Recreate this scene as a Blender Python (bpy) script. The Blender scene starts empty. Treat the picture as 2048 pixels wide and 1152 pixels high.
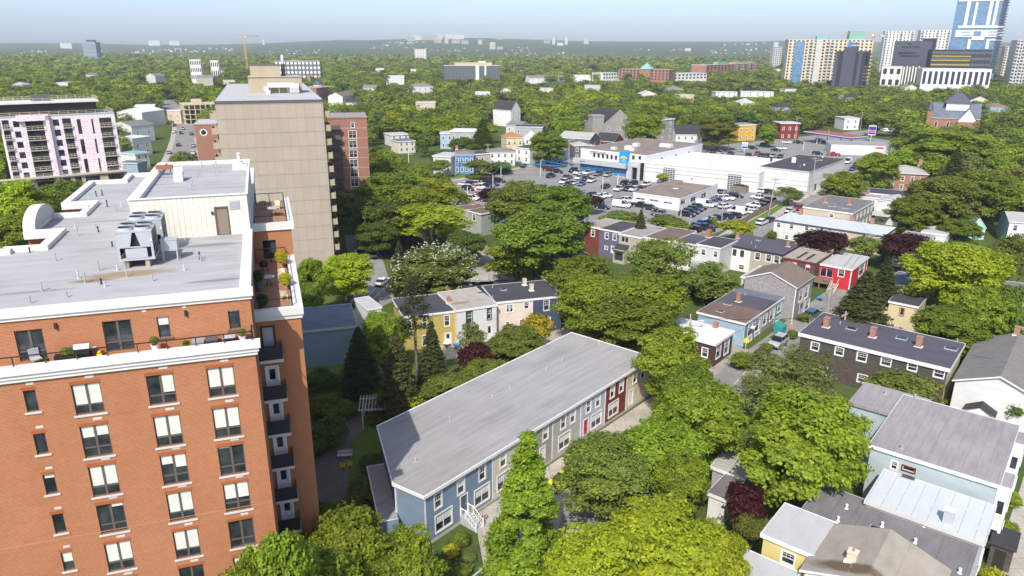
import bpy, math, random
import numpy as np
from mathutils import Vector, Matrix
random.seed(7); rng = np.random.default_rng(7)
SC = bpy.context.scene; COL = SC.collection
R = math.radians
# ------------------------------------------------------------------ camera
CAM_H, FPX, HORIZON, ROLL = 47.0, 1450.0, 91.0, R(.25)
pitch = math.atan((576 - HORIZON) / FPX)
fw = np.array([0, math.cos(pitch), -math.sin(pitch)])
_u0 = np.array([0, math.sin(pitch), math.cos(pitch)]); _r0 = np.array([1., 0, 0])
rt = _r0 * math.cos(ROLL) + _u0 * math.sin(ROLL); up = _u0 * math.cos(ROLL) - _r0 * math.sin(ROLL)
CAMP = np.array([0, 0, CAM_H])
cd = bpy.data.cameras.new('camera'); cam = bpy.data.objects.new('camera', cd); COL.objects.link(cam)
cd.sensor_width = 36; cd.lens = FPX / 2048 * 36; cd.clip_start = 1; cd.clip_end = 40000
cam.matrix_world = Matrix(((rt[0], up[0], -fw[0], 0), (rt[1], up[1], -fw[1], 0), (rt[2], up[2], -fw[2], CAM_H), (0, 0, 0, 1)))
SC.camera = cam
# ------------------------------------------------------------------ sky, sun, exposure
SUN_AZ, SUN_EL = 256.0, 47.0
world = bpy.data.worlds.new('World'); SC.world = world; world.use_nodes = True
nt = world.node_tree; sky = nt.nodes.new('ShaderNodeTexSky'); sky.sky_type = 'NISHITA'; sky.sun_disc = False
sky.sun_elevation = R(SUN_EL); sky.sun_rotation = R(90 - SUN_AZ); sky.altitude = 60
sky.air_density = .6; sky.dust_density = 1.75; sky.ozone_density = 2.2
bg = nt.nodes['Background']; bg.inputs['Strength'].default_value = .15
nt.links.new(sky.outputs[0], bg.inputs['Color'])
ld = bpy.data.lights.new('sun', 'SUN'); ld.energy = 3.05; ld.angle = R(.5); ld.color = (1, .95, .86)
sun = bpy.data.objects.new('sun', ld); COL.objects.link(sun)
_s = Vector((math.cos(R(SUN_AZ)) * math.cos(R(SUN_EL)), math.sin(R(SUN_AZ)) * math.cos(R(SUN_EL)), math.sin(R(SUN_EL))))
sun.rotation_euler = (-_s).to_track_quat('-Z', 'Y').to_euler(); sun.location = (0, 0, 200)
SC.view_settings.view_transform = 'Standard'; SC.view_settings.look = 'None'
SC.view_settings.exposure = .76; SC.view_settings.gamma = 1
SC.cycles.max_bounces = 6; SC.cycles.transparent_max_bounces = 8; SC.cycles.volume_bounces = 0
SC.cycles.use_denoising = True; SC.cycles.sample_clamp_indirect = 4
# ------------------------------------------------------------------ photo pixel -> place
def ray(x, y): return fw + rt * (x - 1024) / FPX + up * (576 - y) / FPX
def P(x, y, z=0.):
    r = ray(x, y); t = (z - CAM_H) / r[2]; return np.array([r[0] * t, r[1] * t, z])
def Zat(top, bot, zb=0.):
    """height of a vertical edge whose foot (at zb) and top are seen at these pixels"""
    q = P(bot[0], bot[1], zb); d = math.hypot(q[0], q[1]); r = ray(*top)
    return CAM_H + r[2] / math.hypot(r[0], r[1]) * d
def at_dist(x, y, d):
    """point on the pixel's ray at forward (world Y) distance d"""
    r = ray(x, y); t = d / r[1]; return r * t + CAMP
def pix(w):
    v = np.asarray(w) - CAMP; d = v @ fw; return 1024 + FPX * (v @ rt) / d, 576 - FPX * (v @ up) / d, d
# ------------------------------------------------------------------ objects
def setp(o, label=None, cat=None, group=None, kind=None):
    if label: o['label'] = label
    if cat: o['category'] = cat
    if group: o['group'] = group
    if kind: o['kind'] = kind
    return o
def thing(name, label, cat, loc=(0, 0, 0), rz=0., group=None):
    o = bpy.data.objects.new(name, None); COL.objects.link(o); o.empty_display_size = .2
    o.location = loc; o.rotation_euler = (0, 0, rz); return setp(o, label, cat, group)
def dup(o, parent=None):
    c = o.copy(); COL.objects.link(c)
    if parent is not None: c.parent = parent
    for ch in list(o.children): dup(ch, c)
    return c
class MB:
    """collects shapes into one mesh; fr = (origin, x axis, outward axis) of the working frame"""
    def __init__(s, fr=None): s.v = []; s.f = []; s.m = []; s.fr = fr; s.sm = []
    def T(s, p):
        if s.fr is None: return tuple(p)
        o, ex, en = s.fr
        return (o[0] + ex[0] * p[0] + en[0] * p[1], o[1] + ex[1] * p[0] + en[1] * p[1], o[2] + p[2])
    def face(s, pts, m=0, smooth=False):
        i = len(s.v); s.v += [s.T(p) for p in pts]; s.f.append(tuple(range(i, i + len(pts)))); s.m.append(m); s.sm.append(smooth); return s
    def box(s, x0, x1, y0, y1, z0, z1, m=0, mt=None, taper=0):
        if x0 > x1: x0, x1 = x1, x0
        if y0 > y1: y0, y1 = y1, y0
        i = len(s.v); t = taper
        s.v += [s.T(p) for p in ((x0, y0, z0), (x1, y0, z0), (x1, y1, z0), (x0, y1, z0), (x0 + t, y0 + t, z1), (x1 - t, y0 + t, z1), (x1 - t, y1 - t, z1), (x0 + t, y1 - t, z1))]
        fl = s.fr is not None and (s.fr[1][0] * s.fr[2][1] - s.fr[1][1] * s.fr[2][0]) < 0
        for k, q in enumerate(((3, 2, 1, 0), (4, 5, 6, 7), (0, 1, 5, 4), (1, 2, 6, 5), (2, 3, 7, 6), (3, 0, 4, 7))):
            q = tuple(i + a for a in q); s.f.append(q[::-1] if fl else q); s.m.append(mt if (k == 1 and mt is not None) else m); s.sm.append(False)
        return s
    def cyl(s, x, y, z0, z1, r0, r1=None, n=10, m=0, cap=True, mt=None):
        r1 = r0 if r1 is None else r1; i = len(s.v)
        for z, r in ((z0, r0), (z1, r1)):
            s.v += [s.T((x + r * math.cos(2 * math.pi * k / n), y + r * math.sin(2 * math.pi * k / n), z)) for k in range(n)]
        for k in range(n):
            a, b = i + k, i + (k + 1) % n; s.f.append((a, b, b + n, a + n)); s.m.append(m); s.sm.append(True)
        if cap:
            s.f.append(tuple(i + n + k for k in range(n))); s.m.append(m if mt is None else mt); s.sm.append(False)
        return s
    def tube(s, a, b, r0, r1=None, n=6, m=0):
        a = Vector(s.T(a)); b = Vector(s.T(b)); r1 = r0 if r1 is None else r1; d = (b - a)
        if d.length < 1e-6: return s
        q = d.to_track_quat('Z', 'Y'); i = len(s.v)
        for p, r in ((a, r0), (b, r1)):
            for k in range(n):
                w = p + q @ Vector((r * math.cos(2 * math.pi * k / n), r * math.sin(2 * math.pi * k / n), 0)); s.v.append(tuple(w))
        for k in range(n):
            c, e = i + k, i + (k + 1) % n; s.f.append((c, e, e + n, c + n)); s.m.append(m); s.sm.append(True)
        s.f.append(tuple(i + n + k for k in range(n))); s.m.append(m); s.sm.append(False)
        return s
    def prism(s, poly, z0, z1, m=0, mt=None):
        """upright prism on a CCW polygon"""
        n = len(poly); z1f = z1 if callable(z1) else (lambda x, y: z1)
        for k in range(n):
            a, b = poly[k], poly[(k + 1) % n]
            s.face([(a[0], a[1], z0), (b[0], b[1], z0), (b[0], b[1], z1f(*b)), (a[0], a[1], z1f(*a))], m)
        s.face([(p[0], p[1], z1f(*p)) for p in poly], m if mt is None else mt)
        s.face([(p[0], p[1], z0) for p in poly[::-1]], m)
        return s
    def wall(s, x0, x1, z0, z1, holes=(), dep=.12, m=0, mr=None, y=0.):
        """wall face at y with rectangular openings and reveals dep deep"""
        hs = [h for h in holes if h[1] > x0 and h[0] < x1 and h[3] > z0 and h[2] < z1]
        xs = sorted({x0, x1} | {min(max(a, x0), x1) for h in hs for a in h[:2]}); zs = sorted({z0, z1} | {min(max(a, z0), z1) for h in hs for a in h[2:4]})
        for a, b in zip(xs[:-1], xs[1:]):
            for c, d in zip(zs[:-1], zs[1:]):
                if b - a < 1e-4 or d - c < 1e-4: continue
                mx, mz = (a + b) / 2, (c + d) / 2
                if any(h[0] < mx < h[1] and h[2] < mz < h[3] for h in hs): continue
                s.face([(a, y, c), (b, y, c), (b, y, d), (a, y, d)], m)
        mr = m if mr is None else mr
        for h in hs:
            a, b, c, d = h[:4]; e = y - dep
            s.face([(a, y, c), (a, y, d), (a, e, d), (a, e, c)], mr); s.face([(b, e, c), (b, e, d), (b, y, d), (b, y, c)], mr)
            s.face([(a, e, c), (b, e, c), (b, y, c), (a, y, c)], mr); s.face([(a, y, d), (b, y, d), (b, e, d), (a, e, d)], mr)
        return s
    def mesh(s, name, mats):
        me = bpy.data.meshes.new(name); me.from_pydata(s.v, [], s.f); me.update()
        for m in mats: me.materials.append(MAT(m) if isinstance(m, str) else m)
        me.polygons.foreach_set('material_index', s.m); me.polygons.foreach_set('use_smooth', s.sm)
        n = len(me.loops); co = np.empty(len(me.vertices) * 3); me.vertices.foreach_get('co', co); co = co.reshape(-1, 3)
        li = np.empty(n, dtype=np.int32); me.loops.foreach_get('vertex_index', li)
        nm = np.empty(len(me.polygons) * 3); me.polygons.foreach_get('normal', nm); nm = nm.reshape(-1, 3)
        lt = np.empty(len(me.polygons), dtype=np.int32); me.polygons.foreach_get('loop_total', lt)
        nl = np.repeat(nm, lt, axis=0); p = co[li]
        flat = np.abs(nl[:, 2]) > .72
        tx, ty = -nl[:, 1], nl[:, 0]; ln = np.hypot(tx, ty) + 1e-9
        u = np.where(flat, p[:, 0], (p[:, 0] * tx + p[:, 1] * ty) / ln); v = np.where(flat, p[:, 1], p[:, 2])
        uv = me.uv_layers.new(name='UVMap'); uv.data.foreach_set('uv', np.stack([u, v], 1).ravel())
        return me
    def build(s, name, mats, parent=None):
        if isinstance(mats, str) or not isinstance(mats, (list, tuple)): mats = [mats]
        o = bpy.data.objects.new(name, s.mesh(name, mats)); COL.objects.link(o)
        if parent is not None: o.parent = parent
        return o
# ------------------------------------------------------------------ materials
_mats = {}; _defs = {}
def MAT(n):
    if n not in _mats: _mats[n] = _defs[n](n)
    return _mats[n]
class NG:
    def __init__(s, name):
        s.m = bpy.data.materials.new(name); s.m.use_nodes = True; s.t = s.m.node_tree; s.b = s.t.nodes['Principled BSDF']
    def n(s, t, **kw):
        x = s.t.nodes.new('ShaderNode' + t)
        for k, v in kw.items():
            if k in x.inputs: x.inputs[k].default_value = v
            else: setattr(x, k, v)
        return x
    def l(s, a, b): s.t.links.new(a, b)
    def uv(s): return s.n('UVMap').outputs[0]
    def obj(s): return s.n('TexCoord').outputs['Object']
    def noise(s, vec, scale, detail=4., rough=.6):
        x = s.n('TexNoise', Scale=scale, Detail=detail, Roughness=rough); s.l(vec, x.inputs['Vector']); return x.outputs['Fac']
    def scale(s, vec, sc, loc=(0, 0, 0)):
        x = s.n('Mapping'); x.inputs['Scale'].default_value = sc; x.inputs['Location'].default_value = loc; s.l(vec, x.inputs['Vector']); return x.outputs[0]
    def ramp(s, fac, stops):
        x = s.n('ValToRGB'); e = x.color_ramp.elements
        while len(e) < len(stops): e.new(.5)
        for i, (p, c) in enumerate(stops): e[i].position = p; e[i].color = (*c, 1)
        s.l(fac, x.inputs[0]); return x.outputs[0]
    def mix(s, f, a, b, mode='MIX'):
        x = s.n('Mix', data_type='RGBA', blend_type=mode)
        for sock, val in ((x.inputs[0], f), (x.inputs[6], a), (x.inputs[7], b)):
            if hasattr(val, 'is_linked'): s.l(val, sock)
            elif isinstance(val, (int, float)): sock.default_value = val
            else: sock.default_value = (*val, 1)
        return x.outputs[2]
    def math(s, op, a, b=0.):
        x = s.n('Math', operation=op)
        for sock, val in ((x.inputs[0], a), (x.inputs[1], b)):
            if hasattr(val, 'is_linked'): s.l(val, sock)
            else: sock.default_value = val
        return x.outputs[0]
    def done(s, col, rough=.8, spec=.3, metal=0., bump=None, bs=.3, bd=.02):
        if hasattr(col, 'is_linked'): s.l(col, s.b.inputs['Base Color'])
        else: s.b.inputs['Base Color'].default_value = (*col, 1)
        if hasattr(rough, 'is_linked'): s.l(rough, s.b.inputs['Roughness'])
        else: s.b.inputs['Roughness'].default_value = rough
        s.b.inputs['Specular IOR Level'].default_value = spec; s.b.inputs['Metallic'].default_value = metal
        if bump is not None:
            x = s.n('Bump', Strength=bs, Distance=bd); s.l(bump, x.inputs['Height']); s.l(x.outputs[0], s.b.inputs['Normal'])
        return s.m
def mul(c, k): return tuple(min(1, a * k) for a in c)
def D(name):
    def deco(f): _defs[name] = f; return f
    return deco
def paint(name, c, rough=.6, var=.12, scale=.5, spec=.3, metal=0.):
    def f(n):
        g = NG(n); x = g.noise(g.obj(), scale, 6); fine = g.noise(g.obj(), scale * 14, 2)
        col = g.mix(fine, g.ramp(x, ((.3, mul(c, 1 - var)), (.7, mul(c, 1 + var)))), c)
        return g.done(col, rough, spec, metal)
    _defs[name] = f
def siding(name, c, lap=.125, vert=False, var=.1):
    def f(n):
        g = NG(n); sx = g.n('SeparateXYZ'); g.l(g.uv(), sx.inputs[0])
        t = g.math('FRACT', g.math('DIVIDE', sx.outputs[0 if vert else 1], lap))
        line = g.math('LESS_THAN', t, .14)
        x = g.noise(g.scale(g.uv(), (.35, .9, 1)), 1., 6)
        b = g.ramp(x, ((.3, mul(c, 1 - var)), (.7, mul(c, 1 + var))))
        return g.done(g.mix(g.math('MULTIPLY', line, .45), b, mul(c, .45)), .55, .3, bump=t, bs=.35, bd=.02)
    _defs[name] = f
def bricks(name, c1, c2, mortar, bw=.22, bh=.075, ms=.012, offset=.5, stain=.25, rough=.85, bs=.3):
    def f(n):
        g = NG(n); t = g.n('TexBrick', Scale=1.); t.offset = offset
        t.inputs['Brick Width'].default_value = bw; t.inputs['Row Height'].default_value = bh; t.inputs['Mortar Size'].default_value = ms
        t.inputs['Color1'].default_value = (*c1, 1); t.inputs['Color2'].default_value = (*c2, 1); t.inputs['Mortar'].default_value = (*mortar, 1)
        t.inputs['Mortar Smooth'].default_value = .2
        g.l(g.uv(), t.inputs['Vector'])
        big = g.math('ADD', g.math('MULTIPLY', g.noise(g.scale(g.uv(), (.25, .12, 1)), 1., 6, .65), .6), g.math('MULTIPLY', g.noise(g.scale(g.uv(), (.35, 2.2, 1)), 1., 5, .7), .4))
        col = g.mix(g.ramp(big, ((.35, (stain,) * 3), (.65, (0, 0, 0)))), t.outputs['Color'], mul(c1, .62))
        return g.done(col, rough, .25, bump=t.outputs['Fac'], bs=-bs, bd=.01)
    _defs[name] = f
def roofing(name, c, seam=1.0, axis=0, var=.18, streak=(.25, 2.2), seamk=.72, rough=.85, stains=()):
    def f(n):
        g = NG(n); sx = g.n('SeparateXYZ'); g.l(g.uv(), sx.inputs[0])
        sc = (streak[0], streak[1], 1) if axis == 1 else (streak[1], streak[0], 1)
        a = g.noise(g.scale(g.uv(), sc), 1., 6, .65); b = g.noise(g.uv(), .13, 4); d = g.noise(g.uv(), 9., 3)
        w = g.math('ADD', g.math('MULTIPLY', a, .5), g.math('ADD', g.math('MULTIPLY', b, .38), g.math('MULTIPLY', d, .12)))
        col = g.ramp(w, ((.36, mul(c, 1 - var * 1.6)), (.5, c), (.64, mul(c, 1 + var))))
        for (x0, y0, rx, ry, sc_) in stains:
            q = g.n('VectorMath', operation='LENGTH'); g.l(g.scale(g.uv(), (1 / rx, 1 / ry, 0), (-x0 / rx, -y0 / ry, 0)), q.inputs[0])
            f = g.math('SUBTRACT', g.math('ADD', .62, g.math('MULTIPLY', g.noise(g.scale(g.uv(), (.7, 1.6, 1)), 1.3, 6, .7), .9)), q.outputs['Value'])
            col = g.mix(g.ramp(f, ((0, (0, 0, 0)), (.5, (.85, .85, .85)))), col, sc_)
        line = g.math('LESS_THAN', g.math('FRACT', g.math('DIVIDE', sx.outputs[axis], seam)), .05 / seam)
        brk = g.math('GREATER_THAN', g.noise(g.uv(), .8, 2), .42)
        return g.done(g.mix(g.math('MULTIPLY', line, brk), col, mul(c, seamk)), rough, .25, bump=d, bs=.15, bd=.01)
    _defs[name] = f
def shingle(name, c, w=.35, h=.16, var=.3):
    bricks(name, mul(c, 1 + var * .5), mul(c, 1 - var), mul(c, .45), w, h, .008, .5, .35, .9, .15)
@D('glass')
def _(n):
    g = NG(n); x = g.noise(g.obj(), .7, 2); return g.done(g.ramp(x, ((.35, (.012, .016, .02)), (.65, (.05, .058, .065)))), .06, .55)
@D('glass_blue')
def _(n):
    g = NG(n); t = g.n('TexBrick', Scale=1.); t.offset = 0
    t.inputs['Brick Width'].default_value = 1.6; t.inputs['Row Height'].default_value = 3.; t.inputs['Mortar Size'].default_value = .12
    t.inputs['Color1'].default_value = (.09, .2, .36, 1); t.inputs['Color2'].default_value = (.16, .3, .46, 1); t.inputs['Mortar'].default_value = (.05, .1, .18, 1)
    g.l(g.uv(), t.inputs[0]); return g.done(t.outputs[0], .12, .6)
@D('glass_lot')
def _(n):
    g = NG(n); return g.done((.015, .018, .022), .08, .6)
@D('carpaint')
def _(n):
    g = NG(n); o = g.n('ObjectInfo'); m = g.done(o.outputs['Color'], .3, .5); g.b.inputs['Coat Weight'].default_value = .6; g.b.inputs['Coat Roughness'].default_value = .06; return m
@D('objcolor')
def _(n):
    g = NG(n); o = g.n('ObjectInfo'); x = g.noise(g.obj(), .4, 5)
    return g.done(g.mix(x, o.outputs['Color'], (.0, .0, .0), 'MIX') if False else g.mix(.5, o.outputs['Color'], g.mix(1., o.outputs['Color'], g.ramp(x, ((.3, (.7,) * 3), (.7, (1.2,) * 3))), 'MULTIPLY')), .75, .25)
@D('leaf')
def _(n):
    g = NG(n); o = g.n('ObjectInfo'); a = g.n('Attribute', attribute_name='tone'); h = g.n('Attribute', attribute_name='hue')
    c = g.mix(1., o.outputs['Color'], g.ramp(a.outputs['Fac'], ((0, (.55, .62, .5)), (.5, (1., 1., .9)), (1, (1.5, 1.38, 1.1)))), 'MULTIPLY')
    hs = g.n('HueSaturation'); g.l(c, hs.inputs['Color'])
    g.l(g.math('ADD', .485, g.math('MULTIPLY', o.outputs['Random'], .03)), hs.inputs['Hue'])
    g.l(g.math('ADD', .85, g.math('MULTIPLY', o.outputs['Random'], .3)), hs.inputs['Value'])
    g.b.inputs['Specular IOR Level'].default_value = .25; g.b.inputs['Roughness'].default_value = .5
    g.l(hs.outputs[0], g.b.inputs['Base Color'])
    t = g.n('BsdfTranslucent'); g.l(g.mix(1., hs.outputs[0], (1.2, 1.24, .55), 'MULTIPLY'), t.inputs['Color'])
    mx = g.n('MixShader'); mx.inputs[0].default_value = .4; g.l(g.b.outputs[0], mx.inputs[1]); g.l(t.outputs[0], mx.inputs[2])
    g.l(mx.outputs[0], g.t.nodes['Material Output'].inputs[0]); return g.m
@D('leaf_far')
def _(n):
    g = NG(n); a = g.n('Attribute', attribute_name='tint'); g.b.inputs['Specular IOR Level'].default_value = .15
    g.l(a.outputs['Color'], g.b.inputs['Base Color']); g.b.inputs['Roughness'].default_value = .7
    t = g.n('BsdfTranslucent'); g.l(a.outputs['Color'], t.inputs['Color'])
    mx = g.n('MixShader'); mx.inputs[0].default_value = .32; g.l(g.b.outputs[0], mx.inputs[1]); g.l(t.outputs[0], mx.inputs[2])
    g.l(mx.outputs[0], g.t.nodes['Material Output'].inputs[0]); return g.m
@D('bark')
def _(n):
    g = NG(n); x = g.noise(g.scale(g.obj(), (6, 6, 1.2)), 1., 5); return g.done(g.ramp(x, ((.3, (.05, .04, .03)), (.7, (.2, .17, .14)))), .95, .1, bump=x, bs=.6)
@D('asphalt')
def _(n):
    g = NG(n); x = g.noise(g.obj(), .12, 6); y = g.noise(g.obj(), 2.5, 5)
    return g.done(g.mix(.5, g.ramp(x, ((.35, (.19, .187, .183)), (.65, (.28, .273, .265)))), g.ramp(y, ((.3, (.18, .178, .175)), (.7, (.29, .283, .275))))), .9, .2)
@D('asphalt_old')
def _(n):
    g = NG(n); x = g.noise(g.obj(), .2, 7, .7); y = g.noise(g.obj(), 3., 5)
    return g.done(g.mix(.4, g.ramp(x, ((.3, (.16, .155, .15)), (.7, (.33, .31, .29)))), g.ramp(y, ((.3, (.15, .145, .14)), (.7, (.3, .29, .27))))), .9, .2)
@D('concrete')
def _(n):
    g = NG(n); x = g.noise(g.obj(), .35, 7, .65); t = g.n('TexBrick', Scale=1.); t.offset = 0
    t.inputs['Brick Width'].default_value = 1.5; t.inputs['Row Height'].default_value = 1.5; t.inputs['Mortar Size'].default_value = .03
    g.l(g.uv(), t.inputs[0]); t.inputs['Color1'].default_value = (1, 1, 1, 1); t.inputs['Color2'].default_value = (.9, .9, .9, 1); t.inputs['Mortar'].default_value = (.6, .6, .6, 1)
    return g.done(g.mix(1., g.ramp(x, ((.3, (.33, .3, .26)), (.7, (.5, .46, .4)))), t.outputs[0], 'MULTIPLY'), .9, .2)
@D('gravel')
def _(n):
    g = NG(n); x = g.noise(g.obj(), .25, 7, .7); y = g.noise(g.obj(), 6, 4)
    return g.done(g.mix(.35, g.ramp(x, ((.3, (.2, .17, .13)), (.55, (.36, .32, .27)), (.75, (.42, .36, .28)))), g.ramp(y, ((.3, (.2, .18, .16)), (.7, (.45, .42, .38))))), .95, .1)
@D('ground')
def _(n):
    g = NG(n); x = g.noise(g.obj(), .05, 6, .6); y = g.noise(g.obj(), 1.4, 5)
    return g.done(g.mix(.45, g.ramp(x, ((.35, (.045, .075, .018)), (.6, (.09, .12, .03)), (.75, (.15, .13, .08)))), g.ramp(y, ((.3, (.03, .05, .015)), (.7, (.12, .15, .045))))), .95, .1)
@D('lawn')
def _(n):
    g = NG(n); x = g.noise(g.obj(), .5, 6, .6); y = g.noise(g.obj(), 9, 4)
    return g.done(g.mix(.5, g.ramp(x, ((.3, (.08, .15, .022)), (.7, (.15, .22, .035)))), g.ramp(y, ((.3, (.06, .11, .02)), (.7, (.17, .25, .05))))), .95, .1, bump=y, bs=.5, bd=.04)
@D('hill')
def _(n):
    g = NG(n); x = g.noise(g.obj(), .0022, 8, .65); y = g.noise(g.obj(), .018, 5)
    c = g.ramp(x, ((.35, (.025, .055, .02)), (.58, (.05, .09, .028)), (.68, (.11, .12, .06)), (.76, (.06, .09, .03))))
    return g.done(g.mix(.5, c, g.ramp(y, ((.3, (.015, .035, .012)), (.7, (.085, .12, .045))))), .95, .1, bump=y, bs=1., bd=12.)
bricks('brick_main', (.43, .14, .052), (.325, .098, .038), (.44, .25, .15), .26, .09, .02, .5, .4)
bricks('brick_red', (.33, .1, .06), (.24, .07, .045), (.4, .28, .22), .3, .1, .02, .5, .2)
bricks('brick_chim', (.36, .13, .08), (.25, .09, .06), (.4, .33, .28), .22, .075, .012, .5, .1)
bricks('tower_panel', (.43, .375, .305), (.395, .345, .275), (.3, .25, .195), 1.65, 2.78, .035, 0., .35, .9, .25)
bricks('pavers', (.2, .15, .13), (.26, .2, .16), (.12, .1, .08), .4, .2, .02)
bricks('garage_grid', (.04, .045, .05), (.06, .065, .07), (.6, .6, .6), .95, .62, .08, 0., 0., .4)
@D('insulation')
def _(n):
    g = NG(n); t = g.n('TexBrick', Scale=1.); t.offset = .5
    t.inputs['Brick Width'].default_value = 1.1; t.inputs['Row Height'].default_value = .5; t.inputs['Mortar Size'].default_value = .13
    t.inputs['Color1'].default_value = (.62, .3, .42, 1); t.inputs['Color2'].default_value = (.7, .42, .52, 1); t.inputs['Mortar'].default_value = (.82, .76, .8, 1)
    g.l(g.uv(), t.inputs[0]); x = g.noise(g.scale(g.uv(), (2.2, 3.5, 1)), 1., 3)
    return g.done(g.mix(g.ramp(x, ((.46, (0, 0, 0)), (.52, (1, 1, 1)))), (.83, .77, .81), t.outputs[0]), .7)
for nm_, c_ in dict(slate_blue=(.2, .275, .37), cream=(.66, .61, .5), taupe=(.36, .335, .29), sage=(.45, .455, .4), lavender=(.47, .51, .6), maroon=(.19, .035, .03), butter=(.7, .63, .45),
                    yellow=(.5, .38, .12), navy=(.06, .085, .14), pink=(.74, .62, .54), white_side=(.68, .68, .67), gray_side=(.36, .37, .37), gray_light=(.55, .55, .53), gray_dark=(.12, .125, .135),
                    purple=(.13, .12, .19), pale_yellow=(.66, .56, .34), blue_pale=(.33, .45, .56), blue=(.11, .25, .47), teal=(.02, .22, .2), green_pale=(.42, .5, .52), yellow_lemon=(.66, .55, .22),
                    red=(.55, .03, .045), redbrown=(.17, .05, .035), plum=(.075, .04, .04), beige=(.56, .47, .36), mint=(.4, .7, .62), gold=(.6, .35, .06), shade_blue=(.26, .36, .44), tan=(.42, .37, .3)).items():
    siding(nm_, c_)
siding('corrugated', (.66, .63, .54), .42, True, .05); siding('fence_wood', (.22, .17, .13), .15, True, .3); siding('fence_new', (.45, .27, .13), .15, True, .2); siding('deck_wood', (.3, .24, .18), .14, False, .25)
siding('metal_white', (.66, .66, .65), .9, True, .03)
shingle('cedar_dark', (.1, .085, .075)); shingle('cedar_gray', (.33, .31, .31)); shingle('asph_gray', (.21, .2, .185), .9, .2, .2); shingle('asph_brown', (.2, .155, .125), .9, .2, .2)
shingle('asph_black', (.05, .05, .055), .9, .2, .2); shingle('asph_orange', (.4, .19, .08), .9, .2, .2); shingle('stone_gray', (.33, .31, .285), .8, .4, .1); shingle('asph_light', (.4, .39, .37), .9, .2, .15)
roofing('roof_main', (.365, .363, .365), 1.6, 1, .15, (.16, 1.0), .85, stains=((-10.2, 8.6, 3.2, 1.0, (.27, .19, .1)), (-12.2, 7.7, 1.5, .5, (.22, .14, .06)), (-5.2, 15.2, 3., .5, (.2, .19, .18)), (-4.2, 5.2, 2.2, .35, (.19, .18, .17)), (-12.5, 27, 5, .5, (.24, .23, .22)), (-11.5, 31, 5, .3, (.22, .21, .2)), (-15.5, 6.2, 3, .35, (.24, .23, .22))))
roofing('roof_soot', (.32, .285, .24), 3., 0, .14, (.4, .9), .8, stains=((3., 1., 3.2, .9, (.1, .06, .03)),))
roofing('roof_rust', (.36, .33, .29), 1.4, 0, .14, (.4, .9), .8, stains=((1.6, 3., 2.2, .7, (.3, .17, .06)),))
roofing('roof_town', (.31, .303, .295), 1.0, 1, .17, (.1, 1.4), .92)
roofing('roof_gray', (.29, .265, .27), 1.0, 0, .16, (.3, 1.5), .72); roofing('roof_dgray', (.17, .16, .165), 2.2, 0, .2, (.3, 1.2), .65)
roofing('roof_white', (.5, .53, .54), 1.25, 0, .05, (.3, 1.5), .6); roofing('roof_black', (.06, .06, .068), 1.0, 1, .2, (.2, 1.2), 1.25); roofing('roof_slate', (.13, .15, .185), 1.2, 1, .22, (.3, 1.4), .8)
roofing('roof_brown', (.155, .105, .085), 1.4, 0, .18); roofing('roof_taupe', (.32, .285, .24), 3., 0, .14, (.4, .9), .8); roofing('roof_lgray', (.42, .42, .42), 1.2, 0, .08, (.3, .9), .9)
roofing('roof_bright', (.6, .6, .6), 3., 0, .03, (.2, .5), .95); roofing('roof_gravel', (.22, .18, .155), 1.4, 0, .2, (.15, .5), .85); roofing('roof_redtop', (.28, .1, .085), 2., 0, .1); roofing('roof_purple', (.085, .08, .1), 1., 1, .18, (.2, 1.2), 1.2)
for nm_, c_, r_ in (('white', (.8, .8, .79), .5), ('offwhite', (.72, .69, .62), .6), ('trim', (.74, .73, .72), .45), ('capwhite', (.66, .64, .62), .6), ('blind', (.62, .63, .57), .7), ('joint', (.42, .2, .11), .9), ('lintel_brick', (.34, .1, .036), .9), ('dark', (.035, .032, .03), .5), ('bronze', (.12, .1, .085), .45),
                    ('sill', (.55, .53, .5), .8), ('steel', (.42, .43, .45), .35), ('steel_light', (.4, .42, .45), .45), ('pipe', (.3, .3, .31), .6), ('black', (.015, .015, .015), .5), ('rubber', (.02, .02, .02), .8), ('rim', (.45, .45, .47), .3),
                    ('doorbrown', (.24, .19, .14), .5), ('doorred', (.5, .02, .04), .4), ('doorblue', (.08, .11, .15), .4), ('doorwhite', (.75, .75, .74), .4), ('timber', (.27, .2, .14), .8), ('pole_wood', (.3, .27, .24), .9), ('galv', (.6, .61, .62), .4),
                    ('corten', (.3, .12, .06), .8), ('signblue', (.02, .28, .62), .4), ('signdarkblue', (.02, .05, .3), .4), ('signred', (.65, .03, .04), .4), ('gold_sign', (.65, .42, .06), .3), ('yellow_paint', (.75, .55, .02), .5), ('concrete_plain', (.46, .43, .38), .9), ('concrete_tan', (.4, .33, .24), .9),
                    ('copper_green', (.2, .38, .33), .7), ('navy_panel', (.03, .035, .06), .4), ('charcoal', (.095, .1, .11), .7), ('charcoal_dk', (.03, .032, .04), .6), ('slate_panel', (.075, .08, .11), .5), ('terracotta', (.35, .16, .09), .8), ('plaster', (.5, .42, .3), .9), ('orange', (.7, .2, .02), .5),
                    ('teal_paint', (.03, .25, .24), .5), ('lavender_cloth', (.6, .5, .62), .8), ('crane_yellow', (.55, .36, .08), .6), ('tower_cream', (.62, .54, .4), .8), ('tower_white', (.72, .7, .67), .8), ('tower_gray', (.5, .49, .47), .8), ('headlight', (.75, .77, .8), .1), ('taillight', (.4, .01, .01), .2), ('glass_office', (.1, .115, .14), .2), ('blossom_white', (.5, .52, .36), .8), ('soil', (.09, .065, .045), .95)):
    paint(nm_, c_, r_)
paint('deckboards', (.3, .17, .1), .8, .3, 2.)
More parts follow.
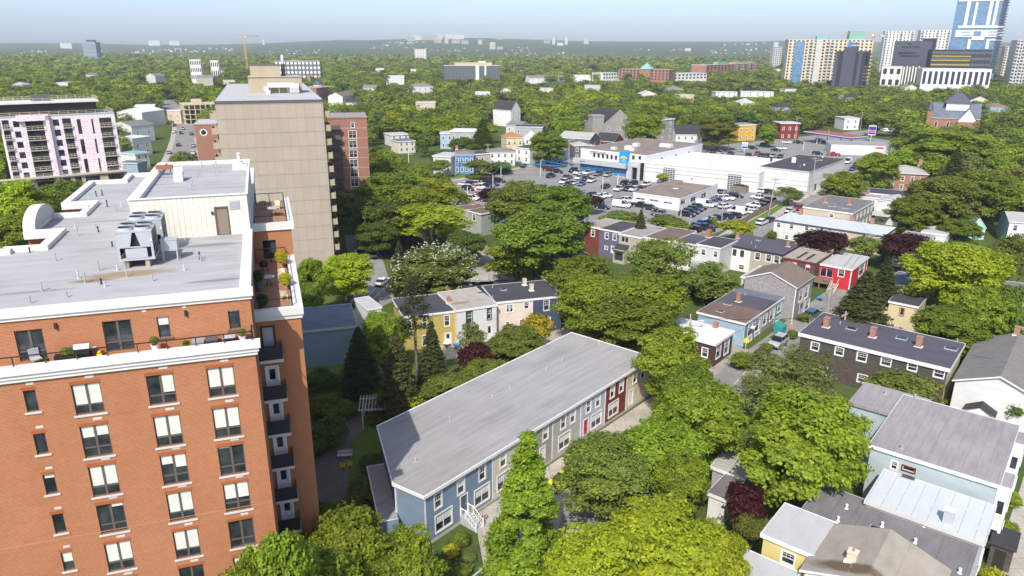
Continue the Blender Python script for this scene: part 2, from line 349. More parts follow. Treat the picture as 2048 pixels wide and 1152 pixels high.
# ------------------------------------------------------------------ windows, doors, houses
FOOT = []; KEEP = []
def win(root, fr, x0, x1, z0, z1, style='hung', det=2, trim='trim', dep=.1, blind=None, name='window', frame='trim'):
    w, h = x1 - x0, z1 - z0; m = MB(fr)
    if style == 'hung' or style == 'multi' or style == 'plain':
        t = .13
        m.box(x0 - t, x0, -.02, .045, z0 - t, z1 + t, 0); m.box(x1, x1 + t, -.02, .045, z0 - t, z1 + t, 0)
        m.box(x0, x1, -.02, .05, z1, z1 + t, 0); m.box(x0, x1, -.02, .07, z0 - t, z0, 0)
    b = .07 if style == 'casement' else .05
    n = max(1, round(w / 1.0)) if style == 'multi' else (2 if style in ('casement', 'pair') else 1)
    for k in range(n):
        a, c = x0 + w * k / n, x0 + w * (k + 1) / n
        m.box(a, a + b, -dep, -dep + .05, z0, z1, 1); m.box(c - b, c, -dep, -dep + .05, z0, z1, 1)
        m.box(a + b, c - b, -dep, -dep + .05, z0, z0 + b, 1); m.box(a + b, c - b, -dep, -dep + .05, z1 - b, z1, 1)
        if style in ('hung', 'multi'):
            zm = z0 + h * .5; m.box(a + b, c - b, -dep, -dep + .045, zm - .03, zm + .03, 1)
            if det > 0:
                for q in (1, 2):
                    xx = a + (c - a) * q / 3; m.box(xx - .014, xx + .014, -dep + .002, -dep + .035, zm + .03, z1 - b, 1)
                m.box(a + b, c - b, -dep + .001, -dep + .033, z0 + h * .76 - .014, z0 + h * .76 + .014, 1)
        if style == 'casement':
            zm = z0 + h * .3; m.box(a + b, c - b, -dep, -dep + .055, zm - .045, zm + .045, 1)
    if det < 2:
        m.face([(x0, -dep + .012, z0), (x1, -dep + .012, z0), (x1, -dep + .012, z1), (x0, -dep + .012, z1)], 2)
        return m.build(name, [trim, frame, 'glass'], root)
    o = m.build(name, [trim, frame], root)
    MB(fr).face([(x0, -dep + .012, z0), (x1, -dep + .012, z0), (x1, -dep + .012, z1), (x0, -dep + .012, z1)]).build('pane', 'glass', o)
    if blind:
        bm = MB(fr)
        for k, fz in enumerate(blind):
            nb = len(blind); a, c = x0 + w * k / nb, x0 + w * (k + 1) / nb
            if fz > 0: bm.face([(a + .06, -dep + .02, z1 - b - fz * (h - .1)), (c - .06, -dep + .02, z1 - b - fz * (h - .1)), (c - .06, -dep + .02, z1 - b), (a + .06, -dep + .02, z1 - b)])
        if bm.f: bm.build('blind', 'blind', o)
    return o
def door(root, fr, x0, x1, z0, z1, leaf='doorwhite', det=2, glass=True, trim='trim', dep=.08):
    m = MB(fr); t = .12
    m.box(x0 - t, x0, -.02, .04, z0, z1 + t, 0); m.box(x1, x1 + t, -.02, .04, z0, z1 + t, 0); m.box(x0, x1, -.02, .045, z1, z1 + t, 0)
    m.box(x0, x1, -dep - .03, -dep + .02, z0, z1, 1)
    if glass:
        w = x1 - x0; m.box(x0 + w * .22, x1 - w * .22, -dep + .018, -dep + .028, z0 + (z1 - z0) * .5, z1 - .2, 2)
    o = m.build('door', [trim, leaf, 'glass'], root)
    if det > 1: MB(fr).box(x1 - .16, x1 - .11, -dep + .02, -dep + .09, z0 + .95, z0 + 1.07).build('handle', 'steel', o)
    return o
def chimney(parent, x, y, z, h=1.1, w=.6, mat='brick_chim', base='white', pots=1):
    m = MB(); m.box(x - w / 2, x + w / 2, y - w / 2, y + w / 2, z, z + h, 0); m.box(x - w / 2 - .05, x + w / 2 + .05, y - w / 2 - .05, y + w / 2 + .05, z + h, z + h + .09, 0)
    m.box(x - w / 2 - .16, x + w / 2 + .16, y - w / 2 - .16, y + w / 2 + .16, z - .12, z + .05, 1)
    for k in range(pots): m.cyl(x + (k - (pots - 1) / 2) * .24, y, z + h + .09, z + h + .3, .09, .08, 8, 2)
    return m.build('chimney', [mat, base, 'terracotta'], parent)
def pipe(parent, x, y, z, h=.45, r=.07, mat='pipe', name='vent_pipe'):
    return MB().cyl(x, y, z - .05, z + h, r, r, 8, 0).cyl(x, y, z - .05, z + .07, r * 2.3, r * 1.3, 8, 0).cyl(x, y, z + h - .09, z + h + .01, r * 1.25, r * 1.25, 8, 0).build(name, mat, parent)
def skylight(parent, x, y, z, w=1.0, d=.8):
    return MB().box(x - w / 2, x + w / 2, y - d / 2, y + d / 2, z - .02, z + .14, 0).box(x - w / 2 + .08, x + w / 2 - .08, y - d / 2 + .08, y + d / 2 - .08, z + .14, z + .17, 1).build('skylight', ['steel', 'glass'], parent)
SIDES = {'F': 0, 'R': 1, 'B': 2, 'L': 3}
class House:
    """box house: A, B pixels of the front roof edge (left, right), C the far right corner (or D the far left one), all at height z"""
    def __init__(s, name, label, A, B, C=None, z=6., D=None, wall='white_side', wallR=None, wallL=None, roof='roof_black', rtype='flat', over=.22, fascia='trim', front=None,
                 cat='house', rise=1.8, zb=0., group=None, depth=None, slope=0., width=None, det=1, ang=None, grow=0., fth=.34, AB=None):
        a, b = AB if AB else (P(*A, z), P(*B, z)); v = b - a
        th = math.atan2(v[1], v[0]) if ang is None else R(ang); w = math.hypot(v[0], v[1])
        ux = np.array([math.cos(th), math.sin(th), 0]); uy = np.array([-ux[1], ux[0], 0])
        if ang is not None: w = float(v @ ux); a = b - ux * w
        d = depth if depth else (float((P(*C, z) - b) @ uy) if C is not None else float((P(*D, z) - a) @ uy))
        if width: w = width
        d = max(d, 2.); s.w, s.d, s.z, s.th, s.ux, s.uy, s.zb = w, d, z, th, ux, uy, zb; s.o = np.array([a[0], a[1], 0.])
        s.root = thing(name, label, cat, (a[0], a[1], 0), th, group); s.det = det
        s.fr = {'F': ((0, 0, 0), (1, 0), (0, -1)), 'R': ((w, 0, 0), (0, 1), (1, 0)), 'B': ((w, d, 0), (-1, 0), (0, 1)), 'L': ((0, d, 0), (0, -1), (-1, 0))}
        s.len = {'F': w, 'B': w, 'L': d, 'R': d}; s.holes = {k: [] for k in 'FRBL'}; s.q = []
        s.mats = {'F': wall, 'R': wallR or wall, 'B': wall, 'L': wallL or wall}; s.front = front
        s.args = (roof, rtype, over, fascia, rise, slope, fth)
        FOOT.append([s.wl(x, y)[:2] for x, y in ((-1, -1), (w + 1, -1), (w + 1, d + 1), (-1, d + 1))])
    def wl(s, x, y, z=0.): return s.o + s.ux * x + s.uy * y + np.array([0, 0, z])
    def loc(s, p): v = np.asarray(p) - s.o; return float(v @ s.ux), float(v @ s.uy)
    def rp(s, px, py, z=None): return s.loc(P(px, py, s.z if z is None else z))
    def side(s, k, px, py):
        o, ex, en = s.fr[k]; O = s.wl(o[0], o[1]); E = s.ux * ex[0] + s.uy * ex[1]; N = s.ux * en[0] + s.uy * en[1]
        r = ray(px, py); t = ((O - CAMP) @ N) / (r @ N); q = r * t + CAMP; return float((q - O) @ E), float(q[2])
    def W(s, k, px0, py0, px1, py1, style='hung', **kw):
        a, b = s.side(k, px0, py0), s.side(k, px1, py1)
        return s.w_(k, min(a[0], b[0]), max(a[0], b[0]), min(a[1], b[1]), max(a[1], b[1]), style, **kw)
    def w_(s, k, x0, x1, z0, z1, style='hung', **kw):
        L = s.len[k]; x0 = max(.15, x0); x1 = min(L - .15, x1); z0 = max(s.zb + .1, z0); z1 = min(s.z - .3, z1)
        if x1 - x0 < .2 or z1 - z0 < .2: return s
        s.holes[k].append((x0, x1, z0, z1)); s.q.append((k, x0, x1, z0, z1, style, kw)); return s
    def rows(s, k, n, zs, ww=.85, wh=1.45, style='hung', m0=.0, **kw):
        L = s.len[k]
        for z0 in zs:
            for i in range(n):
                c = m0 + (L - 2 * m0) * (i + .5) / n; s.w_(k, c - ww / 2, c + ww / 2, z0, z0 + wh, style, **kw)
        return s
    def finish(s):
        roof, rtype, over, fascia, rise, slope, fth = s.args; z, w, d = s.z, s.w, s.d
        zt = z - .08
        by = {}
        for k in 'FRBL': by.setdefault(s.mats[k], []).append(k)
        for mt, ks in by.items():
            m = MB()
            for k in ks:
                m.fr = s.fr[k]
                if k == 'F' and s.front: continue
                m.wall(0, s.len[k], s.zb, zt, s.holes[k], .12)
                if rtype == 'gx' and k in 'LR': m.face([(0, 0, zt), (d, 0, zt), (d / 2, 0, zt + rise)])
                if rtype == 'gy' and k in 'FB': m.face([(0, 0, zt), (w, 0, zt), (w / 2, 0, zt + rise)])
            if m.f: m.build('wall', mt, s.root)
        if s.front:
            x = 0.
            for frac, mt in s.front:
                x1 = x + frac * w; m = MB(s.fr['F']); m.wall(x, x1, s.zb, zt, s.holes['F'], .12); m.build('wall', mt, s.root); x = x1
            cb = MB(s.fr['F']); x = 0.
            for frac, mt in s.front[:-1]: x += frac * w; cb.box(x - .07, x + .07, 0, .035, s.zb, zt - .3)
            cb.build('corner_board', 'trim', s.root)
        o = over
        if rtype == 'flat':
            m = MB(); i = .03
            m.face([(-o, -o, z), (w + o, -o, z), (w + o, d + o, z + slope), (-o, d + o, z + slope)], 0)
            rf = m.build('roof', roof, s.root)
            f = MB()
            for (x0, x1, y0, y1) in ((-o, w + o, -o - .04, -o), (-o, w + o, d + o, d + o + .04), (-o - .04, -o, -o - .04, d + o + .04), (w + o, w + o + .04, -o - .04, d + o + .04)):
                zz = (lambda y: z + slope * (y + o) / (d + 2 * o))
                for (ya, yb) in ((y0, y1),):
                    f.v += [(x0, ya, zz(ya) - fth), (x1, ya, zz(ya) - fth), (x1, yb, zz(yb) - fth), (x0, yb, zz(yb) - fth), (x0, ya, zz(ya) + .045), (x1, ya, zz(ya) + .045), (x1, yb, zz(yb) + .045), (x0, yb, zz(yb) + .045)]
                    n = len(f.v) - 8
                    for q in ((3, 2, 1, 0), (4, 5, 6, 7), (0, 1, 5, 4), (1, 2, 6, 5), (2, 3, 7, 6), (3, 0, 4, 7)): f.f.append(tuple(n + a for a in q)); f.m.append(0); f.sm.append(False)
            f.face([(-o, -o, z - fth + .02), (-o, d + o, z - fth + .02), (w + o, d + o, z - fth + .02), (w + o, -o, z - fth + .02)])
            f.build('fascia', fascia, s.root)
            if slope:
                g = MB()
                for x in (0, w): g.face([(x, 0, zt), (x, d, zt), (x, d, zt + slope)])
                g.face([(0, d, zt), (w, d, zt), (w, d, zt + slope), (0, d, zt + slope)]); g.build('wall', s.mats['R'], s.root)
        else:
            m = MB(); th = .16
            if rtype == 'gx':
                k = rise / (d / 2); e = o * k
                P4 = [[(-o, -o, z - e), (w + o, -o, z - e), (w + o, d / 2, z + rise), (-o, d / 2, z + rise)], [(w + o, d + o, z - e), (-o, d + o, z - e), (-o, d / 2, z + rise), (w + o, d / 2, z + rise)]]
                ends = [[(x, -o, z - e), (x, d / 2, z + rise), (x, d + o, z - e)] for x in (-o, w + o)]
                eaves = [((-o, -o, z - e), (w + o, -o, z - e)), ((-o, d + o, z - e), (w + o, d + o, z - e))]
            elif rtype == 'gy':
                k = rise / (w / 2); e = o * k
                P4 = [[(-o, d + o, z - e), (-o, -o, z - e), (w / 2, -o, z + rise), (w / 2, d + o, z + rise)], [(w + o, -o, z - e), (w + o, d + o, z - e), (w / 2, d + o, z + rise), (w / 2, -o, z + rise)]]
                ends = [[(-o, y, z - e), (w / 2, y, z + rise), (w + o, y, z - e)] for y in (-o, d + o)]
                eaves = [((-o, -o, z - e), (-o, d + o, z - e)), ((w + o, -o, z - e), (w + o, d + o, z - e))]
            else:  # hip
                q = min(w, d) / 2 * .95
                if w >= d: r0, r1 = (q, d / 2, z + rise), (w - q, d / 2, z + rise)
                else: r0, r1 = (w / 2, q, z + rise), (w / 2, d - q, z + rise)
                a, b, c, e_ = (-o, -o, z - .1), (w + o, -o, z - .1), (w + o, d + o, z - .1), (-o, d + o, z - .1)
                P4 = ([[a, b, r1, r0], [c, e_, r0, r1], [b, c, r1], [e_, a, r0]] if w >= d else [[b, c, r1, r0], [e_, a, r0, r1], [a, b, r0], [c, e_, r1]]); ends = []; eaves = [(a, b), (b, c), (c, e_), (e_, a)]
            for f4 in P4: m.face(f4)
            rf = m.build('roof', roof, s.root)
            f = MB()
            for (a, b) in eaves: f.face([(*a[:2], a[2] - .2), (*b[:2], b[2] - .2), (*b[:2], b[2] - .005), (*a[:2], a[2] - .005)])
            for e3 in ends:
                for a, b in zip(e3[:-1], e3[1:]): f.face([(*a[:2], a[2] - .22), (*b[:2], b[2] - .22), (*b[:2], b[2] - .005), (*a[:2], a[2] - .005)])
            for f4 in P4: f.face([(p[0], p[1], p[2] - .03) for p in f4[::-1]])
            f.build('fascia', fascia, s.root)
        s.roof = rf
        for (k, x0, x1, z0, z1, style, kw) in s.q:
            kw = dict(kw)
            if style == 'door': door(s.root, s.fr[k], x0, x1, z0, z1, det=s.det, **kw)
            else: win(s.root, s.fr[k], x0, x1, z0, z1, style, det=kw.pop('det', s.det), **kw)
        return s
    def rz(s, x, y):
        roof, rtype, over, fascia, rise, slope, fth = s.args
        if rtype == 'gx': return s.z + rise * (1 - abs(y - s.d / 2) / (s.d / 2))
        if rtype == 'gy': return s.z + rise * (1 - abs(x - s.w / 2) / (s.w / 2))
        if rtype == 'flat': return s.z + slope * y / s.d
        return s.z + rise * .5
    def chim(s, *pts, h=1.1, w=.6, **kw):
        for px, py in pts:
            x, y = s.rp(px, py); x = min(max(x, .4), s.w - .4); y = min(max(y, .4), s.d - .4); chimney(s.roof, x, y, s.rz(x, y) - .02, h, w, **kw)
        return s
    def pipes(s, *pts, **kw):
        for px, py in pts:
            x, y = s.rp(px, py); pipe(s.roof, x, y, s.rz(x, y), **kw)
        return s
    def sky(s, *pts, **kw):
        for px, py in pts:
            x, y = s.rp(px, py); skylight(s.roof, x, y, s.rz(x, y), **kw)
        return s
# ------------------------------------------------------------------ brick apartment block
GA = 18.5; GU = np.array([math.cos(R(GA)), math.sin(R(GA)), 0]); GV = np.array([-GU[1], GU[0], 0])
BO = GV * 45.95
B = thing('apartment_building', 'orange brick apartment block with white cornices and a wide pale grey roof', 'building', tuple(BO), R(GA))
FOOT.append([(BO + GU * u + GV * v)[:2] for u, v in ((-34, -2), (3, -2), (3, 54), (-34, 54))])
UR, ZL, ZT, ZR = -2.05, 28.62, 32.0, 31.68
cols = [(-5.08, -3.45, [27.45, 24.6, 21.76, 18.92, 15.95, 13.0, 10.1]), (-8.57, -7.0, [27.45, 24.6, 21.76, 18.92, 15.95, 13.0, 10.1]), (-12.68, -11.1, [27.45, 24.6, 21.76, 18.92, 15.95, 13.0]), (-15.18, -14.54, [27.45, 24.55, 21.7, 18.8, 15.9, 13.0]), (-19.2, -17.6, [27.45, 24.6])]
blinds = {(0, 0): (.66, .66), (0, 1): (.66, .66), (0, 2): (.05, 0), (0, 3): (.55, .55), (0, 4): (0, 0), (1, 0): (0, .62), (1, 1): (.66, .66), (1, 2): (.3, .45), (1, 3): (.7, .7), (1, 4): (.68, .68), (1, 5): (0, 0),
          (2, 0): (.68, .68), (2, 1): (.36, .33), (2, 2): (.66, .66), (2, 3): (.0, .12), (2, 4): (.66, .66), (3, 0): (0,), (3, 4): (.55,), (3, 2): (.2,)}
FR0 = ((0, 0, 0), (1, 0), (0, -1)); holes = []; wl = []
for ci, (a, b, tops) in enumerate(cols):
    for ri, t in enumerate(tops):
        h = 1.42 if ci == 3 else (2.05 if ri < 1 else 2.2); holes.append((a, b, t - h, t)); wl.append((ci, ri, a, b, t - h, t))
MB(FR0).wall(-32, UR, 0, 28.2, holes, .16).build('wall', 'brick_main', B)
for ci, ri, a, b, z0, z1 in wl:
    o = win(B, FR0, a, b, z0, z1, 'casement' if ci != 3 else 'single', 2, dep=.15, blind=blinds.get((ci, ri), (.3, .0) if ci != 3 else (0,)), frame='bronze')
    MB(FR0).box(a - .13, b + .13, -.1, .07, z0 - .12, z0 - .005).build('sill', 'sill', o)
    MB(FR0).box(a - .06, b + .06, .0, .012, z1 + .005, z1 + .24).build('lintel', 'lintel_brick', o)
    if not (ci == 3 and False): MB(FR0).box(b - .75 if ci != 3 else a + .25, b - .25 if ci != 3 else b + .0, .002, .02, z1 + .36, z1 + .52).build('vent', 'sill', o)
# shallow joints in the brickwork
j = MB(FR0)
for x in (-13.45, -3.0): j.box(x - .012, x + .012, 0, .006, 0, 28.1)
j.box(-32, UR - .01, 0, .006, 16.95, 17.0); j.build('expansion_joint', 'joint', B)
# terrace cornice of the front
c = MB(FR0)
for y, z0, z1 in ((.16, 28.1, 28.35), (.26, 28.35, 28.62), (.38, 28.62, 28.98)):
    c.box(-32, UR + y, -.45, y, z0, z1)
c.build('cornice', 'capwhite', B)
MB().box(-32, UR - .02, .3, 1.5, 28.3, 28.62).build('terrace_floor', 'deckboards', B)
# set-back top storey
FR1 = ((0, 1.5, 0), (1, 0), (0, -1))
up_w = [(-15.43, -13.95, 28.72, 30.72, 'casement'), (-10.74, -9.13, 28.72, 30.77, 'casement'), (-7.68, -6.98, 29.3, 30.72, 'plain0'), (-3.48, -2.77, 29.37, 30.67, 'plain0'), (-20.6, -19.1, 28.72, 30.75, 'casement')]
MB(FR1).wall(-32, UR, 28.62, 31.6, [w[:4] for w in up_w], .16).build('wall', 'brick_main', B)
for i, (a, b, z0, z1, st) in enumerate(up_w):
    o = win(B, FR1, a, b, z0, z1, 'casement' if st == 'casement' else 'single', 2, dep=.15, frame='bronze', blind=((0, 0) if st == 'casement' else (.4 if i == 2 else .05,)))
    if st != 'casement': MB(FR1).box(a - .16, b + .16, -.1, .07, z0 - .12, z0 - .005).build('sill', 'bronze', o)
for x in (-13.2, -5.95, -18.0): MB(FR1).box(x - .07, x + .07, .0, .16, 30.65, 31.0).build('wall_lamp', 'dark', B)
for x in (-8.3, -6.0): MB(FR1).box(x - .12, x + .12, .0, .02, 31.15, 31.3).build('vent', 'sill', B)
c = MB(FR1)
for y, z0, z1 in ((.12, 31.38, 31.62), (.24, 31.62, 32.0)): c.box(-32, UR + y, -.6, y, z0, z1)
c.build('cornice', 'capwhite', B)
# side walls (shaded), roof, parapets
s = MB()
for (x, y0, y1, z0, z1) in ((UR, 0, 6.2, 0, 28.3), (UR, 1.5, 20.7, 28.3, 31.5), (UR, 31.9, 52.4, 0, 31.5)):
    s.fr = ((x, y0, 0), (0, 1), (1, 0)); s.wall(0, y1 - y0, z0, z1)
s.build('wall', 'brick_main', B)
le = [(-32, 16.9), (-20.1, 16.9), (-17.74, 18.11), (-17.53, 23.93), (-20.0, 22.9), (-20.0, 30.2), (-17.4, 30.2), (-17.1, 35.55), (-19.85, 35.55), (-19.75, 47.9), (-16.5, 48.55), (-16.2, 52.4), (UR, 52.4)]
le = [(-32, 17.3), (-20.0, 17.3), (-20.0, 17.9), (-17.6, 17.9), (-17.6, 23.4), (-20.0, 23.4), (-20.0, 30.1), (-17.2, 30.1), (-17.2, 35.55), (-19.8, 35.55), (-19.8, 48.2), (-16.4, 48.2), (-16.4, 52.4), (UR, 52.4)]
poly = [(-32, 1.6), (UR, 1.6)] + [le[-1]] + le[::-1][1:]
m = MB(); m.face([(x, y, ZR) for x, y in poly]); rf = m.build('roof', 'roof_main', B)
m = MB()
for a, b in zip(le[:-1], le[1:]): m.face([(a[0], a[1], 0), (b[0], b[1], 0), (b[0], b[1], 31.5), (a[0], a[1], 31.5)][::-1])
m.build('wall', 'brick_main', B)
m = MB(); pw = .55
def para(a, b, w=pw, z0=ZR - .1, z1=ZT, inn=1):
    d = Vector((b[0] - a[0], b[1] - a[1])); d.normalize(); n = Vector((-d.y, d.x)) * inn
    m.face([(a[0], a[1], z0), (b[0], b[1], z0), (b[0], b[1], z1), (a[0], a[1], z1)][::(1 if inn > 0 else -1)])
for a, b in zip(le[:-1], le[1:]):
    x0, x1 = sorted((a[0], b[0])); y0, y1 = sorted((a[1], b[1])); 
    if x1 - x0 > y1 - y0: m.box(x0 - .12, x1 + .12 if x1 > -3 else x1 + pw, y0 - pw, y1 + .12, ZR - .3, ZT + .05)
    else: m.box(x0 - .12, x1 + pw, y0 + .13, y1 - pw - .01, ZR - .3, ZT + .045)
m.box(UR - .6, UR + .12, 2.11, 52.3, 31.3, ZT)
m.build('parapet', 'capwhite', B)
# round-topped pediment on the left edge
m = MB(); n = 14; cy, r = 26.75, 3.25
arc = [(cy - r * math.cos(math.pi * k / n), ZT + 1.5 * math.sin(math.pi * k / n)) for k in range(n + 1)]
for x, fl in ((-20.15, 1), (-19.4, 0)): m.face([(x, y, z) for y, z in (arc if fl == 0 else arc[::-1])], 0)
for (a, b) in zip(arc[:-1], arc[1:]): m.face([(-20.25, *a), (-19.35, *a), (-19.35, *b), (-20.25, *b)][::-1], 1)
m.build('pediment', ['steel_light', 'capwhite'], B)
# penthouse
pr = MB(); pr.fr = ((-11.05, 18.4, 0), (1, 0), (0, -1)); W_ = 8.97
pr.wall(0, W_, ZR, 35.1, [(6.4, 7.28, ZR, 34.0)], .1); pr.fr = None
pr.face([(-2.08, 18.4, ZR), (-2.08, 38.5, ZR), (-2.08, 38.5, 35.05), (-2.08, 18.4, 35.05)]); pr.face([(-11.05, 38.5, ZR), (-11.05, 18.4, ZR), (-11.05, 18.4, 35.05), (-11.05, 38.5, 35.05)])
ph = pr.build('penthouse', ['corrugated', 'steel'], B)
MB().face([(-11.05, 18.4, 34.75), (-2.08, 18.4, 34.75), (-2.08, 38.5, 34.75), (-11.05, 38.5, 34.75)]).build('penthouse_roof', 'roof_main', ph)
MB().box(-11.15, -1.98, 18.3, 18.6, 35.05, 35.14).box(-11.15, -10.3, 18.6, 38.5, 34.7, 35.13).box(-2.2, -1.98, 18.6, 38.5, 35.0, 35.12).box(-11.1, -1.98, 38.5, 38.7, 34.7, 35.13).build('parapet', 'capwhite', ph)
dfr = ((-11.05, 18.4, 0), (1, 0), (0, -1)); door(ph, dfr, 6.4, 7.28, ZR + .02, 34.0, 'doorbrown', 1, False, 'bronze')
lv = MB(dfr)
lv.box(7.5, 8.35, 0, .03, 33.8, 34.6, 0)
for k in range(6): lv.box(7.55, 8.3, .03, .07, 33.87 + k * .115, 33.93 + k * .115, 0)
lv.build('louvre', 'steel', ph); MB(dfr).box(6.05, 6.2, 0, .12, 33.5, 33.75).build('wall_lamp', 'dark', ph)
# things on the penthouse roof and main roof
def roofpt(px, py, z=ZR):
    q = P(px, py, z) - BO; return float(q @ GU), float(q @ GV)
for px, py in ((157, 557), (198, 542), (134, 595), (84, 582), (61, 607), (203, 568), (254, 554), (305, 563), (171, 566), (210, 574), (225, 493), (235, 541), (369, 541), (400, 519), (402, 523), (371, 489), (150, 455), (156, 472), (192, 457), (197, 464), (180, 425), (215, 414), (232, 421), (243, 414), (253, 388), (193, 393), (205, 391), (27, 498), (112, 522), (60, 505)):
    x, y = roofpt(px, py)
    if -19 < x < -2.8 and not (-11.1 < x < -2 and 18 < y < 39): pipe(rf, x, y, ZR, random.choice((.4, .5, .6, .7)), .055, random.choice(('pipe', 'steel', 'pipe', 'dark')))
for px, py in ((404, 334), (398, 345), (394, 355), (383, 380), (385, 374), (430, 350), (434, 344), (396, 350)):
    x, y = roofpt(px, py, 34.75); pipe(ph, x, y, 34.75, .55 if px < 420 else 1.1, .05, 'pipe')
x, y = roofpt(480, 338, 34.75)
MB().box(x - .7, x + .7, y - .7, y + .7, 34.75, 35.25, 0).cyl(x, y, 35.25, 35.6, .42, .3, 12).cyl(x, y, 35.6, 35.75, .36, .22, 12).cyl(x, y, 35.75, 36.3, .17, .17, 12).cyl(x, y, 36.3, 36.45, .26, .1, 12).build('exhaust_stack', 'galv', ph)
x, y = roofpt(358, 362, 34.75)
MB().box(x - .4, x + .4, y - .4, y + .5, 34.75, 35.6, 0).box(x - .4, x + .4, y + .5, y + .9, 35.2, 35.95, 0).build('air_duct', 'galv', ph)
x, y = roofpt(331, 350, 34.75)
MB().box(x - .75, x + .75, y - .35, y + .35, 35.35, 35.7, 0).tube((x - .5, y, 34.75), (x - .5, y, 35.35), .05, m=1).tube((x + .5, y, 34.75), (x + .5, y, 35.35), .05, m=1).build('gas_unit', ['corten', 'pipe'], ph)
# roof-top chillers: things of their own
def chiller(x, y, label):
    o = BO + GU * x + GV * y
    t = thing('roof_chiller', label, 'chiller', (o[0], o[1], ZR), R(GA), 'chillers on the brick block roof'); w, d, z0, z1 = 2.35, 2.5, .72, 2.62
    f = MB()
    for xx in (0, w - .16):
        for yy in (0, d - .16): f.box(xx, xx + .16, yy, yy + .16, z0, z1)
    f.box(-.02, w + .02, -.02, d + .02, z0 - .14, z0); f.box(-.03, w + .03, -.03, d + .03, z1, z1 + .1)
    f.build('frame', 'steel_light', t)
    p = MB()
    p.face([(.16, -.01, z0 + .85), (.85, -.01, z0 + .85), (1.1, -.01, z1), (.16, -.01, z1)]); p.face([(1.3, -.01, z1), (w - .16, -.01, z1), (w - .16, -.01, z0 + .85), (1.55, -.01, z0 + .85)][::-1])
    p.box(.16, w - .16, .0, .04, z0 + .8, z0 + .88); p.box(.5, 1.9, .02, .3, z0 + .02, z0 + .72)
    p.build('front_panel', 'steel_light', t)
    MB().box(.3, w - .3, .3, d - .2, z0, z1 - .05, 0).box(w - .12, w - .02, .2, d - .2, z0 + .1, z1 - .1, 0).box(.02, .12, .2, d - .2, z0 + .1, z1 - .1, 0).build('coil', 'dark', t)
    b = MB()
    b.tube((w + .01, .2, z0 + .2), (w + .01, d - .2, z0 + 1.1), .035); b.tube((w + .01, .1, z0 + .95), (w + .01, d - .1, z0 + .95), .03); b.build('brace', 'steel_light', t)
    for fx in (.62, w - .62):
        for fy in (.65, d - .65):
            fn = MB().cyl(fx, fy, z1 + .1, z1 + .3, .56, .5, 20, 0, False).build('fan_shroud', 'steel_light', t)
            MB().cyl(fx, fy, z1 + .1, z1 + .24, .49, .49, 20).build('fan', 'dark', fn)
    for xx in (.45, w - .55): MB().box(xx - .14, xx + .14, .1, d - .1, 0, z0 - .14, 0).build('leg', 'timber' if xx < 1 else 'concrete_tan', t)
    MB().box(w - .14, w - .02, -.03, -.02, z0 + 1.2, z0 + 1.4).build('label_plate', 'white', t)
    return t
chiller(-10.85, 10.0, 'nearer of two grey four-fan chillers on the brick block roof'); chiller(-10.6, 13.6, 'farther grey four-fan chiller right before the corrugated penthouse wall')
o_ = BO + GU * -8.2 + GV * 11.3
t = thing('pump_cabinet', 'small pale blue cabinet on legs beside the roof chillers', 'cabinet', (o_[0], o_[1], ZR), R(GA))
MB().box(0, 1.1, 0, .9, .75, 1.55).box(-.03, 1.13, -.03, .93, 1.55, 1.63).build('body', 'steel_light', t)
for xx in (.08, 1.02):
    for yy in (.08, .82): MB().box(xx - .04, xx + .04, yy - .04, yy + .04, 0, .75).build('leg', 'steel', t)
# wing with its terraces and stacked balconies
WX, WV = 1.1, 5.95
FRW = ((0, WV, 0), (1, 0), (0, -1))
dz = [27.6, 24.45, 21.6, 18.75, 15.85, 13.0]
wh = [(-1.72, -.85, z - 2.05, z) for z in dz]
MB(FRW).wall(UR, WX, 0, 28.2, wh, .15).build('wall', 'brick_main', B)
m = MB(); m.fr = ((WX, WV, 0), (0, 1), (1, 0)); m.wall(0, 26, 0, 28.2); m.wall(14.6, 26, 28.2, 31.5); m.fr = ((0, 20.5, 0), (1, 0), (0, -1)); m.wall(UR, WX + .2, 28.2, 31.5, [(-1.28, -.15, 28.65, 30.4)], .3)
m.build('wall', 'brick_main', B); win(B, ((0, 20.5, 0), (1, 0), (0, -1)), -1.28, -.15, 28.65, 30.4, 'pair', 2, frame='dark', dep=.25)
for k, ((a, b, z0, z1)) in enumerate(wh):
    door(B, FRW, a + .06, b - .06, z0, z1, 'doorwhite' if k else 'bronze', 2, True, 'white' if k else 'bronze', .1) if k else door(B, FRW, a + .06, b - .06, z0, z1, 'steel_light', 2, False, 'dark', .1)
    bl = MB(FRW).box(UR + .02, -.38, .0, 1.25, z0 - .26, z0 - .04, 0).build('balcony', 'sill', B)
    r = MB(FRW); r.box(UR + .03, -.42, 1.17, 1.22, z0 - .02, z0 + 1.0, 0); r.box(-.46, -.41, .0, 1.17, z0 + .02, z0 + .98, 0)
    r.build('railing_panel', 'charcoal_dk', bl)
    q = MB(FRW)
    for xx in (UR + .06, -.44): q.box(xx - .03, xx + .03, 1.16, 1.24, z0 - .04, z0 + 1.06)
    q.box(UR + .02, -.4, 1.15, 1.25, z0 + 1.0, z0 + 1.06); q.build('railing', 'dark', bl)
c = MB(FRW)
for y, z0, z1 in ((.12, 28.1, 28.4), (.22, 28.4, 28.95)): c.box(UR, WX + y, -.3, y, z0, z1)
c.fr = None; c.box(WX - .45, WX + .22, WV + .31, 20.4, 28.1, 28.95); c.build('cornice', 'capwhite', B)
MB().box(UR, WX - .45, WV + .3, 20.5, 28.3, 28.6).build('terrace_floor', 'deckboards', B)
c = MB(((0, 20.5, 0), (1, 0), (0, -1)))
